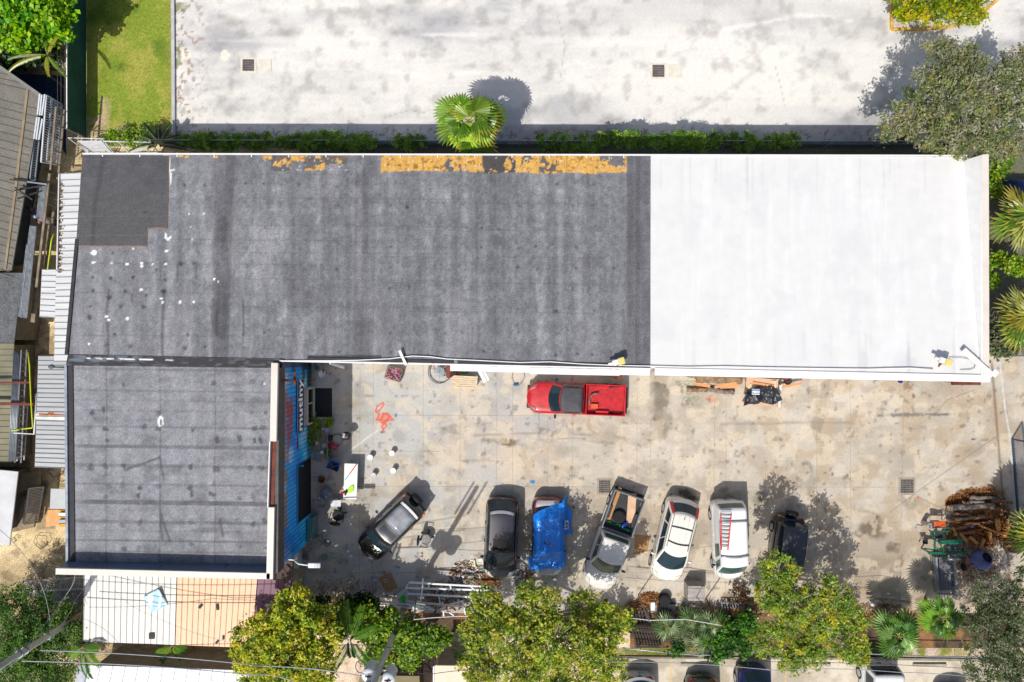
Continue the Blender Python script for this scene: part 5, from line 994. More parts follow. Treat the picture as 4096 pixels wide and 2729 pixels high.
yg2 = [A(158, 176, 48, .9), A(184, 192, 58, .9), A(108, 140, 38, .9), A(132, 160, 44, .9), A(198, 194, 66, .9)]
tree('widest yellow green tree, covering the noses of the tarpaulined sedan and silver pickup', g3(2130, 2400), [(1945, 2430, 4.6, 88), (2150, 2415, 5.4, 95), (2320, 2425, 4.6, 60), (2430, 2480, 4.8, 100), (1920, 2540, 4.6, 90), (2060, 2540, 5.6, 120), (2210, 2560, 5.6, 125), (2350, 2590, 5.6, 100), (1930, 2670, 4.6, 90), (2080, 2690, 5.2, 110), (2260, 2720, 3.2, 120), (2420, 2660, 3.0, 90)], 30000, .17, yg2, 22, .22, group=G1, vis=M_twig, twigs=16, cl=(.16, .4), shell=.35)
yg3 = [A(140, 170, 52, .9), A(98, 138, 42, .9), A(196, 192, 52, .9), A(126, 156, 50, .9), A(148, 172, 56, .9)]
tree('open crowned tree with pale bare twigs, over the front of the small black off-roader', g3(3060, 2400), [(3110, 2290, 4.8, 78), (3070, 2380, 4.6, 66), (3180, 2400, 5.0, 90), (3330, 2390, 4.8, 85), (3270, 2470, 4.6, 90), (3400, 2470, 4.2, 70), (3120, 2500, 4.0, 80), (3250, 2570, 4.2, 90), (3390, 2560, 4.0, 80), (3040, 2570, 3.6, 60), (3160, 2630, 3.4, 70), (3420, 2620, 3.4, 50)], 17000, .16, yg3, 23, .16, group=G1, vis=M_twig, twigs=26, cl=(.2, .42), per=40, shell=.35)
dk = [A(104, 122, 80), A(130, 144, 104), A(80, 100, 60), A(160, 166, 130), A(116, 130, 74)]
tree('dark silvery leaved tree in the bottom right corner', g3(3900, 2400), [(3960, 2380, 4.8, 80), (4050, 2440, 5, 110), (3960, 2520, 4.8, 100), (4080, 2580, 5, 120), (3960, 2660, 4.6, 110), (4080, 2720, 4.8, 110), (3890, 2470, 4.2, 60), (4120, 2330, 4.6, 80)], 22000, .12, dk, 24, .16, group=G1, vis=M_twig, twigs=16, cl=(.16, .36))
gy = [A(140, 152, 104), A(166, 170, 132), A(112, 130, 78), A(184, 182, 152), A(146, 160, 88), A(170, 168, 100)]
tree('large grey green tree at the top right corner of the white roof', g3(3600, 560), [(3780, 250, 5.4, 90), (3860, 280, 5.6, 90), (3960, 330, 5.6, 100), (3720, 360, 5.8, 100), (3830, 420, 6.4, 130), (3640, 470, 5.2, 90), (3570, 510, 5.0, 65), (3720, 530, 5.4, 90), (3860, 550, 5.6, 100), (3980, 480, 5.6, 100), (4060, 420, 5.4, 90), (4060, 250, 5.2, 70), (3980, 590, 5.2, 70), (4080, 560, 5, 70), (4120, 330, 5, 80)], 26000, .15, gy, 25, .2, vis=M_twig, twigs=22, cl=(.2, .45), per=34, shell=.35)
br = [A(160, 214, 16), A(110, 180, 12), A(186, 226, 30), A(70, 140, 16), A(140, 196, 20)]
tree('bright broad leaved sea grape in the top left corner', (-25.9, 15.6), [(60, 20, 3.2, 130), (180, 40, 3.4, 100), (80, 110, 3.0, 90), (230, 90, 3.0, 50), (0, 60, 3.2, 100), (270, 150, 2.6, 22), (250, 0, 3.2, 40), (210, 150, 2.4, 30), (100, -60, 3.4, 160)], 9000, .26, br, 26, .12, wr=.8, cl=(.3, .55), per=20)
tree('dark shrub mass under the sea grape', (-25.2, 14.2), [(60, 190, 1.2, 90), (150, 200, 1.2, 70), (10, 230, 1.4, 60), (20, 150, 1.6, 80)], 5000, .22, [A(44, 76, 26), A(60, 96, 30), A(34, 60, 26)], 27, .07, 'shrub', 'shrub', wr=.7, twigs=3)
bl_ = [A(80, 130, 40), A(106, 154, 50), A(58, 102, 30), A(132, 170, 64)]
tree('dark feathery bush at the lower left behind the utility pole', (-27, -17), [(90, 2450, 2.4, 110), (40, 2520, 2.8, 130), (200, 2490, 2.0, 110), (120, 2580, 2.6, 130), (20, 2650, 2.8, 140), (220, 2620, 2.2, 110), (110, 2700, 2.6, 130), (250, 2700, 1.8, 60), (10, 2420, 1.8, 50)], 26000, .19, bl_, 28, .12, 'shrub', 'shrub', wr=.26, cl=(.25, .5))
tree('small light green shrub touching the white shed roof by the pole', g3(400, 2430), [(240, 2480, 2.6, 30), (300, 2520, 2.8, 34), (320, 2560, 2.6, 30), (268, 2440, 2.4, 22)], 1800, .2, [A(96, 140, 40), A(130, 164, 60), A(70, 110, 36)], 29, .05, 'shrub', 'shrub', wr=.3, twigs=5)
gg = [A(150, 190, 36), A(110, 156, 28), A(184, 206, 50), A(84, 124, 28)]
tree('bright green shrub growing round the transformer pole', g3(1640, 2440), [(1480, 2500, 2.6, 70), (1570, 2520, 3.0, 62), (1520, 2570, 3.0, 55), (1490, 2630, 2.8, 32), (1570, 2650, 2.4, 20), (1400, 2460, 2.2, 45), (1550, 2470, 2.2, 40)], 8500, .17, gg, 30, .09, 'shrub', 'shrub', wr=.6, twigs=6, cl=(.2, .4))
tree('bright green shrub right of the transformer pole', g3(1740, 2440), [(1650, 2555, 2.8, 62), (1725, 2560, 2.8, 50), (1640, 2600, 2.8, 40), (1635, 2650, 2.6, 30), (1770, 2545, 2.4, 32), (1640, 2500, 2.2, 34)], 7500, .17, gg, 31, .08, 'shrub', 'shrub', wr=.6, twigs=6, cl=(.2, .4))
tree('dark green undergrowth bush beneath the palm and the golden tree', g3(1420, 2420), [(1400, 2440, 1.4, 60), (1480, 2425, 1.2, 40), (1360, 2500, 1.6, 60), (1290, 2420, 1.6, 40), (1450, 2410, 1.2, 36)], 5000, .15, [A(56, 92, 30), A(40, 70, 26), A(80, 116, 40)], 32, .06, 'shrub', 'shrub', twigs=3)
tree('yellow green bush in the kerbed planter at the top right', g3(3740, 20), [(3640, 10, 1.8, 80), (3740, 20, 2.2, 90), (3850, 30, 2.0, 70), (3900, 55, 1.6, 42), (3700, -50, 2.4, 120), (3860, -40, 2.2, 100), (3620, 60, 1.4, 34)], 9500, .17, [A(190, 204, 20), A(150, 176, 16), A(224, 210, 24), A(110, 140, 18)], 33, .08, 'shrub', 'shrub', twigs=8, cl=(.18, .36), per=22)
tree('low leafy bush between the fan palms and the rail', g3(2960, 2560), [(2920, 2530, .9, 50), (2900, 2580, .9, 40), (2980, 2500, .9, 45), (2860, 2600, .8, 40), (2700, 2590, .8, 30), (2980, 2590, .9, 30)], 4200, .17, [A(88, 150, 20), A(60, 120, 20), A(40, 86, 20)], 34, .04, 'shrub', 'shrub', twigs=3, wr=.6)
tree('sapling with a few large leaves beside the biggest tree', g3(1850, 2660), [(1835, 2625, 1.6, 16), (1850, 2650, 1.4, 14)], 60, .24, [A(130, 176, 30), A(90, 140, 30)], 35, .02, 'sapling', 'sapling', wr=.7, per=8, twigs=3)
for i, (bl2, lab) in enumerate([([(3960, 715, 1.2, 40), (4000, 650, 1.4, 40), (3985, 760, 1.2, 26)], 'leafy weed bush at the north east corner of the warehouse'), ([(3975, 1040, 1.2, 26), (3968, 1120, 1.0, 24), (4050, 1060, 1.6, 30), (4085, 1080, 1.8, 22)], 'bright round leaved bush between the two big east palms'), ([(3990, 1390, 1.0, 34), (4040, 1380, 1.1, 34), (3965, 1350, .8, 20)], 'small grey green bush at the gate corner south of the lower east palm')]):
    tree(lab, (26.5, [9, 4.6, -.2][i]), bl2, 1600, .2, [gg, gg, dk][i], 36 + i, .04, 'shrub', 'shrub', wr=.7, twigs=3, per=16)
# creepers along the north fence
def creeper(x0, x1, lab, seed, n, y=566, dens=None, h=1.1):
    bl = []; rg = random.Random(seed); x = x0
    while x < x1: bl.append((x, y + rg.uniform(-8, 8), rg.uniform(h * .75, h * 1.3), rg.uniform(22, 40))); x += rg.uniform(26, 60)
    tree(lab, g3((x0 + x1) / 2, 572), bl, n, .11, [A(150, 194, 66), A(114, 160, 52), A(174, 208, 84), A(90, 130, 46)], seed, .03, 'fence_creeper', 'creeper', group='creepers on the north fence', twigs=2, sq=.9, cl=(.12, .26))
creeper(740, 1180, 'longest dense creeper on the fence behind the grey roof, left of the fan palm', 41, 15000); creeper(1190, 1520, 'creeper on the fence just left of the fan palm', 42, 11000, 567); creeper(1590, 1720, 'short creeper stretch behind the fan palm crown', 43, 2500, 572)
creeper(2180, 2400, 'thin creeper on the fence right of the fan palm', 44, 4500, 578); creeper(2410, 2800, 'tall creeper bulging over the kerb above the grey and white roof joint', 45, 13000, 562, h=1.7); creeper(2810, 3200, 'straggling creeper on the fence north of the white roof', 46, 9000, 566, h=1.3)
tree('creeper over the white gate panels by the lawn', g3(520, 545), [(460, 548, 1.0, 22), (520, 552, 1.1, 26), (580, 550, 1.1, 26), (440, 556, .8, 14)], 2600, .14, gg, 47, .03, 'fence_creeper', 'creeper', group='creepers on the north fence', twigs=2)
# palms
def fan_leaf(mb, C, o, d, up, R_, n=26, arc=200, droop=.25, cols=None, rng=None, tip=None, split=.55, wseg=None):
    """one fan frond: o hub, d direction in plan, blades as folded strips"""
    d = d.normalized(); s = up.cross(d).normalized(); nrm = d.cross(s)
    base0 = np.array(cols[rng.integers(0, len(cols))]) * rng.uniform(.5, 1.35); tp = tip is not None and rng.random() < .45
    for i in range(n):
        base = base0 * rng.uniform(.7, 1.25)
        a = R(-arc / 2 + arc * i / (n - 1)); dv = d * math.cos(a) + s * math.sin(a); r_ = R_ * (.72 + .28 * math.cos(a * .8)) * rng.uniform(.93, 1.05); sv = -d * math.sin(a) + s * math.cos(a)
        wd = R_ * math.pi * arc / 360 / n * 1.15 * split
        p0 = o; p1 = o + dv * r_ * split - Vector((0, 0, droop * r_ * .12)); p2 = o + dv * r_ - Vector((0, 0, droop * r_ * rng.uniform(.5, .9)))
        k = len(mb); z = nrm * wd * .45
        q = [p0 - sv * .01, p0 + sv * .01, p1 + sv * wd * .8 - z, p1 + z * .8, p1 - sv * wd * .8 - z, p2]
        mb += [tuple(v) for v in q]; C += [base * .8] * 2 + [base] * 3 + [np.array(tip) if tp else base * 1.1]
        yield (k, k + 1, k + 2, k + 3), (k, k + 3, k + 4, k), (k + 3, k + 2, k + 5, k + 3), (k + 4, k + 3, k + 5, k + 4)
def fan_palm(label, base, c, n, R_, pet, cols, seed, tip=None, tr=.14, group=None, arc=200, nb=26, droop=.3, elev=(.0, .9), name='fan_palm', tilt=None, split=.6):
    rng = np.random.default_rng(seed); t = thing(name, label, 'palm', (base[0], base[1], 0), group=group); c = Vector(c)
    b = MB(); b.tube([(base[0], base[1], -.05), Vector((base[0], base[1], 0)).lerp(c, .5) + Vector((.06, 0, 0)), c], tr, 9, tr * .8); b.build('trunk', M_bark, t, smooth=True)
    V, C, Q = [], [], []; pb = MB()
    for i in range(n):
        a = 2 * PI * i * .381966 + rng.uniform(-.3, .3); e = elev[0] + (elev[1] - elev[0]) * (i / n); r_ = pet * rng.uniform(.75, 1.15) * (1 - .8 * (i / n) ** .8); d = Vector((math.cos(a) * math.cos(e), math.sin(a) * math.cos(e), math.sin(e)))
        o = c + d * r_; o.z -= (1 - i / n) * .12 * r_; pb.tube([c, c + d * r_ * .5 + Vector((0, 0, .06)), o], .022, 4, .014); dd = Vector((d.x, d.y, d.z * .3 - .25)).normalized(); s = Vector((0, 0, 1)).cross(dd).normalized(); up = dd.cross(s)
        up = (up + s * rng.uniform(-.7, .7) + Vector((0, 0, .2))).normalized()
        for f4 in fan_leaf(V, C, o, dd, up if up.z > 0 else -up, R_ * rng.uniform(.68, 1.12) * (1 - .25 * i / n), nb, arc, droop, cols, rng, tip, split): Q += [f4[0], f4[1][:3], f4[2][:3], f4[3][:3]]
    pb.build('petiole', mat('petiole', A(170, 166, 90), .6, var=.2), t)
    me = bpy.data.meshes.new('crown'); sh = np.array(SHIFT[t.name]); me.from_pydata([tuple(np.array(v) - sh) for v in V], [], Q); me.update(); ca = me.color_attributes.new('Col', 'FLOAT_COLOR', 'POINT'); c4 = np.ones((len(V), 4), np.float32); c4[:, :3] = np.array(C); ca.data.foreach_set('color', c4.ravel()); me.materials.append(leafmat('palm_leaf', .3, .35, .5)); o = bpy.data.objects.new('crown', me); COL.objects.link(o); o.parent = t; return t
pg = [A(150, 190, 50), A(120, 168, 44), A(174, 206, 72), A(132, 176, 48)]
fan_palm('solitary fan palm with yellow tipped fronds at the edge of the car park', W(1897, 580)[:2], W(1878, 485, 4.6), 16, 1.36, 1.2, pg, 51, A(206, 150, 36), .15, droop=.35, split=.74, nb=19)
fan_palm('fan palm behind the rail, left of the pair at the bottom right', W(3540, 2420)[:2], W(3590, 2540, 2.2), 17, .95, .9, [A(110, 160, 60), A(146, 190, 96), A(76, 124, 44)], 52, None, .1, 'small fan palms in the south east corner', split=.66, nb=15)
fan_palm('fan palm nearest the sawmill, right of the pair', W(3700, 2400)[:2], W(3765, 2470, 2.4), 16, .85, .85, [A(120, 170, 44), A(84, 136, 36), A(150, 196, 66)], 53, None, .1, 'small fan palms in the south east corner', split=.66, nb=15)
og = [A(160, 182, 70), A(120, 154, 50), A(196, 204, 110), A(176, 168, 64), A(90, 126, 40)]
for i, (x, y, lab, s) in enumerate(((4110, 870, 'upper of the two shaggy palms at the east edge', 54), (4110, 1270, 'lower of the two shaggy palms at the east edge', 55), (4160, 2140, 'shaggy palm whose blades just enter at the right edge above the dark tree', 56))):
    fan_palm(lab, W(4030 + 20 * (i == 2), y)[:2], W(x, y, 3.2), 46, 1.25, .85, og, s, A(196, 176, 80), .2, 'shaggy palms on the east side', arc=110, nb=8, droop=.12, elev=(-.1, 1.2), name='shaggy_palm', split=.6)
sp = [A(96, 124, 84), A(70, 104, 60), A(128, 150, 110), A(52, 84, 44)]
for i, (x, y, lab) in enumerate(((2660, 2500, 'leftmost grey green spiky palmetto behind the rail'), (2760, 2480, 'middle spiky palmetto under the grey box'), (2850, 2500, 'right hand spiky palmetto behind the rail'), (2720, 2560, 'lower spiky palmetto nearest the grass strip'), (2820, 2570, 'spiky palmetto among the low leafy bush'))):
    fan_palm(lab, W(x - 20, y - 18)[:2], W(x, y, .75), 13, .72, .55, [A(140, 164, 110), A(104, 140, 80), A(170, 190, 140), A(80, 116, 60)], 60 + i, None, .07, 'palmettos behind the rail', arc=150, nb=9, droop=.1, elev=(.1, 1.1), name='palmetto', split=.45)
def feather_palm(label, base, c, fr, cols, seed, tr=.09, ll=.42, group=None):
    rng = np.random.default_rng(seed); t = thing('feather_palm', label, 'palm', (base[0], base[1], 0), group=group); c = Vector(c); b = MB(); b.tube([(base[0], base[1], -.05), c], tr, 8, tr * .7); b.build('trunk', M_bark, t, smooth=True); pb = MB(); Cc = []; V = []; Q = []
    for (a, L, dr) in fr:
        d = Vector((math.cos(R(a)), math.sin(R(a)), 0)); pts = [c + d * L * u + Vector((0, 0, .5 * L * u * (1 - u * dr))) for u in np.linspace(0, 1, 9)]; pb.tube(pts, .02, 4, .006); s = Vector((0, 0, 1)).cross(d); col = np.array(cols[rng.integers(0, len(cols))])
        for k in range(44):
            u = .12 + .88 * k / 44; i = min(int(u * 8), 7); p = pts[i].lerp(pts[i + 1], u * 8 - i)
            for sg in (1, -1):
                l = ll * (1 - .55 * abs(u - .45) * 1.6) * rng.uniform(.85, 1.1); e = p + (s * sg * .8 + d * .75).normalized() * l - Vector((0, 0, .35 * l)); m_ = p.lerp(e, .5) + Vector((0, 0, .03)); sd = d * .022; q = len(V); V += [tuple(p), tuple(m_ - sd), tuple(e), tuple(m_ + sd)]; Q.append((q, q + 1, q + 2, q + 3)); Cc += [col * rng.uniform(.7, 1.2)] * 4
    pb.build('frond_rib', mat('petiole', None), t); npmesh('crown', np.array(V), np.array(Q), leafmat('palm_leaf', .3, .35, .5), t, np.array(Cc))
fp = [A(90, 146, 30), A(60, 116, 26), A(120, 166, 44)]
feather_palm('feather palm with two long fronds over the beige path left of the pole', g3(1480, 2480), W(1400, 2560, 3.6), [(-118, 1.75, 1.1), (-52, 1.8, 1.1), (95, 2.1, .9), (110, 1.7, .9), (70, 1.9, .9), (25, 1.5, 1.1), (150, 1.2, 1.1), (-85, .9, 1.2)], fp + [A(40, 76, 24)], 70)
feather_palm('feather palm at the lower left with fronds over both south roofs', g3(500, 2440), W(330, 2590, 3.4), [(215, .8, 1.1), (-10, .8, 1.0), (-80, 1.7, 1.2), (-50, 1.2, 1.1)], fp, 71)
feather_palm('feather palm tip spreading below the peach roof sheets', g3(740, 2590), W(690, 2582, 1.9), [(-125, 1.1, 1.1), (-60, .9, 1.2), (-20, .7, 1.2), (-150, 1.2, 1.1)], fp, 72, .05, .34)
feather_palm('dark spiky palm clump at the fence corner behind the hall roof', g3(640, 585), W(640, 575, 1.2), [(160, 1.6, 1.0), (195, 1.7, 1.0), (20, 1.2, 1.0), (60, 1.2, 1.0), (130, 1.4, 1.0), (-10, 1.4, 1.1), (95, 1., 1.)], [A(60, 84, 50), A(44, 66, 40)], 73, .06, .3)
feather_palm('banana like plant with a yellow frond under the sea grape', g3(250, 215), W(190, 220, 2.6), [(95, 1.5, 1.0), (185, 2.2, 1.1), (200, 2.4, 1.2), (-50, 1.5, 1.1), (-90, 1.1, 1.2), (60, 1.2, 1.)], [A(110, 150, 40), A(176, 180, 50), A(80, 116, 40)], 74, .05, .2)
# ------------------------------------------------------------------ FENCES, POLES, WIRES
M_rail = mat('fence_rail', A(176, 186, 196), .45, .4, var=.1); M_wire = mat('fence_wire', A(70, 76, 80), .6, .3)
def chain(t, a, b, h, pitch=.16, m=None, r=.006):
    a = Vector(a); b = Vector(b); L = (b - a).length; d = (b - a) / L; mb = MB(); n = int((L + h) / pitch)
    for i in range(n + 1):
        u = i * pitch
        for sg in (1, -1):
            s0, z0, s1, z1 = (u, 0, u - h, h) if sg > 0 else (u - h, 0, u, h)
            if s1 < 0: z1 = z1 + s1 if sg > 0 else z1; s1 = max(s1, 0)
            if s0 < 0: z0 = -s0; s0 = 0
            if s0 > L: z0 += (s0 - L); s0 = L
            if s1 > L: z1 -= (s1 - L); s1 = L
            if z1 - z0 < .02: continue
            p = a + d * s0; q = a + d * s1; mb.bar((p.x, p.y, z0), (q.x, q.y, z1), r * 2)
    return mb.build('chain_link', m or M_wire, t)
# green screened fence west of the lawn
t = thing('screened_fence', 'chain link fence with dark green windscreen beside the lawn', 'fence', W(345, 300))
xa = W(347, 0)[0]; y0, y1 = W(0, -300)[1], W(0, 552)[1]; hf = 1.75
b = MB(); b.grid(lambda u, v: (xa + .05 * math.sin(PI * v) * math.sin(u * 40), y0 + (y1 - y0) * u, .05 + (hf - .1) * v), 90, 6); b.build('windscreen', mat('green_screen', A(34, 84, 72), .85, var=.25, scale=1.2, fine=.2, fscale=30), t, solid=.01)
b = MB(); b.tube([(xa, y0, hf), (xa, y1, hf)], .035); b.build('top_rail', M_whitemet, t, smooth=True)
b = MB()
for k in range(9): y = y1 - .02 - k * 2.4; b.tube([(xa - .04, y, 0), (xa - .04, y, hf + .05)], .03)
b.build('post', M_rail, t)
b = MB(); [b.tube([(xa - .1 - .12 * k, y0, hf + .05 + .1 * k), (xa - .1 - .12 * k, y1, hf + .05 + .1 * k)], .01, 4) for k in range(3)]; [b.bar((xa, y1 - 2.4 * k - 4, hf), (xa - .45, y1 - 2.4 * k - 4 + .05, hf + .35), .035) for k in range(2)]; b.build('barbed_wire', mat('rusty_wire', A(120, 104, 92), .8), t)
# fence north of the hall
t = thing('chain_link_fence', 'long chain link fence between the car park and the warehouse', 'fence', W(2200, 590)); a = W(660, 591); b_ = W(4300, 596)
chain(t, a, b_, 1.5, .17, mat('green_wire', A(44, 60, 56), .7)); b = MB(); b.tube([(a[0], a[1], 1.5), (b_[0], b_[1], 1.5)], .022); b.build('top_rail', M_rail, t); b = MB()
for k in range(19): x = a[0] + k * (b_[0] - a[0]) / 18; b.tube([(x, a[1] - .004 * k, 0), (x, a[1] - .004 * k, 1.55)], .03)
b.build('post', M_rail, t)
# white gate panels at the corner
def panel(name, label, cat, q, n, m, axis=0, r=.022, group=None, fr=.03, mid=()):
    """framed panel of bars; q = four (px,py,h) corners in order, bars run between edges 0-1 and 3-2"""
    P = [Vector(W(*p)) for p in q]; t = thing(name, label, cat, (P[0].x, P[0].y, max(0, min(p.z for p in P))), group=group); b = MB()
    for i in range(4): b.bar(P[i], P[(i + 1) % 4], fr * 2)
    for v in mid: b.bar(P[0].lerp(P[3], v), P[1].lerp(P[2], v), fr * 1.6)
    b.build('frame', m, t); b = MB()
    for i in range(1, n): u = i / n; b.bar(P[0].lerp(P[1], u), P[3].lerp(P[2], u), r * 2, r * 2)
    b.build('bar', m, t); return t
M_wr = mat('white_rail', A(214, 218, 224), .5, var=.1)
panel('railing_gate', 'white barred gate standing at the corner of the lawn fence', 'gate', [(272, 552, 1.5), (412, 556, 1.5), (455, 612, .3), (345, 606, .3)][:4], 1, M_wr, fr=.02)
panel('leaning_railing', 'slatted white panel leaning right of the corner gate', 'railing', [(315, 566, 1.3), (345, 612, .2), (450, 614, .2), (408, 566, 1.3)], 11, M_wr, r=.02, group='white panels at the lawn corner')
panel('leaning_railing', 'open white frame beside the slatted panel, half under creeper', 'railing', [(415, 566, 1.3), (460, 614, .2), (635, 612, .2), (600, 570, 1.3)], 2, M_wr, r=.02, group='white panels at the lawn corner', mid=(.33, .55, .8))
panel('picket_railing', 'slim grey railing above the dark paving in the north west corner', 'railing', [(88, 221, 1.1), (240, 226, 1.1), (262, 282, .1), (98, 276, .1)][:4], 15, mat('dull_rail', A(120, 128, 144), .5), r=.014, fr=.025)
b = MB(); b.pxprism([(35, 260), (255, 288), (258, 304), (30, 290)], .3, .35); solo(b, 'sand_coping', mat('sand_coping', A(150, 132, 100), .9, var=.2), 'tan coping in front of the grey railing in the north west corner', 'coping')
b = MB(); b.pxprism([(25, 292), (262, 306), (264, 620), (150, 420), (110, 345)], 0.005, .02); solo(b, 'tile_stack', mat('blue_tiles', A(26, 60, 92), .8, var=.5, scale=4), 'dark blue tiles laid in the shade beside the tan roof', 'tiles')
# stacked white railings, frames and planks along the tan roof
GW = 'railings stacked beside the tan roof'
panel('stacked_railing', 'largest white railing of the stack, uppermost', 'railing', [(186, 382, 2.5), (165, 648, 2.5), (228, 659, 1.4), (249, 420, 1.4)], 26, M_wr, r=.02, group=GW, fr=.035, mid=(.35, .7))
panel('stacked_railing', 'white railing under the largest one, nearer the fence', 'railing', [(206, 400, 2.1), (188, 640, 2.1), (220, 660, 1.0), (252, 440, 1.0)], 20, M_wr, r=.016, group=GW, mid=(.6,))
for i, (x, y, dx, dy, lab) in enumerate(((160, 377, -9, 82, 'short white post at the north end of the stack, outermost'), (168, 380, -8, 82, 'short white post second from the tan roof at the north end'), (180, 378, -12, 84, 'thick white post beside the largest railing at its north end'), (149, 470, -12, 86, 'short white post in the middle of the stack, outermost'), (158, 470, -12, 88, 'short white post second in the middle of the stack'), (170, 476, -14, 84, 'thick white post in the middle of the stack next to the railing'))):
    b = MB(); b.bar(W(x, y, 2.55), W(x + dx, y + dy, 2.55), .085, .07); solo(b, 'white_post', M_wr, lab, 'post', 'white posts on the railing stack', bevel=.01)
M_gr = mat('grey_frame', A(150, 158, 166), .5, .2, var=.2)
panel('flat_ladder', 'grey ladder frame lying lowest on the stack beside the tan roof', 'frame', [(138, 560, 2.3), (120, 718, 2.3), (140, 722, 2.1), (156, 566, 2.1)], 16, M_gr, r=.018, group=GW)
M_tm = mat('grey_timber', A(138, 126, 108), .85, var=.3, scale=3)
def lad(lab, q, n, m, rw=.1, name='timber_ladder', cat='ladder', group='ladders west of the lean-to', rr=.03):
    P = [Vector(W(*p)) for p in q]; t = thing(name, lab, cat, (P[0].x, P[0].y, max(0, min(p.z for p in P))), group=group)
    b = MB(); b.bar(P[0], P[1], rw, rw * .6); b.build('rail', m, t); b = MB(); b.bar(P[3], P[2], rw, rw * .6); b.build('rail', m, t)
    for i in range(n): u = (i + .4) / n; b = MB(); b.bar(P[0].lerp(P[1], u), P[3].lerp(P[2], u), rr * 2, rr); b.build('rung', m, t)
lad('long grey timber ladder frame lying on the white railings', [(224, 429, 2.6), (202, 680, 2.6), (235, 692, 1.6), (258, 440, 1.6)], 5, M_tm)
lad('weathered timber frame south of the railings, by the two people', [(199, 695, 2.4), (146, 1150, 2.4), (176, 1150, 1.6), (232, 706, 1.6)], 9, M_tm, .12)
lad('timber frame between the metal planks and the lean-to roof', [(196, 900, 1.8), (150, 1230, 1.8), (172, 1236, 1.2), (214, 905, 1.2)], 6, M_tm, .08)
M_pl = mat('steel_plank', A(138, 144, 152), .6, .3, var=.3, fine=.3, fscale=20)
for x, y, x2, y2, lab, h_ in ((174, 740, 160, 870, 'upper perforated steel plank north of the two people', 2.4), (134, 905, 96, 1272, 'long perforated steel plank nearest the tan roof', 2.4), (120, 980, 88, 1268, 'perforated steel plank lying under the long one', 2.2)):
    b = MB(); b.bar(W(x, y, h_), W(x2, y2, h_), .36, .08)
    for k in range(5): b.bar(lift(W(x - 10 + 5 * k, y, h_), .05), lift(W(x2 - 10 + 5 * k, y2, h_), .05), .012, .02)
    solo(b, 'steel_plank', M_pl, lab, 'plank', 'steel scaffold planks')
b = MB(); b.bar(W(150, 1120, 1.9), W(132, 1290, 1.9), .22, .1); solo(b, 'timber_beam', M_tm, 'stub of grey timber at the south end of the steel planks', 'beam')
for k, (a, c, lab) in enumerate((((40, 718), (190, 735), 'black steel bar across the tan roof edge, northernmost of the bundle'), ((58, 762), (165, 745), 'black steel bar second in the bundle north of the two people'), ((70, 795), (150, 770), 'dark steel bar lying aslant to the plank'), ((110, 728), (188, 738), 'bluish steel bar on top of the bundle'), ((60, 750), (130, 800), 'crooked dark steel bar crossing the bundle'))):
    b = MB(); b.bar(W(*a, 2.6 + .05 * k), W(*c, 2.6 + .05 * k), .07, .06); solo(b, 'steel_bar', mat('bar_dark', A(62, 54, 54), .6, .3, var=.3) if k != 3 else M_gr, lab, 'bar', 'steel bars by the two people')
M_tb = mat('tube_steel', A(128, 134, 140), .4, .5, var=.2)
for k in range(5):
    b = MB(); b.tube([W(57 + 5 * k, 1402 + 4 * k, 2.2), W(36 + 6 * k, 1845, 2.2)], .045, 6); solo(b, 'steel_tube', M_tb, ('outermost' if k == 0 else 'second' if k == 1 else 'middle' if k == 2 else 'fourth' if k == 3 else 'last, nearest the ladder,') + ' long steel tube on the olive roof edge, counted from the west', 'tube', 'steel tubes on the olive roof edge', smooth=True)
lad('long aluminium ladder beside the steel tubes', [(86, 1400, 2.2), (60, 1850, 2.2), (84, 1852, 2.0), (107, 1400, 2.0)], 18, M_tb, .07, 'aluminium_ladder')
lad('shorter bright ladder next to the yellow green pipe', [(80, 1620, 1.9), (68, 1845, 1.9), (96, 1842, 1.7), (110, 1620, 1.7)], 8, M_al, .06, 'aluminium_ladder')
b = MB(); b.tube([W(112, 1410, 2.6), W(118, 1460, 2.6), W(124, 1600, 2.6), W(131, 1706, 2.6), W(129, 1712, 2.6), W(88, 1717, 2.4), W(46, 1724, 2.2)], .035, 7); solo(b, 'yellow_pipe', mat('yellow_pipe', A(200, 220, 24), .4), 'bent yellow green pipe beside the awning roof', 'pipe', smooth=True)
b = MB(); b.tube([W(215, 935, 2.4), W(206, 960, 2.4), W(190, 1078, 2.2)], .03, 7); solo(b, 'yellow_pipe', MATS['yellow_pipe'], 'short yellow green pipe south of the two people', 'pipe', smooth=True)
b = MB(); b.tube([W(147, 1575, 2.9), W(136, 1737, 2.9), W(56, 1732, 2.6)], .04, 7); solo(b, 'white_pipe', M_whitemet, 'white pipe elbow under the edge of the awning roof', 'pipe', smooth=True)
# lower left things
panel('leaning_gate', 'silver barred gate leaning in the alley by the white slab roof', 'gate', [(115, 1955, 1.3), (98, 2095, 1.3), (150, 2080, .4), (174, 1948, .4)], 22, mat('gate_silver', A(220, 222, 226), .5, .0), r=.02)
panel('leaning_gate', 'second barred gate behind the silver one, mostly hidden', 'gate', [(104, 1998, 1.1), (92, 2098, 1.1), (148, 2090, .3), (160, 1996, .3)], 14, mat('gate_dull', A(190, 192, 196), .5, .0), r=.012)
b = MB(); b.pxprism([(203, 1955), (276, 1957), (276, 2037), (199, 2036)], 1.5, 1.56); solo(b, 'panel_board', mat('light_board', A(190, 194, 196), .5, var=.05), 'pale square panel propped at the west wall of the annexe', 'panel')
b = MB(); b.pxprism([(186, 2038), (240, 2038), (240, 2098), (180, 2110)], .05, .55); solo(b, 'foam_block', mat('peach_foam', A(236, 176, 116), .8, var=.15), 'peach coloured foam block south of the pale panel', 'block', bevel=.05)
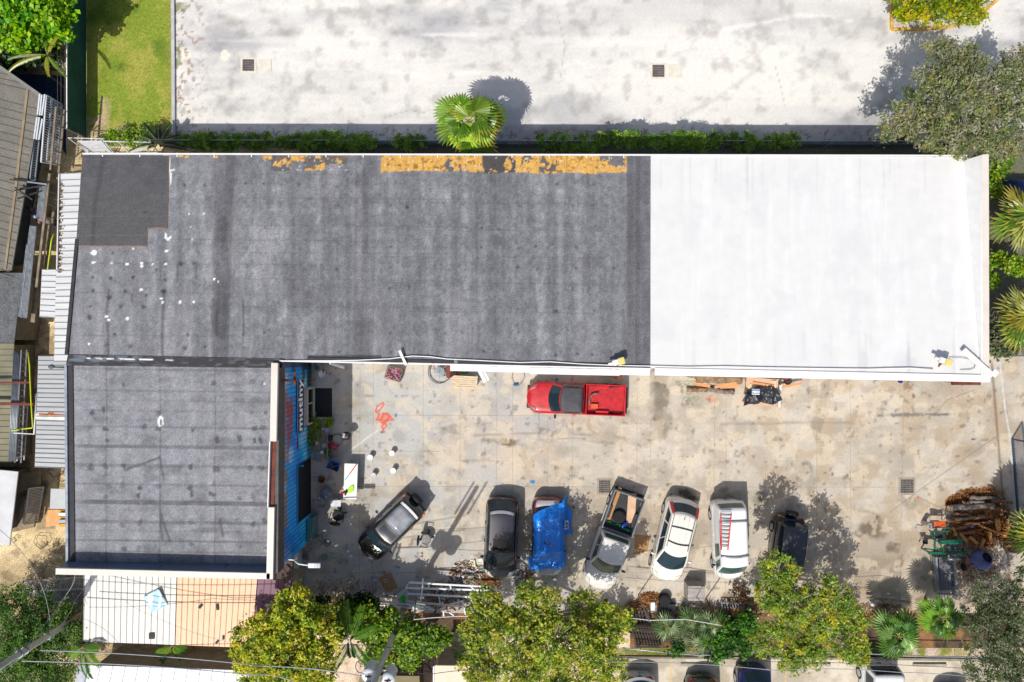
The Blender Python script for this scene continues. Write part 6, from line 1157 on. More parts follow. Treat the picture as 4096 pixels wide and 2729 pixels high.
for y, hh_, cl, lab in ((2040, .9, A(226, 166, 12), 'yellow bin lid edge, northernmost of the stack'), (2051, 1.05, A(240, 240, 244), 'white bin lid in the stack beside the annexe'), (2066, .9, A(226, 166, 12), 'yellow bin body in the middle of the stack'), (2079, 1.05, A(170, 186, 214), 'pale blue bin lid at the south of the stack'), (2094, .85, A(216, 160, 16), 'yellow bin body, southernmost of the stack')):
    b = MB(); b.pxprism([(234, y), (282, y + 1), (282, y + 14), (234, y + 13)], hh_ - .25, hh_); solo(b, 'storage_bin', mat('bin%d' % y, cl, .5), lab, 'bin', 'stacked bins beside the annexe', bevel=.02)
def deco(lab, q, k, m):
    P = [Vector(W(*p)) for p in q]; t = thing('ornamental_gate', lab, 'gate', (P[0].x, P[0].y, .05), group='iron gates lying south west'); L = lambda u, v: (P[0].lerp(P[1], u)).lerp(P[3].lerp(P[2], u), v)
    b = MB(); [b.bar(P[i], P[(i + 1) % 4], .06) for i in range(4)]; b.build('frame', m, t); b = MB()
    for c in range(k):
        u0, u1 = c / k, (c + 1) / k; b.bar(L(u0, 0), L(u0, 1), .045)
        if c % 2 == 0:
            for e in (.12, .28, .42): a, z = u0 + (u1 - u0) * e, u1 - (u1 - u0) * e; [b.bar(L(*p), L(*q_), .025) for p, q_ in (((a, e), (z, e)), ((z, e), (z, 1 - e)), ((z, 1 - e), (a, 1 - e)), ((a, 1 - e), (a, e)))]
            b.bar(L((u0 + u1) / 2, 0), L((u0 + u1) / 2, 1), .02); b.bar(L(u0, .5), L(u1, .5), .02)
        else:
            for e in np.linspace(.1, .9, 7): a = u0 + (u1 - u0) * e; b.bar(L(a, 0), L(a, 1), .02)
    b.build('grille', m, t)
M_ig = mat('iron_pale', A(226, 222, 216), .6, .0, var=.2)
deco('ornamental iron gate with square spirals lying on top', [(102, 2325, .5), (345, 2308, .5), (340, 2355, .35), (80, 2367, .35)], 5, M_ig); deco('ornamental iron gate lying under the spiral one', [(85, 2372, .25), (340, 2358, .25), (345, 2402, .12), (190, 2412, .12)], 6, mat('iron_dull', A(170, 170, 176), .6, .0))
for i in range(4):
    b = MB(); rg = random.Random(i + 40); cx, cy, rr_ = ((165, 2165, 26), (55, 2160, 9), (225, 1880, 30), (250, 1905, 20))[i]; pts = [W(cx + rr_ * math.cos(a) * rg.uniform(.8, 1.2), cy + rr_ * math.sin(a) * rg.uniform(.8, 1.2), .03 + .01 * k) for k, a in enumerate(np.linspace(0, 9, 30))]; b.tube(pts, .014, 5)
    solo(b, 'cable_coil', mat('cable_brown', A(86, 62, 48), .8), ('brown cable coiled on the sand south of the leaning gates', 'small reddish cable tangle at the edge of the white slab roof', 'dark hose looped in the sunny gap below the awning', 'thin cable lying beside the hose loop below the awning')[i], 'cable', smooth=True)
# utility poles, wires
M_pole = mat('pole_wood', A(206, 202, 184), .9, var=.2, scale=2, aniso=(6, 6, .6)); M_wr2 = mat('wire_pale', A(168, 172, 178), .5); M_wd = mat('wire_dark', A(52, 52, 56), .6)
t = thing('utility_pole', 'leaning grey wooden utility pole in the bottom left corner', 'pole', (-23.6, -15.0, 0)); b = MB(); b.tube([(-23.6, -15, 0), (-23.6, -15, 10.5)], .17, 12, .13); b.build('pole', M_pole, t, smooth=True)

for z in (4.3, 5.9, 6.3): b = MB(); b.lathe((-23.6, -15, z), [(.2, -.03), (.2, .03)], 12); b.build('band', M_gr, t)
t = thing('transformer_pole', 'wooden pole carrying two transformer drums at the bottom edge', 'pole', (-6.2, -15.35, 0)); b = MB(); b.tube([(-6.2, -15.35, 0), (-6.2, -15.35, 12)], .17, 12, .12); b.build('pole', M_pole, t, smooth=True)
for dx, dy, z in ((-.42, -.1, 7.0), (-.35, -.62, 7.6), (.45, -.35, 6.9)):
    b = MB(); b.lathe((-6.2 + dx, -15.35 + dy, z), [(.27, -.5), (.3, -.46), (.3, .4), (.33, .42), (.33, .47), (.2, .53), (.001, .55)], 22); o = b.build('transformer', mat('drum_white', A(226, 232, 240), .4, var=.05), t, smooth=True); b = MB(); b.bar((-6.2 + dx - .15, -15.35 + dy, z + .58), (-6.2 + dx + .15, -15.35 + dy, z + .58), .04); b.lathe((-6.2 + dx, -15.35 + dy, z + .6), [(.04, -.05), (.05, .05), (.02, .12)], 8); b.build('insulator', M_rust, o)
b = MB(); [b.bar((-6.6, -15.35, z), (-5.8, -15.35, z), .08) for z in (7.2,)]; b.build('crossarm', M_pole, t); b = MB(); [b.tube([(-6.2 + x, -15.35, 9.4), (-6.2 + x, -15.35, 12.5)], .05) for x in (-.34, .4)]; b.build('riser', M_gr, t)
def wire(lab, pts, r=.016, m=M_wr2, sag=.25, group='overhead wires'):
    P = [Vector(W(*p)) for p in pts]; out = []
    for a, c in zip(P, P[1:]): out += [a.lerp(c, u) - Vector((0, 0, sag * 4 * u * (1 - u))) for u in np.linspace(0, 1, 14)]
    b = MB(); b.tube(out, r, 5); return solo(b, 'overhead_wire', m, lab, 'wire', group, smooth=True)
wire('thick overhead cable crossing below the shed, upper of the southern pair', [(160, 2602, 6), (1050, 2665, 6.6), (1480, 2712, 7.0)], .024); wire('thick overhead cable crossing the white seam roof, lower of the southern pair', [(88, 2645, 6.2), (1000, 2700, 6.6), (1180, 2729, 6.8)], .026)
wire('thin wire from the left pole up across the shed eave', [(200, 2585, 5.0), (700, 2582, 5.4), (1240, 2588, 5.6), (1560, 2590, 5.8)], .014, M_wd); wire('wire from the transformer pole to the right across the beige path', [(1555, 2592, 5.6), (1890, 2602, 5.6), (2600, 2640, 6)], .014, M_wd)
wire('wire rising from the left pole past the white slab roof', [(200, 2566, 4.8), (160, 2330, 4.8), (0, 2120, 4.8)], .014); wire('thin wire from the left pole to the bottom left edge', [(100, 2620, 5.8), (0, 2690, 6.0)], .012); wire('wire from the left pole to the annexe corner', [(210, 2555, 4.8), (300, 2400, 3.6), (345, 2330, 3.3)], .013); wire('second wire from the left pole up to the iron gates', [(85, 2605, 6.0), (250, 2400, 5.4), (300, 2300, 6.2)], .012)
wire('long wire over the parked cars, uppermost of the two at the bottom right', [(2440, 2648, 5.2), (3100, 2682, 5.2), (3600, 2690, 5.2), (4096, 2735, 5.2)], .016); wire('dark wire along the grass strip', [(2440, 2632, 4.4), (3100, 2648, 4.4), (4096, 2690, 4.4)], .012, M_wd)
wire('wire from the transformer drums over the cream roof', [(1500, 2705, 7.2), (1720, 2698, 7.2), (2060, 2680, 7.4)], .014, M_wd); wire('thin wire crossing the white shed roof obliquely', [(335, 2475, 4.6), (480, 2580, 4.6), (860, 2729, 4.8)], .008, M_wd)
wire('upper shadow casting cable over the shed roof', [(-200, 2830, 9.0), (700, 2890, 9.4), (1416, 2960, 11)], .02, M_wd); wire('lower shadow casting cable over the shed roof', [(-260, 2760, 9.0), (500, 2960, 9.4), (1416, 3040, 11)], .02, M_wd)
# street lamp on the wall post, posts with string cable
t = thing('street_lamp', 'white street lamp arm reaching over the yard beside the blue wall', 'lamp', W(1188, 2330)); X, Y, _ = W(1172, 2247, 4.8)
b = MB(); b.bar((X - .5, Y, 4.4), (X, Y, 4.55), .06); b.tube([(X, Y, 4.2), (X, Y, 4.6)], .05); b.tube([(X, Y, 4.6), (X + .3, Y - .1, 4.85), (X + .85, Y - .14, 4.95)], .04); b.build('arm', M_whitemet, t, smooth=True)
b = MB(); b.box((X + 1.12, Y - .13, 4.98), (.62, .26, .1)); o = b.build('lamp_head', mat('lamp_grey', A(214, 218, 226), .4), t, bevel=.04); b = MB(); [b.box((X + 1.15 + .07 * i, Y - .13, 5.04), (.03, .2, .02)) for i in range(4)]; b.build('cooling_fin', M_gr, o)
b = MB(); b.pxprism([(1176, 2212), (1194, 2212), (1192, 2372), (1174, 2372)], 0, .8); solo(b, 'white_gate_post', mat('post_white', A(216, 220, 224), .5, var=.1), 'white sheet metal gate upright below the street lamp', 'post')
b = MB(); b.pxprism([(1112, 2250), (1170, 2248), (1168, 2318), (1104, 2318)], 3.0, 3.1); b.bar(W(1118, 2262, 3.4), W(1160, 2305, 3.4), .07); b.bar(W(1112, 2275, 3.5), W(1162, 2240, 3.9), .12); solo(b, 'broken_rafters', mat('dark_rafter', A(88, 72, 66), .9, var=.5, scale=4), 'broken dark rafters in the notch behind the annexe corner', 'rafters')
def post(lab, x, y, h_, hx, hy, r=.03, m=M_gr): b = MB(); b.tube([W(x, y, 0), W(hx, hy, h_)], r, 8); solo(b, 'light_pole', m, lab, 'pole', 'slim poles of the light string', smooth=True)
post('slim pole right of the white frames', 1665, 2390, 3, 1656, 2478, .03); post('slim pole left of the spiky palmettos', 2552, 2380, 3.2, 2598, 2486, .035); post('slim rusty pole through the palmettos', 2822, 2395, 3.2, 2892, 2504, .035, M_rust)
wire('white light cable between the poles at the spiky palmettos', [(2510, 2472, 3.0), (2600, 2482, 3.0), (2740, 2478, 3.0), (2890, 2503, 3.0)], .02, M_whitemet, .02, 'light cables'); wire('white light cable right of the white frames', [(1656, 2479, 3), (1790, 2468, 3), (1875, 2466, 3)], .02, M_whitemet, .05, 'light cables'); wire('short white cable over the feather palm', [(1396, 2548, 4.6), (1400, 2592, 4.6)], .02, M_whitemet, .05, 'light cables')
# rail along the verge
t = thing('tube_rail', 'pale tube rail running along the verge above the parking bays', 'rail', W(3000, 2600)); b = MB(); b.tube([W(x, y, .9) for x, y in ((2490, 2592), (2620, 2606), (2800, 2622), (2960, 2614), (3100, 2606), (3400, 2612), (3700, 2626), (4200, 2634))], .035, 7); b.build('top_tube', M_rail, t, smooth=True); b = MB(); [b.tube([W(x, y, 0), W(x + (x - 2048) * .02, y + 26, .9)], .03) for x, y in ((2554, 2576), (2784, 2596), (3050, 2580), (3330, 2584), (3600, 2596), (3880, 2606))]; b.build('post', M_rail, t)
panel('timber_pallet', 'dark slatted pallet by the bottom trees, left of the palmettos', 'pallet', [(2525, 2505, .5), (2615, 2510, .5), (2640, 2590, .15), (2548, 2588, .15)], 8, mat('pallet_dark', A(66, 60, 54), .9, var=.3), r=.03, mid=(.2, .4, .6, .8)); panel('timber_pallet', 'second dark pallet above the first, under the leaves', 'pallet', [(2500, 2440, .4), (2590, 2444, .4), (2605, 2500, .2), (2515, 2500, .2)], 7, MATS['pallet_dark'], r=.03, mid=(.3, .6))
# east gate
t = thing('driveway_gate', 'tall grey sliding gate of thin bars at the east edge', 'gate', W(4046, 1900)); b = MB(); a, c = W(4046, 1756), W(4078, 2170); b.bar((a[0], a[1], .08), (c[0], c[1], .08), .1); b.bar((a[0] + .02, a[1], 1.7), (c[0] + .02, c[1], 1.7), .08); b.bar((a[0], a[1], .05), (a[0], a[1], 1.7), .08); b.build('frame', mat('gate_blue_grey', A(70, 82, 104), .5, .3), t); b = MB()
for i in range(64): u = i / 64; b.bar((a[0] + (c[0] - a[0]) * u, a[1] + (c[1] - a[1]) * u, .1), (a[0] + (c[0] - a[0]) * u, a[1] + (c[1] - a[1]) * u, 1.66), .022)
b.build('bar', mat('gate_grey', A(190, 194, 198), .5, .3), t)
# ------------------------------------------------------------------ YARD THINGS
M_wood = mat('pale_wood', A(222, 202, 172), .8, var=.2, scale=3, aniso=(1, 5, 1)); M_ply = mat('ply_pink', A(220, 178, 148), .8, var=.12, scale=2)
def table():
    x, y, _ = W(1402, 1926, .75); t = thing('folding_table', 'white plastic folding table standing in the yard', 'table', (x, y, .02), rz=R(-2.2)); b = MB(); b.box((0, 0, .72), (.76, 2.0, .04)); b.build('tabletop', mat('table_white', A(244, 244, 242), .5, var=.02), t, bevel=.03)
    for s in (1, -1):
        for q in (1, -1): b = MB(); b.tube([(q * .28, s * .72, 0), (q * .28, s * .7, .7)], .014); b.build('leg', M_gr, t)
    b = MB(); [b.bar((-.28, s * .71, .12), (.28, s * .71, .12), .02) for s in (1, -1)]; b.build('brace', M_gr, t)
table()
b = MB(); a, c = W(1426, 1858, .8), W(1381, 1920, .8); b.bar(a, tuple(Vector(a).lerp(Vector(c), .62)), .06, .02); solo(b, 'spirit_level', mat('level_red', A(214, 40, 52), .4), 'long red bar lying slanted on the white table', 'level')
b = MB(); b.bar(tuple(Vector(a).lerp(Vector(c), .62)), c, .05, .02); solo(b, 'blue_rule', mat('rule_blue', A(90, 150, 214), .4), 'blue and white strip at the lower end of the red bar on the table', 'rule')
drape('hi_vis_vest', mat('lime_cloth', A(190, 255, 60), .6, var=.1), [(*W_, .82) for W_ in ((1400, 1945), (1414, 1940), (1416, 1955), (1412, 1970), (1396, 1976), (1385, 1968), (1390, 1955))], lambda x, y: .78, 'lime green vest crumpled on the white table', 'vest', 26, .05, 9)
x, y, z = W(1378, 1972, .85); t = thing('work_gloves', 'red and black work gloves in a heap at the table corner', 'gloves', (x, y, z - .06)); b = MB(); b.sph((x - .1, y, z), (.12, .07, .05)); b.sph((x - .16, y + .05, z), (.06, .03, .03)); b.sph((x - .17, y - .02, z), (.06, .025, .03)); b.build('red_glove', mat('glove_red', A(206, 24, 34), .7, var=.2), t, smooth=True); b = MB(); b.sph((x + .08, y + .05, z + .01), (.09, .1, .06)); b.sph((x + .04, y - .09, z), (.05, .07, .04)); b.build('black_glove', mat('glove_black', A(40, 40, 36), .7, var=.4, scale=9), t, smooth=True)
GB = 'white buckets on the yard'
for x_, y_, lab in ((1480, 1831, 'white lidded bucket nearest the table, upper left of the four'), (1567, 1814, 'white lidded bucket, upper right of the four'), (1572, 1884, 'white lidded bucket, lower right of the four'), (1492, 1903, 'white lidded bucket with grey lid, lower left of the four')):
    x, y, _ = W(x_, y_, .38); t = thing('bucket', lab, 'bucket', (x, y, .02), rz=0, group=GB); b = MB(); b.lathe((0, 0, 0), [(.12, 0), (.14, .02), (.155, .35), (.15, .36)], 20); b.build('body', M_whitemet, t, smooth=True); b = MB(); b.lathe((0, 0, .36), [(.165, -.03), (.168, 0), (.16, .012), (.14, .004), (.001, .006)], 20); b.lathe((.07, -.03, .37), [(.022, -.01), (.022, .004)], 10); b.build('lid', mat('bucket_lid', A(240, 240, 240), .5) if y_ != 1903 else mat('bucket_lid2', A(206, 200, 204), .5), t, smooth=True)
    b = MB(); b.tube([(.165 * math.cos(a), .165 * math.sin(a), .3) for a in np.linspace(-1.2, 1.6, 8)], .005, 4); b.build('handle', M_gr, t)
def office_chair(px, py, rz, m, lab, m2=None, old=False):
    x, y, _ = W(px, py, .5); t = thing('office_chair', lab, 'chair', (x, y, .02), rz=rz, group='swivel chairs in the yard'); t.scale = (1.25, 1.25, 1.15); b = MB(); b.sph((0, 0, .46), (.25, .25, .06), 16, 8); b.build('seat', m2 or m, t, smooth=True)
    b = MB(); b.sph((-.30, 0, .76), (.06, .24, .28), 14, 10); b.build('backrest', m, t, smooth=True); b = MB(); b.bar((-.1, 0, .4), (-.3, 0, .6), .06); b.tube([(0, 0, .1), (0, 0, .42)], .03); b.build('column', M_trim, t)
    for s in (1, -1): b = MB(); b.tube([(-.18, s * .26, .42), (-.2, s * .3, .64), (.1, s * .3, .66), (.1, s * .27, .46)], .02, 6); b.build('armrest', M_trim, t, smooth=True)
    b = MB()
    for k in range(5): a = k * 2 * PI / 5; b.bar((0, 0, .1), (.3 * math.cos(a), .3 * math.sin(a), .07), .05, .03); b.sph((.3 * math.cos(a), .3 * math.sin(a), .035), .035, 8, 5)
    b.build('wheel_base', M_trim, t)
office_chair(1703, 2157, R(-5), mat('chair_frame', A(50, 50, 54), .5), 'swivel chair with faded grey seat standing in the open yard', mat('faded_seat', A(150, 148, 146), .8, var=.3, scale=8)); office_chair(1352, 2062, R(80), mat('chair_black', A(40, 38, 48), .7, var=.2), 'black swivel chair in the shade below the white box')
# round patterned chair
x, y, _ = W(1300, 1980, .4); t = thing('patterned_chair', 'low round chair with blue cloth and yellow patches in the shade', 'chair', (x, y, .02), rz=R(-40)); M_bc = mat('blue_grey_cloth', A(112, 134, 158), .8, var=.15); M_yc = mat('ochre_cloth', A(226, 172, 60), .8)
b = MB(); b.sph((0, .1, .42), (.32, .3, .07), 18, 8); b.build('seat', M_bc, t, smooth=True); b = MB(); b.sph((0, -.3, .5), (.3, .14, .18), 18, 8); b.build('backrest', M_bc, t, smooth=True); 
for p in ((-.12, .16, .48), (.15, .2, .475), (.1, -.02, .485), (-.16, -.28, .66), (.18, -.3, .65)): MB().sph(p, (.1, .05, .03), 8, 5).build('patch', M_yc, t, smooth=True)
[MB().bar((sx * .2, sy * .2, .0), (sx * .2, sy * .2, .4), .03).build('leg', M_gr, t) for sx in (1, -1) for sy in (1, -1)]
# blue folding camp chair
x, y, _ = W(1332, 1866, .5); t = thing('camp_chair', 'black camp chair with bright blue trim beside the plant shelf', 'chair', (x, y, .02), rz=R(-20)); M_cb = mat('camp_blue', A(24, 92, 200), .6); b = MB(); b.grid(lambda u, v: (-.32 + .64 * u, -.22 + .44 * v, .42 - .1 * math.sin(PI * u)), 10, 8); b.build('seat', M_trim, t, smooth=True, solid=.02); b = MB(); b.grid(lambda u, v: (-.32 + .64 * u, .22 + .16 * v, .42 + .4 * v), 10, 8); b.build('backrest', M_trim, t, solid=.02)
b = MB(); [b.bar(p, q, .05, .03) for p, q in (((-.34, -.22, .44), (-.3, .2, .46)), ((-.3, .2, .46), (0, -.05, .46)), ((0, -.05, .46), (.3, .2, .46)), ((.3, .2, .46), (.34, -.1, .5)), ((-.34, .38, .84), (.34, .38, .84)))]; b.build('trim', M_cb, t); [MB().bar((sx * .34, sy * .24, 0), (-sx * .3, sy * .22, .5), .022).build('leg', M_gr, t) for sx in (1, -1) for sy in (1, -1)]
# box of paper
x, y, _ = W(1341, 2014, .5); b = MB(); b.box((x - .12, y, .27), (.3, .36, .5), rz=.05); t = thing('white_box', 'open white cardboard box below the patterned chair', 'box', (x, y, .02)); b.build('body', mat('box_white', A(216, 218, 222), .7), t); b = MB(); b.add([(x - .28, y - .2, .53), (x + .0, y - .16, .53), (x, y + .18, .53), (x - .28, y + .15, .53)], [(0, 1, 2, 3)]); b.add([(x, y - .17, .53), (x + .3, y - .19, .47), (x + .3, y + .18, .47), (x, y + .18, .53)], [(0, 1, 2, 3)]); b.build('flap', mat('flap_white', A(232, 234, 238), .7), t, solid=.01)
# rusty pot, bottle, plates
x, y, _ = W(1285, 1920, .2); b = MB(); b.lathe((x, y, .02), [(.14, 0), (.2, .1), (.18, .22), (.15, .23), (.14, .08), (.001, .06)], 16); solo(b, 'rusty_pot', mat('pot_rust', A(130, 70, 30), .8, var=.5, scale=8), 'round rusty brown pot on the shaded concrete by the doorway', 'pot', smooth=True)
x, y, _ = W(1263, 1909, .05); b = MB(); b.lathe((x, y, .06), [(.03, -.12), (.035, -.1), (.035, .06), (.012, .1), (.012, .14)], 10, 'X'); solo(b, 'water_bottle', mat('clear_plastic', A(180, 190, 214), .2, coat=.5), 'small clear bottle lying left of the rusty pot', 'bottle', smooth=True)
for px, py, r_, cl, lab, nm in ((1309, 2172, .2, A(126, 128, 116), 'round grey hubcap leaning flat near the blue wall corner', 'hubcap'), (1298, 2230, .2, A(128, 148, 132), 'pale green round lid on the ground left of the street lamp', 'round_disc')):
    x, y, _ = W(px, py, .06); b = MB(); b.lathe((x, y, .025), [(r_, 0), (r_, .04), (r_ * .8, .05), (r_ * .6, .03), (.04, .04), (.001, .05)], 22); solo(b, nm, mat(nm, cl, .5, var=.2), lab, nm.split('_')[-1], smooth=True)
# dark rubber mat
b = MB(); a = W(1262, 1553); c = W(1329, 1668); b.box(((a[0] + c[0]) / 2, (a[1] + c[1]) / 2, .035), (c[0] - a[0], a[1] - c[1], .02)); solo(b, 'rubber_mat', mat('rubber_mat', A(42, 46, 54), .9, var=.15, scale=2), 'large black rubber mat on the ground below the window', 'mat', bevel=.01)
# fan, satellite dish like basin
x, y, _ = W(1267, 1471, .6); t = thing('pedestal_fan', 'square cream cabinet with a round blue grey fan opening, in the shaded corner', 'fan', (x, y, .02), rz=R(38)); b = MB(); b.box((0, 0, .3), (.38, .38, .56)); b.build('cabinet', mat('fan_cream', A(184, 172, 152), .6), t, bevel=.02); b = MB(); b.lathe((0, 0, .59), [(.16, 0), (.165, .02), (.13, .02), (.1, 0), (.05, .01), (.04, .03), (.001, .03)], 20); b.build('grille', mat('fan_blue', A(86, 104, 134), .5), t)
x, y, _ = W(1289, 1497, .9); t = thing('wash_basin', 'round white basin on a stand in the shaded corner', 'basin', (x, y, .02)); b = MB(); b.lathe((x, y, .72), [(.02, .02), (.14, .04), (.2, .18), (.215, .19), (.21, .2), (.19, .18), (.13, .07), (.001, .05)], 24); b.build('bowl', mat('basin_white', A(240, 240, 236), .3), t, smooth=True); b = MB(); b.tube([(x, y, 0.02), (x, y, .74)], .04); b.bar((x + .05, y + .3, .9), (x + .08, y + .1, .98), .05); b.build('stand', M_rust, t)
b = MB(); b.lathe((*W(1303, 1500, .9)[:2], .8), [(.001, .0), (.05, .03), (.03, .06), (.001, .07)], 8); solo(b, 'rag', mat('rag_teal', A(120, 160, 170), .8), 'teal rag inside the white basin', 'rag')
# plant bench with pots
x, y, _ = W(1285, 1765, .7); t = thing('plant_bench', 'slatted timber bench crowded with pots under the window', 'bench', (x - .05, y, .02), rz=0); M_sl = mat('slat_grey', A(140, 134, 124), .85, var=.25)
for k in range(5): b = MB(); b.box((-.42 + .2 * k, .05, .64), (.07, 2.3, .03)); b.build('slat', M_sl, t)
[MB().box((sx * .42, sy * 1.05, .3), (.05, .05, .62)).build('leg', M_sl, t) for sx in (1, -1) for sy in (1, -1)]
rg = random.Random(3)
def pot(px, py, r_, cl, lab, plant=None, h0=.68, hh_=.2):
    x, y, _ = W(px, py, h0 + hh_); t = thing('plant_pot', lab, 'pot', (x, y, h0), rz=0, group='pots around the bench'); b = MB(); b.lathe((0, 0, 0), [(r_ * .7, 0), (r_, hh_), (r_ * 1.06, hh_), (r_ * .9, hh_ * .85), (.001, hh_ * .8)], 18); b.build('pot', mat('pot_%d_%d' % (px, py), cl, .6, var=.1), t, smooth=True)
    if plant: V_, Q_ = leaf_quads(np.array([[0, 0, hh_]]) + RNG.normal(size=(plant, 3)) * [r_ * .6, r_ * .6, .07], .1, .6); npmesh('plant', V_, Q_, leafmat('leaf'), t, tintcols(plant, gg, RNG))
pot(1310, 1815, .19, A(176, 180, 172), 'round pale pot with a leafy herb at the foot of the bench', 130, .02, .3); pot(1297, 1783, .13, A(150, 158, 150), 'pale ringed pot with a yellow fruit on the bench'); pot(1309, 1722, .13, A(150, 160, 176), 'bluish bowl at the top end of the bench'); pot(1269, 1773, .11, A(214, 168, 160), 'pink shell like dish on the bench'); pot(1279, 1745, .1, A(60, 70, 40), 'small dark pot with grass in the middle of the bench', 60); pot(1288, 1810, .09, A(220, 220, 222), 'little white cup at the lower end of the bench')
b = MB(); x, y, _ = W(1276, 1826, .75); b.box((x, y, .72), (.38, .62, .1)); solo(b, 'grey_tub', mat('grey_tub', A(120, 130, 142), .6), 'shallow grey tub on the lower end of the bench', 'tub', bevel=.03)
b = MB(); b.bar(W(1290, 1828, .8), W(1283, 1850, .8), .05, .05); solo(b, 'orange_level', mat('lvl_orange', A(176, 110, 60), .6), 'short orange brown stick beside the grey tub', 'stick')
for px, py, n_, lab, r_ in ((1262, 1700, 420, 'leafy climber spilling from the window sill to the bench', .32), (1316, 1692, 260, 'potted plant in the grey trough right of the climber', .2), (1250, 1755, 300, 'dark herbs along the wall side of the bench', .2)):
    x, y, _ = W(px, py, .6); t = thing('potted_plant', lab, 'plant', (x, y, .1)); V_, Q_ = leaf_quads(np.array([[x, y, .65]]) + RNG.normal(size=(n_, 3)) * [r_ * .6, r_ * (1.6 if n_ == 300 else .7), .15], .11, .6); npmesh('foliage', V_, Q_, leafmat('leaf'), t, tintcols(n_, gg + [A(176, 180, 30)], RNG)); b = MB(); b.box((x, y, .3), (r_ * 1.4, r_ * 1.2, .4)); b.build('trough', mat('trough', A(110, 112, 114), .6), t, bevel=.02)
b = MB(); x, y, _ = W(1294, 1716, .8); b.lathe((x, y, .68), [(.07, 0), (.08, .14), (.05, .18), (.06, .2)], 14); b.tube([(x + .06, y, .8), (x + .14, y - .03, .84), (x + .18, y - .05, .88)], .015); b.tube([(x - .07, y - .02, .84), (x - .13, y - .04, .78), (x - .06, y - .02, .7)], .012); solo(b, 'watering_can', mat('can_cream', A(222, 214, 176), .5), 'small cream watering can at the top end of the bench', 'watering can', smooth=True)
# vacuum, compressor, hose
x, y, _ = W(1380, 1742, .7); t = thing('gas_grill', 'black and silver kettle machine with lid at the edge of the shade', 'grill', (x, y, .02), rz=R(-10)); b = MB(); b.lathe((.1, 0, .5), [(.05, 0), (.2, .08), (.24, .24), (.14, .32), (.001, .34)], 20); [b.bar((.1 + .15 * math.cos(a), .15 * math.sin(a), 0), (.1 + .1 * math.cos(a), .1 * math.sin(a), .56), .025) for a in (0, 2.1, 4.2)]; b.build('body', M_trim, t, smooth=False); b = MB(); b.box((-.04, 0, .86), (.14, .26, .03)); b.box((-.04, 0, .9), (.05, .12, .03)); b.build('handle', mat('silver_handle', A(200, 202, 206), .3), t, bevel=.01)
x, y, _ = W(1330, 1787, .35); t = thing('air_compressor', 'red horizontal air tank on the ground beside the bench', 'compressor', (x, y, .02), rz=R(-18)); b = MB(); b.lathe((0, 0, .25), [(.001, -.3), (.12, -.27), (.15, -.2), (.15, .2), (.12, .27), (.001, .3)], 18, 'X'); b.build('tank', mat('tank_red', A(170, 24, 44), .4, coat=.4), t, smooth=True); b = MB(); [b.box((sx * .18, 0, .06), (.05, .24, .12)) for sx in (1, -1)]; b.build('foot', M_trim, t)
b = MB(); cx, cy, _ = W(1352, 1760); b.tube([(cx + .3 * math.cos(a) * (1 + .1 * math.sin(3 * a)), cy + .34 * math.sin(a), .05 + .01 * a) for a in np.linspace(0, 8.5, 40)], .014, 5); solo(b, 'red_hose', mat('hose_red', A(110, 48, 44), .6), 'dark red hose coiled between the tank and the grill', 'hose', smooth=True)
b = MB(); b.bar(W(1314, 1754, .5), W(1344, 1735, .6), .03); b.box((*W(1322, 1750)[:2], .2), (.3, .3, .35)); solo(b, 'lawn_mower', M_trim, 'black mower body with a white handle left of the hose', 'mower', bevel=.03)
b = MB(); b.pxprism([(1228, 2078), (1252, 2072), (1248, 2165), (1226, 2168)], .02, 1.1); solo(b, 'glass_panel', mat('green_glass_panel', A(84, 128, 120), .15, coat=.6, var=.1), 'greenish glass panel leaning at the south end of the blue wall', 'glass')
b = MB(); b.bar(W(1212, 2190, .3), W(1292, 2158, .25), .5, .04); solo(b, 'old_board', mat('old_board', A(146, 136, 130), .8, var=.4, scale=5), 'weathered board with red marks lying by the blue wall corner', 'board')
b = MB(); [b.bar(W(1195 + 4 * i, 2215 + 8 * i, .1), W(1232 + 2 * i, 2222 + 9 * i, .08), .05) for i in range(3)]; solo(b, 'scrap_slats', mat('slat_scrap', A(120, 124, 124), .8, var=.3), 'loose grey slats left of the street lamp', 'slats')
# crate with netting
x, y, _ = W(1575, 1495, .45); t = thing('timber_crate', 'open timber crate full of pink and purple netting', 'crate', (x, y, .02), rz=R(-16)); b = MB(); [b.box(p, d) for p, d in (((0, .36, .22), (.86, .04, .44)), ((0, -.36, .22), (.86, .04, .44)), ((.42, 0, .22), (.04, .7, .44)), ((-.42, 0, .22), (.1, .7, .44)), ((0, 0, .03), (.84, .7, .04)))]; b.build('crate_side', M_tm, t)
b = MB(); rg = random.Random(12); cols_ = [mat('net_pink', A(206, 110, 130), .7, var=.3), mat('net_purple', A(110, 50, 90), .7, var=.3), mat('net_white', A(226, 190, 190), .7)]
for q in range(3):
    b = MB()
    for k in range(18): p0 = (rg.uniform(-.33, .33), rg.uniform(-.3, .3), .42); b.tube([(p0[0] + rg.uniform(-.25, .25) * 1 if i else p0[0], p0[1] + (rg.uniform(-.2, .2) if i else 0), .40 + rg.uniform(0, .08)) if abs(p0[0]) < .2 else (p0[0] + .04 * math.sin(i), p0[1] + .03 * i - .06, .41 + rg.uniform(0, .05)) for i in range(5)], .016, 4)
    o = b.build('netting', cols_[q], t)
b = MB(); b.box((0.02, 0, .36), (.76, .66, .06)); b.build('netting_bed', cols_[1], t)
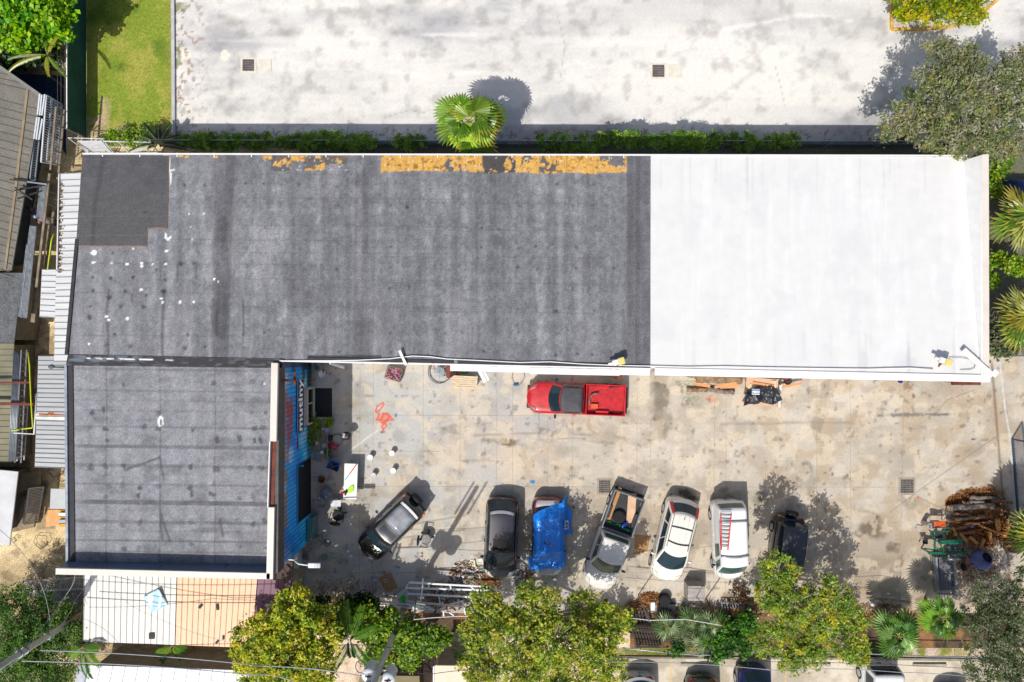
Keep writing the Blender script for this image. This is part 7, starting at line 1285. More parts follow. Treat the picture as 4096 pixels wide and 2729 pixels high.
# cable reel
x, y, _ = W(1757, 1490, .75); t = thing('cable_reel', 'thin spoked reel standing half under the roof edge', 'reel', (x, y, .02), rz=0); b = MB(); [b.tube([(.62 * math.cos(a), .62 * math.sin(a), .7 * z) for a in np.linspace(0, 2 * PI, 30)], .022, 5) for z in (1, .1)]; b.build('rim', mat('reel_grey', A(90, 84, 86), .6), t); b = MB(); [b.bar((0, 0, .7), (.62 * math.cos(a), .62 * math.sin(a), .7), .025) for a in np.linspace(0, 2 * PI, 9)[:8]]; b.lathe((0, 0, .06), [(.3, 0), (.3, .62), (.06, .64)], 18); b.build('spoke', M_gr, t)
# wooden bench box
x, y, _ = W(1858, 1528, .8); t = thing('slatted_chest', 'pale slatted timber chest against the warehouse wall', 'chest', (x, y, .02), rz=R(-3)); b = MB(); b.box((0, 0, .38), (1.3, .6, .72)); b.build('body', M_wood, t)
for k in range(6): b = MB(); b.box((0, -.31 + k * .118, .77), (1.42, .105, .03)); b.build('lid_slat', M_wood, t, bevel=.006)
b = MB(); b.box((-.69, 0, .795), (.05, .74, .03)); b.box((.69, 0, .795), (.05, .74, .03)); b.build('lid_batten', M_wood, t)
b = MB(); x, y, _ = W(1858, 1487, .4); b.sph((x, y, .3), (.22, .12, .2), 10, 6); solo(b, 'green_bag', mat('bag_green', A(20, 120, 70), .5), 'dark green bag behind the slatted chest', 'bag', smooth=True)
b = MB(); b.bar(W(1922, 1480, 1.9), W(1946, 1525, 1.2), .36, .04); b.bar(W(1922, 1480, 1.95), W(1946, 1525, 1.25), .05, .05); solo(b, 'leaning_door', M_whitemet, 'narrow white board leaning out from the wall right of the chest', 'board')
b = MB(); b.tube([W(x, y, .05) for x, y in ((2052, 1490), (2047, 1510), (2055, 1530), (2072, 1542), (2088, 1530), (2100, 1508), (2096, 1488))], .02, 6); solo(b, 'grey_hose', M_gr, 'grey hose loop on the concrete left of the red pickup', 'hose', smooth=True)
b = MB(); x, y, _ = W(2062, 1539, .1); b.sph((x, y, .08), (.14, .09, .07), 10, 6); b.sph((x + .1, y + .05, .08), (.08, .06, .05)); solo(b, 'blue_valve', mat('valve_blue', A(30, 96, 150), .5), 'blue fitting at the end of the grey hose', 'fitting', smooth=True)
# logs and timber beside the wall
M_log = mat('log_bark', A(150, 124, 94), .95, var=.5, scale=5, bump=.6); M_log2 = mat('log_grey', A(134, 122, 112), .95, var=.4, scale=6, bump=.6); M_end = mat('log_end', A(206, 176, 140), .9, var=.2)
def log(lab, a, b_, r_, m, r2=None, group='logs by the warehouse wall', name='log'):
    A_, B_ = Vector(W(*a)), Vector(W(*b_)); t = thing(name, lab, 'log', (A_.x, A_.y, max(0, min(A_.z, B_.z) - r_)), group=group); b = MB(); n = 9; pts = []; rg = random.Random(int(a[0]))
    for i in range(n): pts.append(A_.lerp(B_, i / (n - 1)) + Vector((0, rg.uniform(-.04, .04), rg.uniform(-.02, .02))))
    b.tube(pts, r_, 12, r2 or r_ * .85); o = b.build('bark', m, t, smooth=True); d = (B_ - A_).normalized()
    for p, s in ((pts[0], -1), (pts[-1], 1)): b = MB(); q = p + d * s * .006; b.tube([q, q + d * s * .01], (r_ if s < 0 else (r2 or r_ * .85)) * .86, 12); b.build('cut_end', M_end, t)
log('large gnarled log lying closest to the warehouse wall', (2790, 1508, .5), (2965, 1520, .5), .30, M_log, .24); log('short brown log at the left front of the pile', (2748, 1560, .14), (2832, 1558, .14), .14, M_log, .13); log('grey peeling log at the right front of the pile', (2830, 1554, .14), (2935, 1570, .14), .15, M_log2, .14); log('pale thin log between the gnarled log and the planks', (2785, 1524, .5), (2838, 1530, .45), .09, M_log2); log('stub of log at the far left of the pile', (2748, 1500, .2), (2790, 1504, .2), .14, M_log)
M_op = mat('orange_plank', A(226, 158, 106), .8, var=.18, scale=3, aniso=(1, 5, 1))
for a, c, wd, lab in (((2776, 1535, .6), (2840, 1545, .5), .18, 'orange brown plank sticking out at the left of the log pile'), ((2858, 1550, .5), (2946, 1532, .65), .16, 'pale plank across the log pile, upper one'), ((2880, 1548, .5), (2956, 1545, .6), .2, 'broad orange plank at the right end of the log pile')): b = MB(); b.bar(W(*a), W(*c), wd, .04); solo(b, 'timber_plank', M_op, lab, 'plank', 'planks on the logs')
b = MB(); b.pxprism([(2986, 1507), (3113, 1520), (3108, 1626), (2980, 1618)], .72, .76); t = thing('plywood_table', 'large pink brown plywood table against the warehouse wall', 'table', W(3046, 1565)); b.build('top', M_ply, t); [MB().bar((*W(x, y, .7)[:2], 0.02), (*W(x, y, .7)[:2], .72), .09).build('leg', M_op, t) for x, y in ((2992, 1515), (3104, 1526), (3100, 1618), (2988, 1610))]
b = MB(); b.bar(W(3012, 1531, .8), W(3100, 1546, .8), .12, .05); solo(b, 'table_batten', M_op, 'orange batten lying on the plywood table', 'batten'); b = MB(); b.bar(W(3084, 1528, .8), W(3104, 1528, .8), .12, .04); b.bar(W(3100, 1524, .83), W(3100, 1556, .83), .1, .03); solo(b, 'table_offcut', M_wood, 'small joined offcuts at the right corner of the plywood table', 'offcut')
b = MB(); b.lathe((*W(3003, 1550, .77)[:2], .775), [(.2, 0), (.2, .02)], 18); solo(b, 'round_board', M_wood, 'pale rounded board peeping from under the black sheet', 'board'); b = MB(); b.bar(W(3116, 1540, .3), W(3110, 1628, .3), .12, .5); solo(b, 'white_board', M_whitemet, 'white board standing at the right side of the plywood table', 'board')
BT = [(1275, 465), (1450, 390), (1570, 340), (1720, 325), (1860, 370), (1920, 420), (1960, 500), (1995, 600), (1920, 680), (1850, 712), (1760, 690), (1640, 668), (1500, 700), (1400, 690), (1240, 738), (1290, 640), (1290, 560)]
zb_ = rpx(2700, 1470, 4.708)
drape('black_sheet', mat('black_plastic', A(44, 46, 54), .4, var=.2, coat=.15), [(*zb_(a, c), .85) for a, c in BT], lambda x, y: .92 + .12 * math.sin(x * 2.1) - .14 * abs(y + 3.0) , 'crumpled black plastic sheet with a white printed mark on the plywood table', 'sheet', 90, .16, 6)
lab_ = thing('printed_label', 'white printed block with lettering on the black plastic sheet', 'label', W(3023, 1567, 1.12), rz=R(-2)); b = MB(); b.box((0, 0, 0), (.46, .34, .01)); b.build('label_backing', mat('label_grey', A(104, 122, 146), .5), lab_)
text('MIZCS', .14, lab_, (0, -.02, .012), (0, 0, 0), MATS['sign_white'], .004, .004, 1, .2)
b = MB(); b.box((0, -.14, .01), (.42, .03, .006)); b.box((0, .1, .01), (.42, .012, .006)); b.build('label_stripe', MATS['sign_white'], lab_)
b = MB(); b.bar(W(3120, 1550, .4), W(3210, 1533, .4), .12, .06); solo(b, 'timber_plank', M_op, 'orange plank on the ground right of the plywood table', 'plank', 'planks on the logs'); b = MB(); x, y, _ = W(3155, 1525, .3); b.lathe((x, y, .04), [(.2, 0), (.22, .14), (.1, .3), (.001, .32)], 16); b.box((x + .05, y, .34), (.2, .2, .12)); solo(b, 'dark_motor', mat('motor', A(70, 44, 42), .5), 'dark motor with a round rim under the brown bracket', 'motor')
for k, (a, c) in enumerate((((3478, 1507), (3640, 1524)), ((3490, 1512), (3700, 1516)), ((3500, 1517), (3718, 1523)), ((3520, 1506), (3690, 1521)), ((3497, 1521), (3660, 1516)))):
    b = MB(); b.tube([W(*a, .35 + .03 * k), W(*c, .35 + .03 * k)], .025, 5); solo(b, 'metal_rod', M_gr if k % 2 else M_rust, ('rusty rod at the back', 'grey rod', 'long rusty rod at the front', 'grey rod crossing the others', 'short rusty rod')[k] + ' of the bundle under the white roof edge', 'rod', 'rods under the white roof')
b = MB(); x, y, _ = W(3602, 1528, .1); b.sph((x, y, .1), (.14, .08, .07), 10, 5); solo(b, 'purple_cloth', mat('purple_cloth', A(56, 36, 150), .8), 'small purple cloth below the rod bundle', 'cloth', smooth=True)
# people between the stacks on the west side
def person(lab, px, py, rz, shirt, trousers, hair, hat=None, bend=.9, z0=.02):
    x, y, _ = W(px, py, 1.2); t = thing('person', lab, 'person', (x, y, z0), rz=rz)
    J = dict(pel=(0, 0, .92), ch=(.24 * bend, 0, 1.2), sh=(.38 * bend, 0, 1.36), nk=(.46 * bend, 0, 1.43), hd=(.56 * bend, 0, 1.52), ht=(.6 * bend, 0, 1.62)); V, E, Rr = [], [], []
    def add(p, r, par=None): V.append(p); Rr.append(r); i = len(V) - 1; (E.append((par, i)) if par is not None else None); return i
    pel = add(J['pel'], (.15, .13)); ch = add(J['ch'], (.17, .13), pel); sh = add(J['sh'], (.16, .12), ch); nk = add(J['nk'], (.06, .06), sh); hd = add(J['hd'], (.095, .1), nk); add(J['ht'], (.07, .08), hd)
    for s in (1, -1):
        a = add((J['sh'][0], s * .2, 1.36), (.07, .07), sh); e = add((J['sh'][0] + .1, s * .3, 1.1), (.05, .05), a); w_ = add((J['sh'][0] + .34, s * .22, .98), (.035, .035), e); h0 = add((J['sh'][0] + .41, s * .2, .97), (.04, .022), w_)
        for k in range(4): f0 = add((J['sh'][0] + .46, s * (.2 + (k - 1.5) * .02), .965), (.01, .01), h0); add((J['sh'][0] + .50 + (.01 if k in (1, 2) else 0), s * (.2 + (k - 1.5) * .021), .94), (.008, .008), f0)
        th = add((J['sh'][0] + .42, s * .165, .965), (.011, .011), h0); add((J['sh'][0] + .45, s * .15, .95), (.009, .009), th)
        hp = add((0, s * .1, .86), (.1, .1), pel); kn = add((.04, s * .12, .48), (.07, .07), hp); an = add((-.04, s * .12, .09), (.045, .045), kn); add((.14, s * .13, .04), (.045, .04), an)
    me = bpy.data.meshes.new('body'); me.from_pydata(V, E, []); o = bpy.data.objects.new('body', me); COL.objects.link(o); o.parent = t; md = o.modifiers.new('skin', 'SKIN'); sv = me.skin_vertices[0].data if me.skin_vertices else None
    if sv is None: 
        bpy.context.view_layer.objects.active = o
    sv = me.skin_vertices[0].data if me.skin_vertices else None
    if sv:
        for i, r_ in enumerate(Rr): sv[i].radius = r_
        sv[0].use_root = True
    o.modifiers.new('sub', 'SUBSURF').render_levels = 1; me.materials.append(mat('skin', A(120, 84, 66), .6, var=.1))
    b = MB(); b.tube([(.0, 0, .95), (.15 * bend, 0, 1.12), (.3 * bend, 0, 1.29), (.40 * bend, 0, 1.385)], .17, 14, .15); 
    for s in (1, -1): b.tube([(J['sh'][0] - .02, s * .1, 1.33), (J['sh'][0], s * .22, 1.33), (J['sh'][0] + .07, s * .29, 1.17)], .085, 10, .07)
    b.build('shirt', shirt, t, smooth=True); b = MB()
    for s in (1, -1): b.tube([(.02, s * .07, .98), (0, s * .1, .84), (.04, s * .12, .48), (-.04, s * .12, .12)], .125, 10, .075)
    b.build('trousers', trousers, t, smooth=True); b = MB(); b.sph((J['hd'][0] - .015, 0, 1.58), (.115, .105, .1), 14, 8); b.build('hair' if not hat else 'cap', hat or hair, t, smooth=True)
    if hat: b = MB(); b.sph((J['hd'][0] + .11, 0, 1.57), (.09, .08, .015), 12, 5); b.build('cap_brim', hat, t, smooth=True)
    for s in (1, -1): b = MB(); b.sph((.08, s * .13, .05), (.15, .055, .05), 10, 6); b.build('shoe', M_trim, t, smooth=True)
    for s in (1, -1): b = MB(); b.sph((J['hd'][0] + .085, s * .035, 1.535), (.012, .014, .01), 8, 5); b.build('eye', M_trim, t)
    b = MB(); b.sph((J['hd'][0] + .1, 0, 1.51), (.02, .014, .02), 8, 5); b.build('nose', MATS['skin'], t, smooth=True)
person('person in a pale blue cap and mauve shirt bending over the timber frame', 192, 884, R(160), mat('shirt_mauve', A(150, 134, 140), .8, var=.15), mat('trousers_navy', A(30, 40, 62), .8), M_trim, mat('cap_blue', A(170, 190, 232), .6))
person('dark haired person in a purple grey shirt leaning towards the tan roof', 152, 868, R(120), mat('shirt_purple', A(92, 84, 110), .8, var=.15), mat('trousers_navy', None), mat('hair_dark', A(46, 32, 28), .8))
# ------------------------------------------------------------------ SOUTH AND EAST CLUTTER
M_wf = mat('white_frame', A(240, 243, 247), .5, var=.1)
def truss(lab, a, b_, c, d, n, m=M_wf, r=.045):
    P = [Vector(W(*p)) for p in (a, b_, c, d)]; t = thing('aluminium_truss', lab, 'frame', (P[0].x, P[0].y, max(0, min(p.z for p in P))), group='aluminium frames in the litter'); b = MB(); b.bar(P[0], P[1], r * 2); b.bar(P[3], P[2], r * 2); b.build('rail', m, t)
    for i in range(n): u = i / (n - 1); b = MB(); b.bar(P[0].lerp(P[1], u), P[3].lerp(P[2], u), r * 1.4); b.build('crossbar', m, t)
truss('long white aluminium frame lying above the litter, uppermost', (1637, 2330, .9), (1960, 2348, .9), (1990, 2362, .7), (1622, 2352, .8), 5); truss('white aluminium frame below the long one', (1630, 2375, .7), (1880, 2388, .7), (1900, 2430, .4), (1620, 2405, .5), 3); truss('bent white frame at the left of the litter', (1470, 2400, .6), (1700, 2425, .6), (1740, 2440, .5), (1520, 2420, .5), 4)
for a, c, lab in (((1692, 2315, 1.4), (1684, 2405, 1.2), 'upright white tube crossing the long frame'), ((1770, 2408, .6), (1775, 2465, .4), 'short white leg right of the slim pole'), ((1850, 2402, .6), (1862, 2458, .4), 'short white leg near the golden shrub'), ((1770, 2425, .6), (1850, 2405, .8), 'slanting white strut between the two short legs'), ((1596, 2430, .7), (1605, 2492, .3), 'white leg hanging into the green shrub'), ((1770, 2432, .5), (1815, 2462, .3), 'thin crossing white strut under the slanting one')): b = MB(); b.bar(W(*a), W(*c), .07); solo(b, 'white_strut', M_wf, lab, 'strut', 'loose white struts')
rg = random.Random(77); rn = np.random.default_rng(77)
def litter(name, lab, pts, n, size, cols, seed, z=.03, cat='litter', kind='stuff', spread=1.0, hgt=.12):
    rn = np.random.default_rng(seed); C = []
    for cx, cy, rx, ry, k in pts:
        m_ = int(n * k); a = rn.uniform(0, 2 * PI, m_); q = np.sqrt(rn.random(m_)) * rn.uniform(.8, 1.1, m_); px = cx + rx * q * np.cos(a); py = cy + ry * q * np.sin(a); C.append(np.stack([(px - 2048) * CAMH / F, -(py - 1364.5) * CAMH / F, z + rn.random(m_) * hgt * (1 - q).clip(.1)], -1))
    C = np.concatenate(C); V, Q = leaf_quads(C, size, .7, rn, 1.2); o = npmesh(name, V, Q, leafmat('litter_leaf', .05, .8, .2), None, tintcols(len(C), cols, rn, .6, 1.25), origin=tuple(C.mean(0))); return tag(o, lab, cat, kind=kind)
bc = [A(186, 128, 78), A(150, 98, 58), A(210, 156, 100), A(110, 74, 48)]
litter('dead_leaves', 'brown dead leaves heaped around the nose of the black SUV', [(1860, 2300, 60, 55, .35), (1930, 2340, 70, 50, .3), (1800, 2380, 120, 60, .25), (2100, 2330, 40, 60, .1)], 9000, .075, bc, 1)
litter('dead_leaves', 'orange brown leaf pile above the dark crate near the palmettos', [(2600, 2395, 50, 28, .7), (2560, 2420, 60, 22, .3)], 3000, .07, bc, 2, hgt=.3); litter('dead_leaves', 'scattered dead leaves along the south verge', [(3000, 2430, 130, 40, .3), (2700, 2440, 260, 30, .2), (3500, 2440, 140, 30, .2), (1400, 2370, 200, 60, .15), (3950, 1990, 70, 50, .15)], 6000, .07, bc, 3)
wc = [A(236, 238, 240), A(200, 206, 214), A(236, 232, 220), A(214, 208, 196), A(96, 140, 196), A(130, 160, 100), A(206, 160, 126), A(240, 240, 240)]
litter('rubbish', 'small cans, cups and paper scraps strewn through the dead leaves', [(1870, 2300, 70, 60, .35), (1840, 2370, 130, 45, .4), (1920, 2420, 80, 30, .15), (2080, 2320, 30, 50, .1)], 900, .16, wc, 4, hgt=.3); litter('rubbish', 'scraps of white and blue rubbish along the verge right of the leaf pile', [(2680, 2430, 120, 30, .4), (3030, 2440, 100, 40, .3), (3480, 2430, 100, 26, .15), (1520, 2300, 120, 70, .15)], 160, .15, wc, 5)
litter('bark_chips', 'sawdust and bark chips around the log pile by the gate', [(3900, 1990, 90, 40, .3), (3830, 2010, 50, 35, .15), (3940, 2090, 120, 100, .4), (3900, 2260, 110, 80, .15)], 9000, .07, [A(176, 112, 54), A(130, 84, 44), A(200, 144, 84), A(84, 56, 36)], 6)
def simple(name, lab, cat, mb, m, **k): return solo(mb, name, m, lab, cat, **k)
for i, (x, y, s, rz, cl, lab, nm) in enumerate(((1818, 2262, .18, 0, A(226, 226, 226), 'upright white can at the top left of the leaf heap', 'can'), (1898, 2255, .14, .1, A(230, 226, 160), 'pale yellow carton beside the black SUV', 'carton'), (1920, 2245, .3, .2, A(226, 226, 226), 'small white plastic stool at the black SUV wheel', 'stool'), (2090, 2275, .26, .6, A(150, 160, 170), 'crumpled clear tray right of the black SUV', 'tray'), (2058, 2312, .24, .3, A(206, 210, 212), 'white square tray below the black SUV', 'tray'), (1545, 2325, .2, .9, A(190, 196, 200), 'grey plastic frame left of the white frames', 'frame'), (2295, 2031, .1, .1, A(60, 110, 50), 'green can between the blue tarpaulin and the silver pickup', 'can'))):
    b = MB(); X, Y, _ = W(x, y, .1); 
    if nm == 'can': b.lathe((X, Y, .02), [(.05, 0), (.055, s), (.04, s + .01)], 12)
    elif nm in ('tray', 'frame', 'stool'): [b.bar((X + s * cx, Y + s * cy, .06), (X + s * ex, Y + s * ey, .06), .05) for cx, cy, ex, ey in ((-.5, -.4, .5, -.4), (.5, -.4, .5, .4), (.5, .4, -.5, .4), (-.5, .4, -.5, -.4))]; b.box((X, Y, .04), (s * .9, s * .7, .02))
    else: b.box((X, Y, .08), (.09, .4, .12), rz=rz)
    simple(('litter_rack' if nm == 'frame' else 'litter_' + nm), lab, nm, b, mat('lit%d' % i, cl, .5))
b = MB(); b.grid(lambda u, v: W(*lerp2(lerp2((1512, 2312), (1562, 2290), u), lerp2((1548, 2372), (1592, 2350), u), v), .05 + .03 * math.sin(5 * u) * v), 8, 8); simple('cardboard', 'flattened brown cardboard on the ground left of the white frames', 'cardboard', b, mat('cardboard', A(176, 136, 92), .85, var=.15), solid=.01)
b = MB(); b.grid(lambda u, v: W(*lerp2(lerp2((2542, 2140), (2600, 2146), u), lerp2((2535, 2220), (2590, 2205), u), v), .04 + .03 * math.sin(4 * u) * v), 8, 8); simple('cardboard', 'flattened cardboard between the silver pickup and the pearl SUV', 'cardboard', b, MATS['cardboard'], solid=.01)
# white bucket with green bag
x, y, _ = W(1612, 2385, .6); t = thing('bin_drum', 'round pale drum topped by a green plastic bag', 'drum', (x, y, .02)); b = MB(); b.lathe((x, y, .02), [(.26, 0), (.3, .6), (.31, .62), (.26, .55), (.001, .5)], 20); b.build('drum', M_wf, t, smooth=True); b = MB(); b.sph((x, y - .12, .68), (.17, .2, .1), 10, 7); b.build('bag', mat('bag_bright', A(20, 190, 50), .4, var=.3), t, smooth=True)
b = MB(); x, y, _ = W(1618, 2412, .5); b.sph((x, y, .3), (.15, .12, .14), 10, 6); simple('teal_bag', 'teal bag below the green one', 'bag', b, mat('bag_teal', A(10, 110, 90), .5), smooth=True)
# yellow hand truck and red mower under golden tree
b = MB(); P = [W(*p) for p in ((1308, 2385, .5), (1362, 2388, .5), (1370, 2425, .4), (1340, 2422, .4))]; [b.tube([p, q], .022) for p, q in zip(P, P[1:])]; b.tube([W(1345, 2370, .6), W(1318, 2420, .3)], .022); b.sph(W(1360, 2398, .5), (.12, .1, .08)); b.sph(W(1367, 2378, .6), (.1, .08, .06)); simple('yellow_trolley', 'yellow tubular trolley under the golden tree', 'trolley', b, mat('trolley_yellow', A(220, 190, 20), .5), smooth=True)
b = MB(); b.sph(W(1345, 2418, .3), (.25, .2, .15)); b.sph(W(1322, 2408, .3), (.12, .1, .1)); simple('red_machine', 'dark red engine beneath the yellow trolley', 'engine', b, mat('dark_red', A(96, 24, 30), .5), smooth=True)
# box, tyre, crates on the verge
b = MB(); x, y, _ = W(2784, 2372, .9); b.box((x, y, .5), (.93, .83, .98)); t = thing('metal_box', 'square weathered grey box with a rod on it, casting a block of shade', 'box', (x, y, 0)); b.build('body', mat('box_weather', A(168, 162, 156), .8, var=.25, scale=3), t, bevel=.02); b = MB(); b.tube([(x, y - .2, 1.0), (x + .02, y - .1, 1.9)], .02); b.build('rod', M_rust, t)
x, y, _ = W(2660, 2402, .35); b = MB(); [b.lathe((x, y, z), [(.19, 0), (.31, .01), (.34, .06), (.34, .14), (.31, .19), (.19, .2)], 24) for z in (.04, .24)]; simple('tyre_stack', 'two worn black tyres stacked beside the grey box', 'tyre', b, M_tyre, smooth=True)
b = MB(); x, y, _ = W(2612, 2425, .3); b.box((x, y, .2), (.26, .5, .36)); simple('white_canister', 'white ribbed canister left of the stacked tyres', 'canister', b, M_wf, bevel=.06)
b = MB(); b.pxprism([(2640, 2420), (2700, 2418), (2700, 2470), (2636, 2468)], .05, .4); simple('dark_crate', 'dark crate of oddments under the stacked tyres', 'crate', b, mat('dk_crate', A(48, 46, 48), .8, var=.4, scale=8))
b = MB(); b.pxprism([(2925, 2432), (2980, 2430), (2978, 2468), (2930, 2466)], .3, .4); simple('cardboard_box', 'brown cardboard box on the verge left of the bare twig tree', 'box', b, MATS['cardboard']); b = MB(); x, y, _ = W(2905, 2415, .3); [b.bar(W(2885 + 11 * k, 2412, .35), W(2890 + 11 * k, 2434, .35), .05) for k in range(9)]; b.bar(W(2882, 2412, .35), W(2985, 2414, .35), .05); simple('grey_rack', 'grey slatted rack above the brown cardboard box', 'rack', b, M_gr)
b = MB(); b.sph(W(2972, 2395, .2), (.2, .22, .12)); simple('orange_sack', 'rusty orange sack near the bare twig tree', 'sack', b, mat('sack_orange', A(176, 88, 40), .8, var=.4, scale=6), smooth=True); b = MB(); b.bar(W(2978, 2376, .2), W(3002, 2382, .2), .1); simple('white_tube_scrap', 'short white tube beside the orange sack', 'tube', b, M_whitemet)
tree('small red brown plant on the verge below the white van', g3(2960, 2375), [(2958, 2370, .5, 26), (2940, 2362, .4, 14)], 260, .16, [A(90, 60, 34), A(70, 80, 40), A(120, 70, 40)], 90, .02, 'shrub', 'shrub', per=12, twigs=4)
b = MB(); b.bar(W(3468, 2392, .3), W(3640, 2408, .3), .1); simple('grey_batten', 'long grey batten on the verge above the left fan palm', 'batten', b, M_tm); b = MB(); b.sph(W(3492, 2418, .3), (.16, .13, .12)); simple('white_jug', 'white jug on the verge left of the long batten', 'jug', b, M_whitemet, smooth=True); b = MB(); b.sph(W(3603, 2429, .2), (.07, .05, .05)); simple('blue_scrap', 'tiny blue plastic cap below the long batten', 'cap', b, mat('cyan_plastic', A(20, 140, 210), .5), smooth=True)
# log pile by the gate
z5 = rpx(3550, 1850, 2.6136)
LG = [((640, 475), (1110, 450), .26, M_log2, 'biggest log of the pile by the gate'), ((790, 425), (1000, 405), .17, M_log2, 'short log lying above the biggest one'), ((870, 365), (1120, 375), .17, M_log2, 'grey log at the top of the pile beside the sawdust'), ((630, 610), (1030, 560), .17, M_log, 'charred grey log below the biggest one'), ((705, 540), (860, 545), .12, M_log2, 'short pale log wedged under the biggest one'), ((900, 640), (1080, 620), .12, M_log, 'thin log end right of the charred log'), ((1100, 400), (1300, 420), .15, M_log, 'shaded log nearest the gate'), ((1060, 470), (1260, 500), .16, M_log, 'shaded log behind the biggest one'), ((660, 700), (860, 660), .14, M_log, 'brown log under the blue scrap'), ((700, 760), (920, 720), .15, M_log, 'dark log beside the sawmill rail')]
M_log3 = mat('log_red', A(150, 108, 78), .95, var=.6, scale=7, bump=.6)
for a, c, r_, m, lab in LG: log(lab, (*z5(*a), r_ + .12), (*z5(*c), r_ + .12), r_ * .66, m if r_ > .16 else M_log3, None, 'logs by the gate')
b = MB(); rg = random.Random(5)
for k in range(150):
    x, y = rg.uniform(600, 1240), rg.uniform(620, 900); a_ = rg.gauss(-.1, .7); l_ = rg.uniform(20, 90); b.bar(W(*z5(x, y), rg.uniform(.05, .3)), W(*z5(x + l_ * math.cos(a_), y + l_ * math.sin(a_)), rg.uniform(.05, .35)), rg.uniform(.03, .1), .04)
simple('wood_debris', 'tangle of reddish brown splinters and bark strips filling the hollow of the pile', 'debris', b, mat('debris', A(158, 96, 52), .95, var=.7, scale=7), kind='stuff')
M_sp2 = mat('split_wood', A(206, 146, 82), .85, var=.35, scale=6, aniso=(1, 4, 1))
for a, c, wd, lab in (((1150, 590), (1160, 710), .24, 'bright split wedge of wood right of the pile'), ((1060, 720), (1090, 850), .2, 'pale split wedge lower in the pile'), ((1010, 800), (975, 885), .14, 'narrow split wedge at the bottom of the pile'), ((1120, 780), (1110, 860), .12, 'thin split wedge beside the lower ones'), ((960, 660), (1240, 770), .1, 'dark plank with a pale end crossing the pile'), ((820, 640), (960, 640), .12, 'short bright split stick at the middle of the pile'), ((760, 740), (830, 830), .14, 'brown split chunk near the sawmill'), ((860, 780), (940, 850), .16, 'brown split chunk in the hollow of the pile'), ((680, 680), (720, 760), .12, 'brown split chunk left of the hollow')):
    b = MB(); b.bar(W(*z5(*a), .5), W(*z5(*c), .45), wd, .12); solo(b, 'split_wood', M_sp2, lab, 'firewood', 'split wood in the pile', bevel=.02)
b = MB(); b.box(W(*z5(885, 668), .6), (.14, .12, .08)); simple('blue_scrap', 'small blue scrap on the log pile', 'scrap', b, mat('scrap_blue', A(84, 110, 160), .6))
# sawmill
M_sg = mat('mill_green', A(20, 100, 74), .5, var=.25, scale=4); t = thing('portable_sawmill', 'green framed portable sawmill with engine at the yard corner', 'sawmill', W(3800, 2210)); q = lambda a, c, h_: W(*z5(a, c), h_)
b = MB(); [b.bar(q(*p, .9 + dz), q(*r_, .9 + dz), wd) for p, r_, wd, dz in (((540, 830), (780, 825), .22, .2), ((430, 945), (830, 945), .14, .1), ((780, 825), (830, 945), .05, .2), ((540, 830), (600, 950), .06, .3), ((450, 790), (570, 850), .05, .2), ((385, 910), (430, 945), .05, .2), ((385, 900), (520, 920), .06, .0), ((455, 720), (650, 720), .06, .2), ((455, 720), (450, 800), .06, .1), ((620, 640), (620, 760), .05, .1), ((480, 860), (590, 965), .05, .1))]; b.build('frame', M_sg, t)
b = MB(); b.box(q(520, 755, .7), (.5, .36, .25)); b.build('gearbox', mat('engine_grey', A(80, 90, 92), .4, .5, var=.6, scale=9), t, bevel=.03); b = MB(); b.box(q(680, 880, .9), (.55, .38, .3)); b.lathe(q(640, 880, 1.1), [(.09, -.1), (.1, 0), (.05, .06)], 12); b.lathe(q(720, 890, 1.08), [(.11, -.1), (.11, .02), (.02, .04)], 12); b.build('engine', mat('engine_grey', A(80, 90, 92), .4, .5, var=.6, scale=9), t, bevel=.03)
b = MB(); b.tube([q(630, 1010, .8), q(800, 1003, .8)], .1, 12); b.build('exhaust', M_chrome, t, smooth=True); b = MB(); b.bar(q(495, 985, .35), q(520, 1330, .35), .1, .3); b.bar(q(685, 1010, .35), q(700, 1400, .35), .1, .3); [b.bar(q(495 + i * 5, 1000 + i * 75, .3), q(690 + i * 3, 1005 + i * 75, .3), .08) for i in range(6)]; b.build('track', M_gr, t)
b = MB(); b.bar(q(490, 700, .0), q(490, 950, .0), .1, .1); [b.bar((*q(x, y, .8)[:2], .02), (*q(x, y, .8)[:2], .9), .06) for x, y in ((440, 940), (830, 945), (780, 830), (545, 835))]; b.build('leg', M_sg, t)
b = MB(); b.pxprism([z5(540, 990), z5(650, 990), z5(672, 1330), z5(556, 1340)], .5, .54); simple('grey_slab_board', 'grey board lying along the sawmill track', 'board', b, mat('grey_slab', A(112, 112, 118), .8, var=.15)); b = MB(); b.grid(lambda u, v: q(475 + 130 * u + 14 * math.sin(3 * v), 618 + 60 * v - 6 * u, .85 + .06 * math.sin(6 * u + 3 * v)), 10, 8); simple('orange_cover', 'orange cloth cover on the north end of the sawmill', 'cover', b, mat('orange_cloth', A(220, 96, 40), .6, var=.1), smooth=True, solid=.015)
b = MB(); x, y, _ = q(432, 655, .6); b.lathe((x, y, .02), [(.12, 0), (.14, .7), (.14, .72), (.1, .72), (.09, .4)], 14); simple('grey_cylinder', 'upright pale grey cylinder at the sawmill corner', 'cylinder', b, mat('cyl_grey', A(190, 186, 186), .5), smooth=True); b = MB(); b.bar(q(498, 985, .1), q(520, 1330, .1), .12, .2); b.bar(q(450, 960, .06), q(500, 1350, .06), .08, .1); simple('yard_timber_edge', 'timber edging beside the sawmill track', 'edging', b, M_tm)
b = MB(); b.bar(q(345, 790, .9), q(415, 800, .9), .04); b.bar(q(345, 800, .9), q(330, 830, .9), .04); b.box(q(395, 830, .5), (.28, .26, .03)); simple('mill_crank', 'dark crank lever sticking out west of the sawmill', 'lever', b, M_trim)
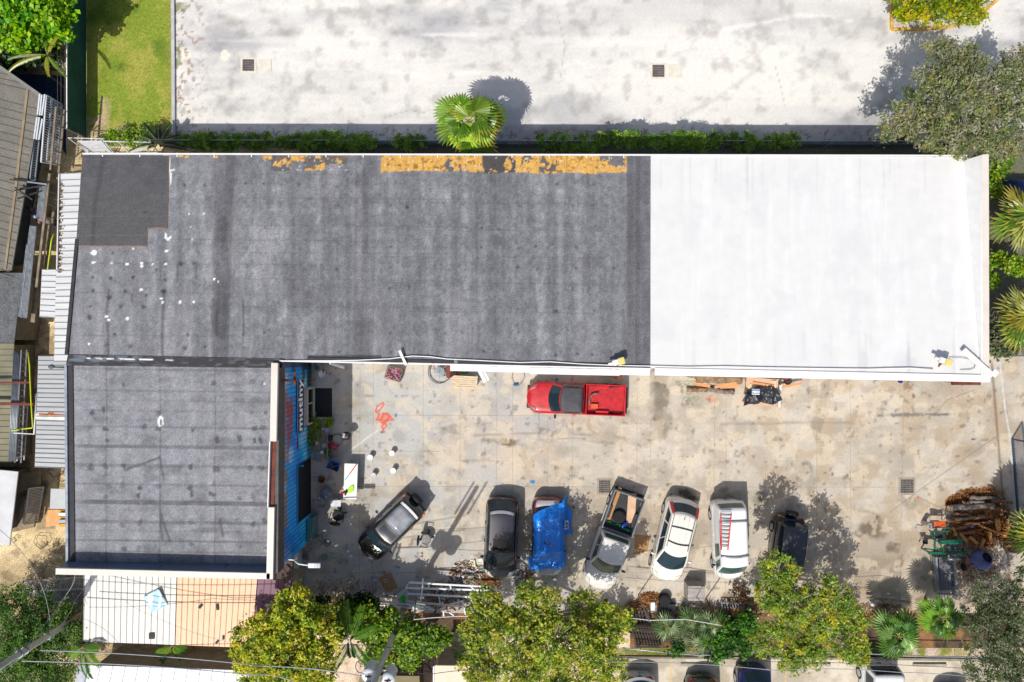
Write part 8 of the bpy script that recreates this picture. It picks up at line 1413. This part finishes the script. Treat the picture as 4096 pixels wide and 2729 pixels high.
# concrete mixer
x, y, _ = q(1010, 1040, 1.2); t = thing('concrete_mixer', 'purple blue drum concrete mixer with open mouth', 'mixer', (x, y, .02), rz=0); M_mx = mat('mixer_blue', A(92, 100, 150), .45, .2, var=.25, scale=4); b = MB()
for i in range(1): b.v += []; 
prof = [(.2, -.55), (.38, -.4), (.55, -.1), (.56, .05), (.42, .36), (.3, .46), (.27, .45), (.38, .3), (.5, .0), (.001, -.35)]; b2 = MB(); b2.lathe((0, 0, 0), prof, 26); Mx = Matrix.Rotation(R(-32), 3, 'X') @ Matrix.Rotation(R(12), 3, 'Y'); b2.v = [tuple(Mx @ Vector(p) + Vector((-.02, .05, .95))) for p in b2.v]; b2.build('drum', M_mx, t, smooth=True)
b = MB(); b.lathe((0, 0, 0), [(.24, .0), (.22, .35)], 20); b.v = [tuple(Mx @ Vector(p) + Vector((-.02, .05, 1.0))) for p in b.v]; b.build('drum_mouth', M_dark, t, smooth=True)
b = MB(); [b.bar(p, r_, .06) for p, r_ in (((-.55, -.2, .9), (.55, -.3, .9)), ((-.5, -.25, .9), (-.45, -.6, .05)), ((.5, -.25, .9), (.55, -.6, .05)), ((-.45, .4, .05), (-.5, 0, .9)), ((.45, .4, .05), (.5, 0, .9)))]; b.build('stand', mat('mixer_red', A(110, 30, 34), .5), t); b = MB(); [b.lathe((sx * .5, -.62, .22), [(.08, -.04), (.2, -.05), (.22, 0), (.2, .05), (.08, .04)], 16, 'X') for sx in (1, -1)]; b.build('wheel', M_tyre, t, smooth=True)
# blue tarp car at the far right edge
b = MB(); b.grid(lambda u, v: (*W(4045 + 130 * u, 705 + 80 * v, 1.2)[:2], .5 + .7 * math.sin(PI * min(1, max(0, v))) ** .4 * min(1, u * 4 + .2)), 14, 10); simple('blue_cover', 'dark blue cover over something at the right edge above the palms', 'cover', b, mat('navy_tarp', A(24, 56, 110), .5, var=.2), smooth=True, solid=.02)
panel('side_railing', 'grey slatted railing at the right edge beside the grey green tree', 'railing', [(4035, 545, 1.0), (4150, 545, 1.0), (4150, 585, .3), (4040, 580, .3)], 14, M_gr, r=.012); panel('side_railing', 'grey railing at the gate corner under the lower east palm', 'railing', [(4000, 1415, 1.1), (4120, 1418, 1.1), (4120, 1426, .1), (4000, 1424, .1)], 10, M_gr, r=.012)
b = MB(); b.bar(W(3965, 1395, .3), W(3990, 1405, .3), .3, .2); simple('rubble_stone', 'pale broken slab at the south east corner of the warehouse', 'stone', b, M_cream, bevel=.04)
# bicycles near the kiosk
def bike(px, py, rz, lab):
    x, y, _ = W(px, py, .4); t = thing('bicycle', lab, 'bicycle', (x, y, .01), rz=rz, group='bicycles by the kiosk'); tl = R(62)
    def T(p): return tuple(Matrix.Rotation(tl, 3, 'X') @ Vector(p) * 1.0)
    for sx in (.5, -.5):
        b = MB(); b.tube([T((sx + .32 * math.cos(a), 0, .32 * math.sin(a) + .0)) for a in np.linspace(0, 2 * PI, 28)], .022, 6); b.v = [(v[0], v[1] + .25, v[2] + .42) for v in b.v]; o = b.build('wheel', M_tyre, t, smooth=True); b = MB(); [b.tube([T((sx, 0, 0)), T((sx + .3 * math.cos(a), 0, .3 * math.sin(a)))], .003, 3) for a in np.linspace(0, 2 * PI, 13)[:12]]; b.v = [(v[0], v[1] + .25, v[2] + .42) for v in b.v]; b.build('spoke', M_gr, o)
    b = MB(); [b.tube([T(p), T(q_)], .018) for p, q_ in (((-.5, 0, 0), (-.05, 0, 0)), ((-.05, 0, 0), (-.15, 0, .45)), ((-.15, 0, .4), (.38, 0, .45)), ((-.05, 0, 0), (.4, 0, .38)), ((.5, 0, 0), (.38, 0, .5)), ((-.5, 0, 0), (-.15, 0, .4)))]; b.v = [(v[0], v[1] + .25, v[2] + .42) for v in b.v]; b.build('frame', M_trim, t); b = MB(); b.tube([T((.36, -.25, .52)), T((.38, 0, .55)), T((.36, .25, .52))], .014); b.v = [(v[0], v[1] + .25, v[2] + .42) for v in b.v]; b.build('handlebar', M_chrome, t); b = MB(); b.sph(T((-.17, 0, .5)), (.13, .06, .03)); b.v = [(v[0], v[1] + .25, v[2] + .42) for v in b.v]; b.build('saddle', M_trim, t, smooth=True)
bike(1470, 2640, R(70), 'bicycle standing on the sunny path left of the transformer pole'); bike(1570, 2672, R(4), 'bicycle just right of the transformer pole'); bike(1625, 2668, R(6), 'middle bicycle partly hidden by the green shrub'); bike(1700, 2668, R(-4), 'rightmost bicycle in front of the cream roof')
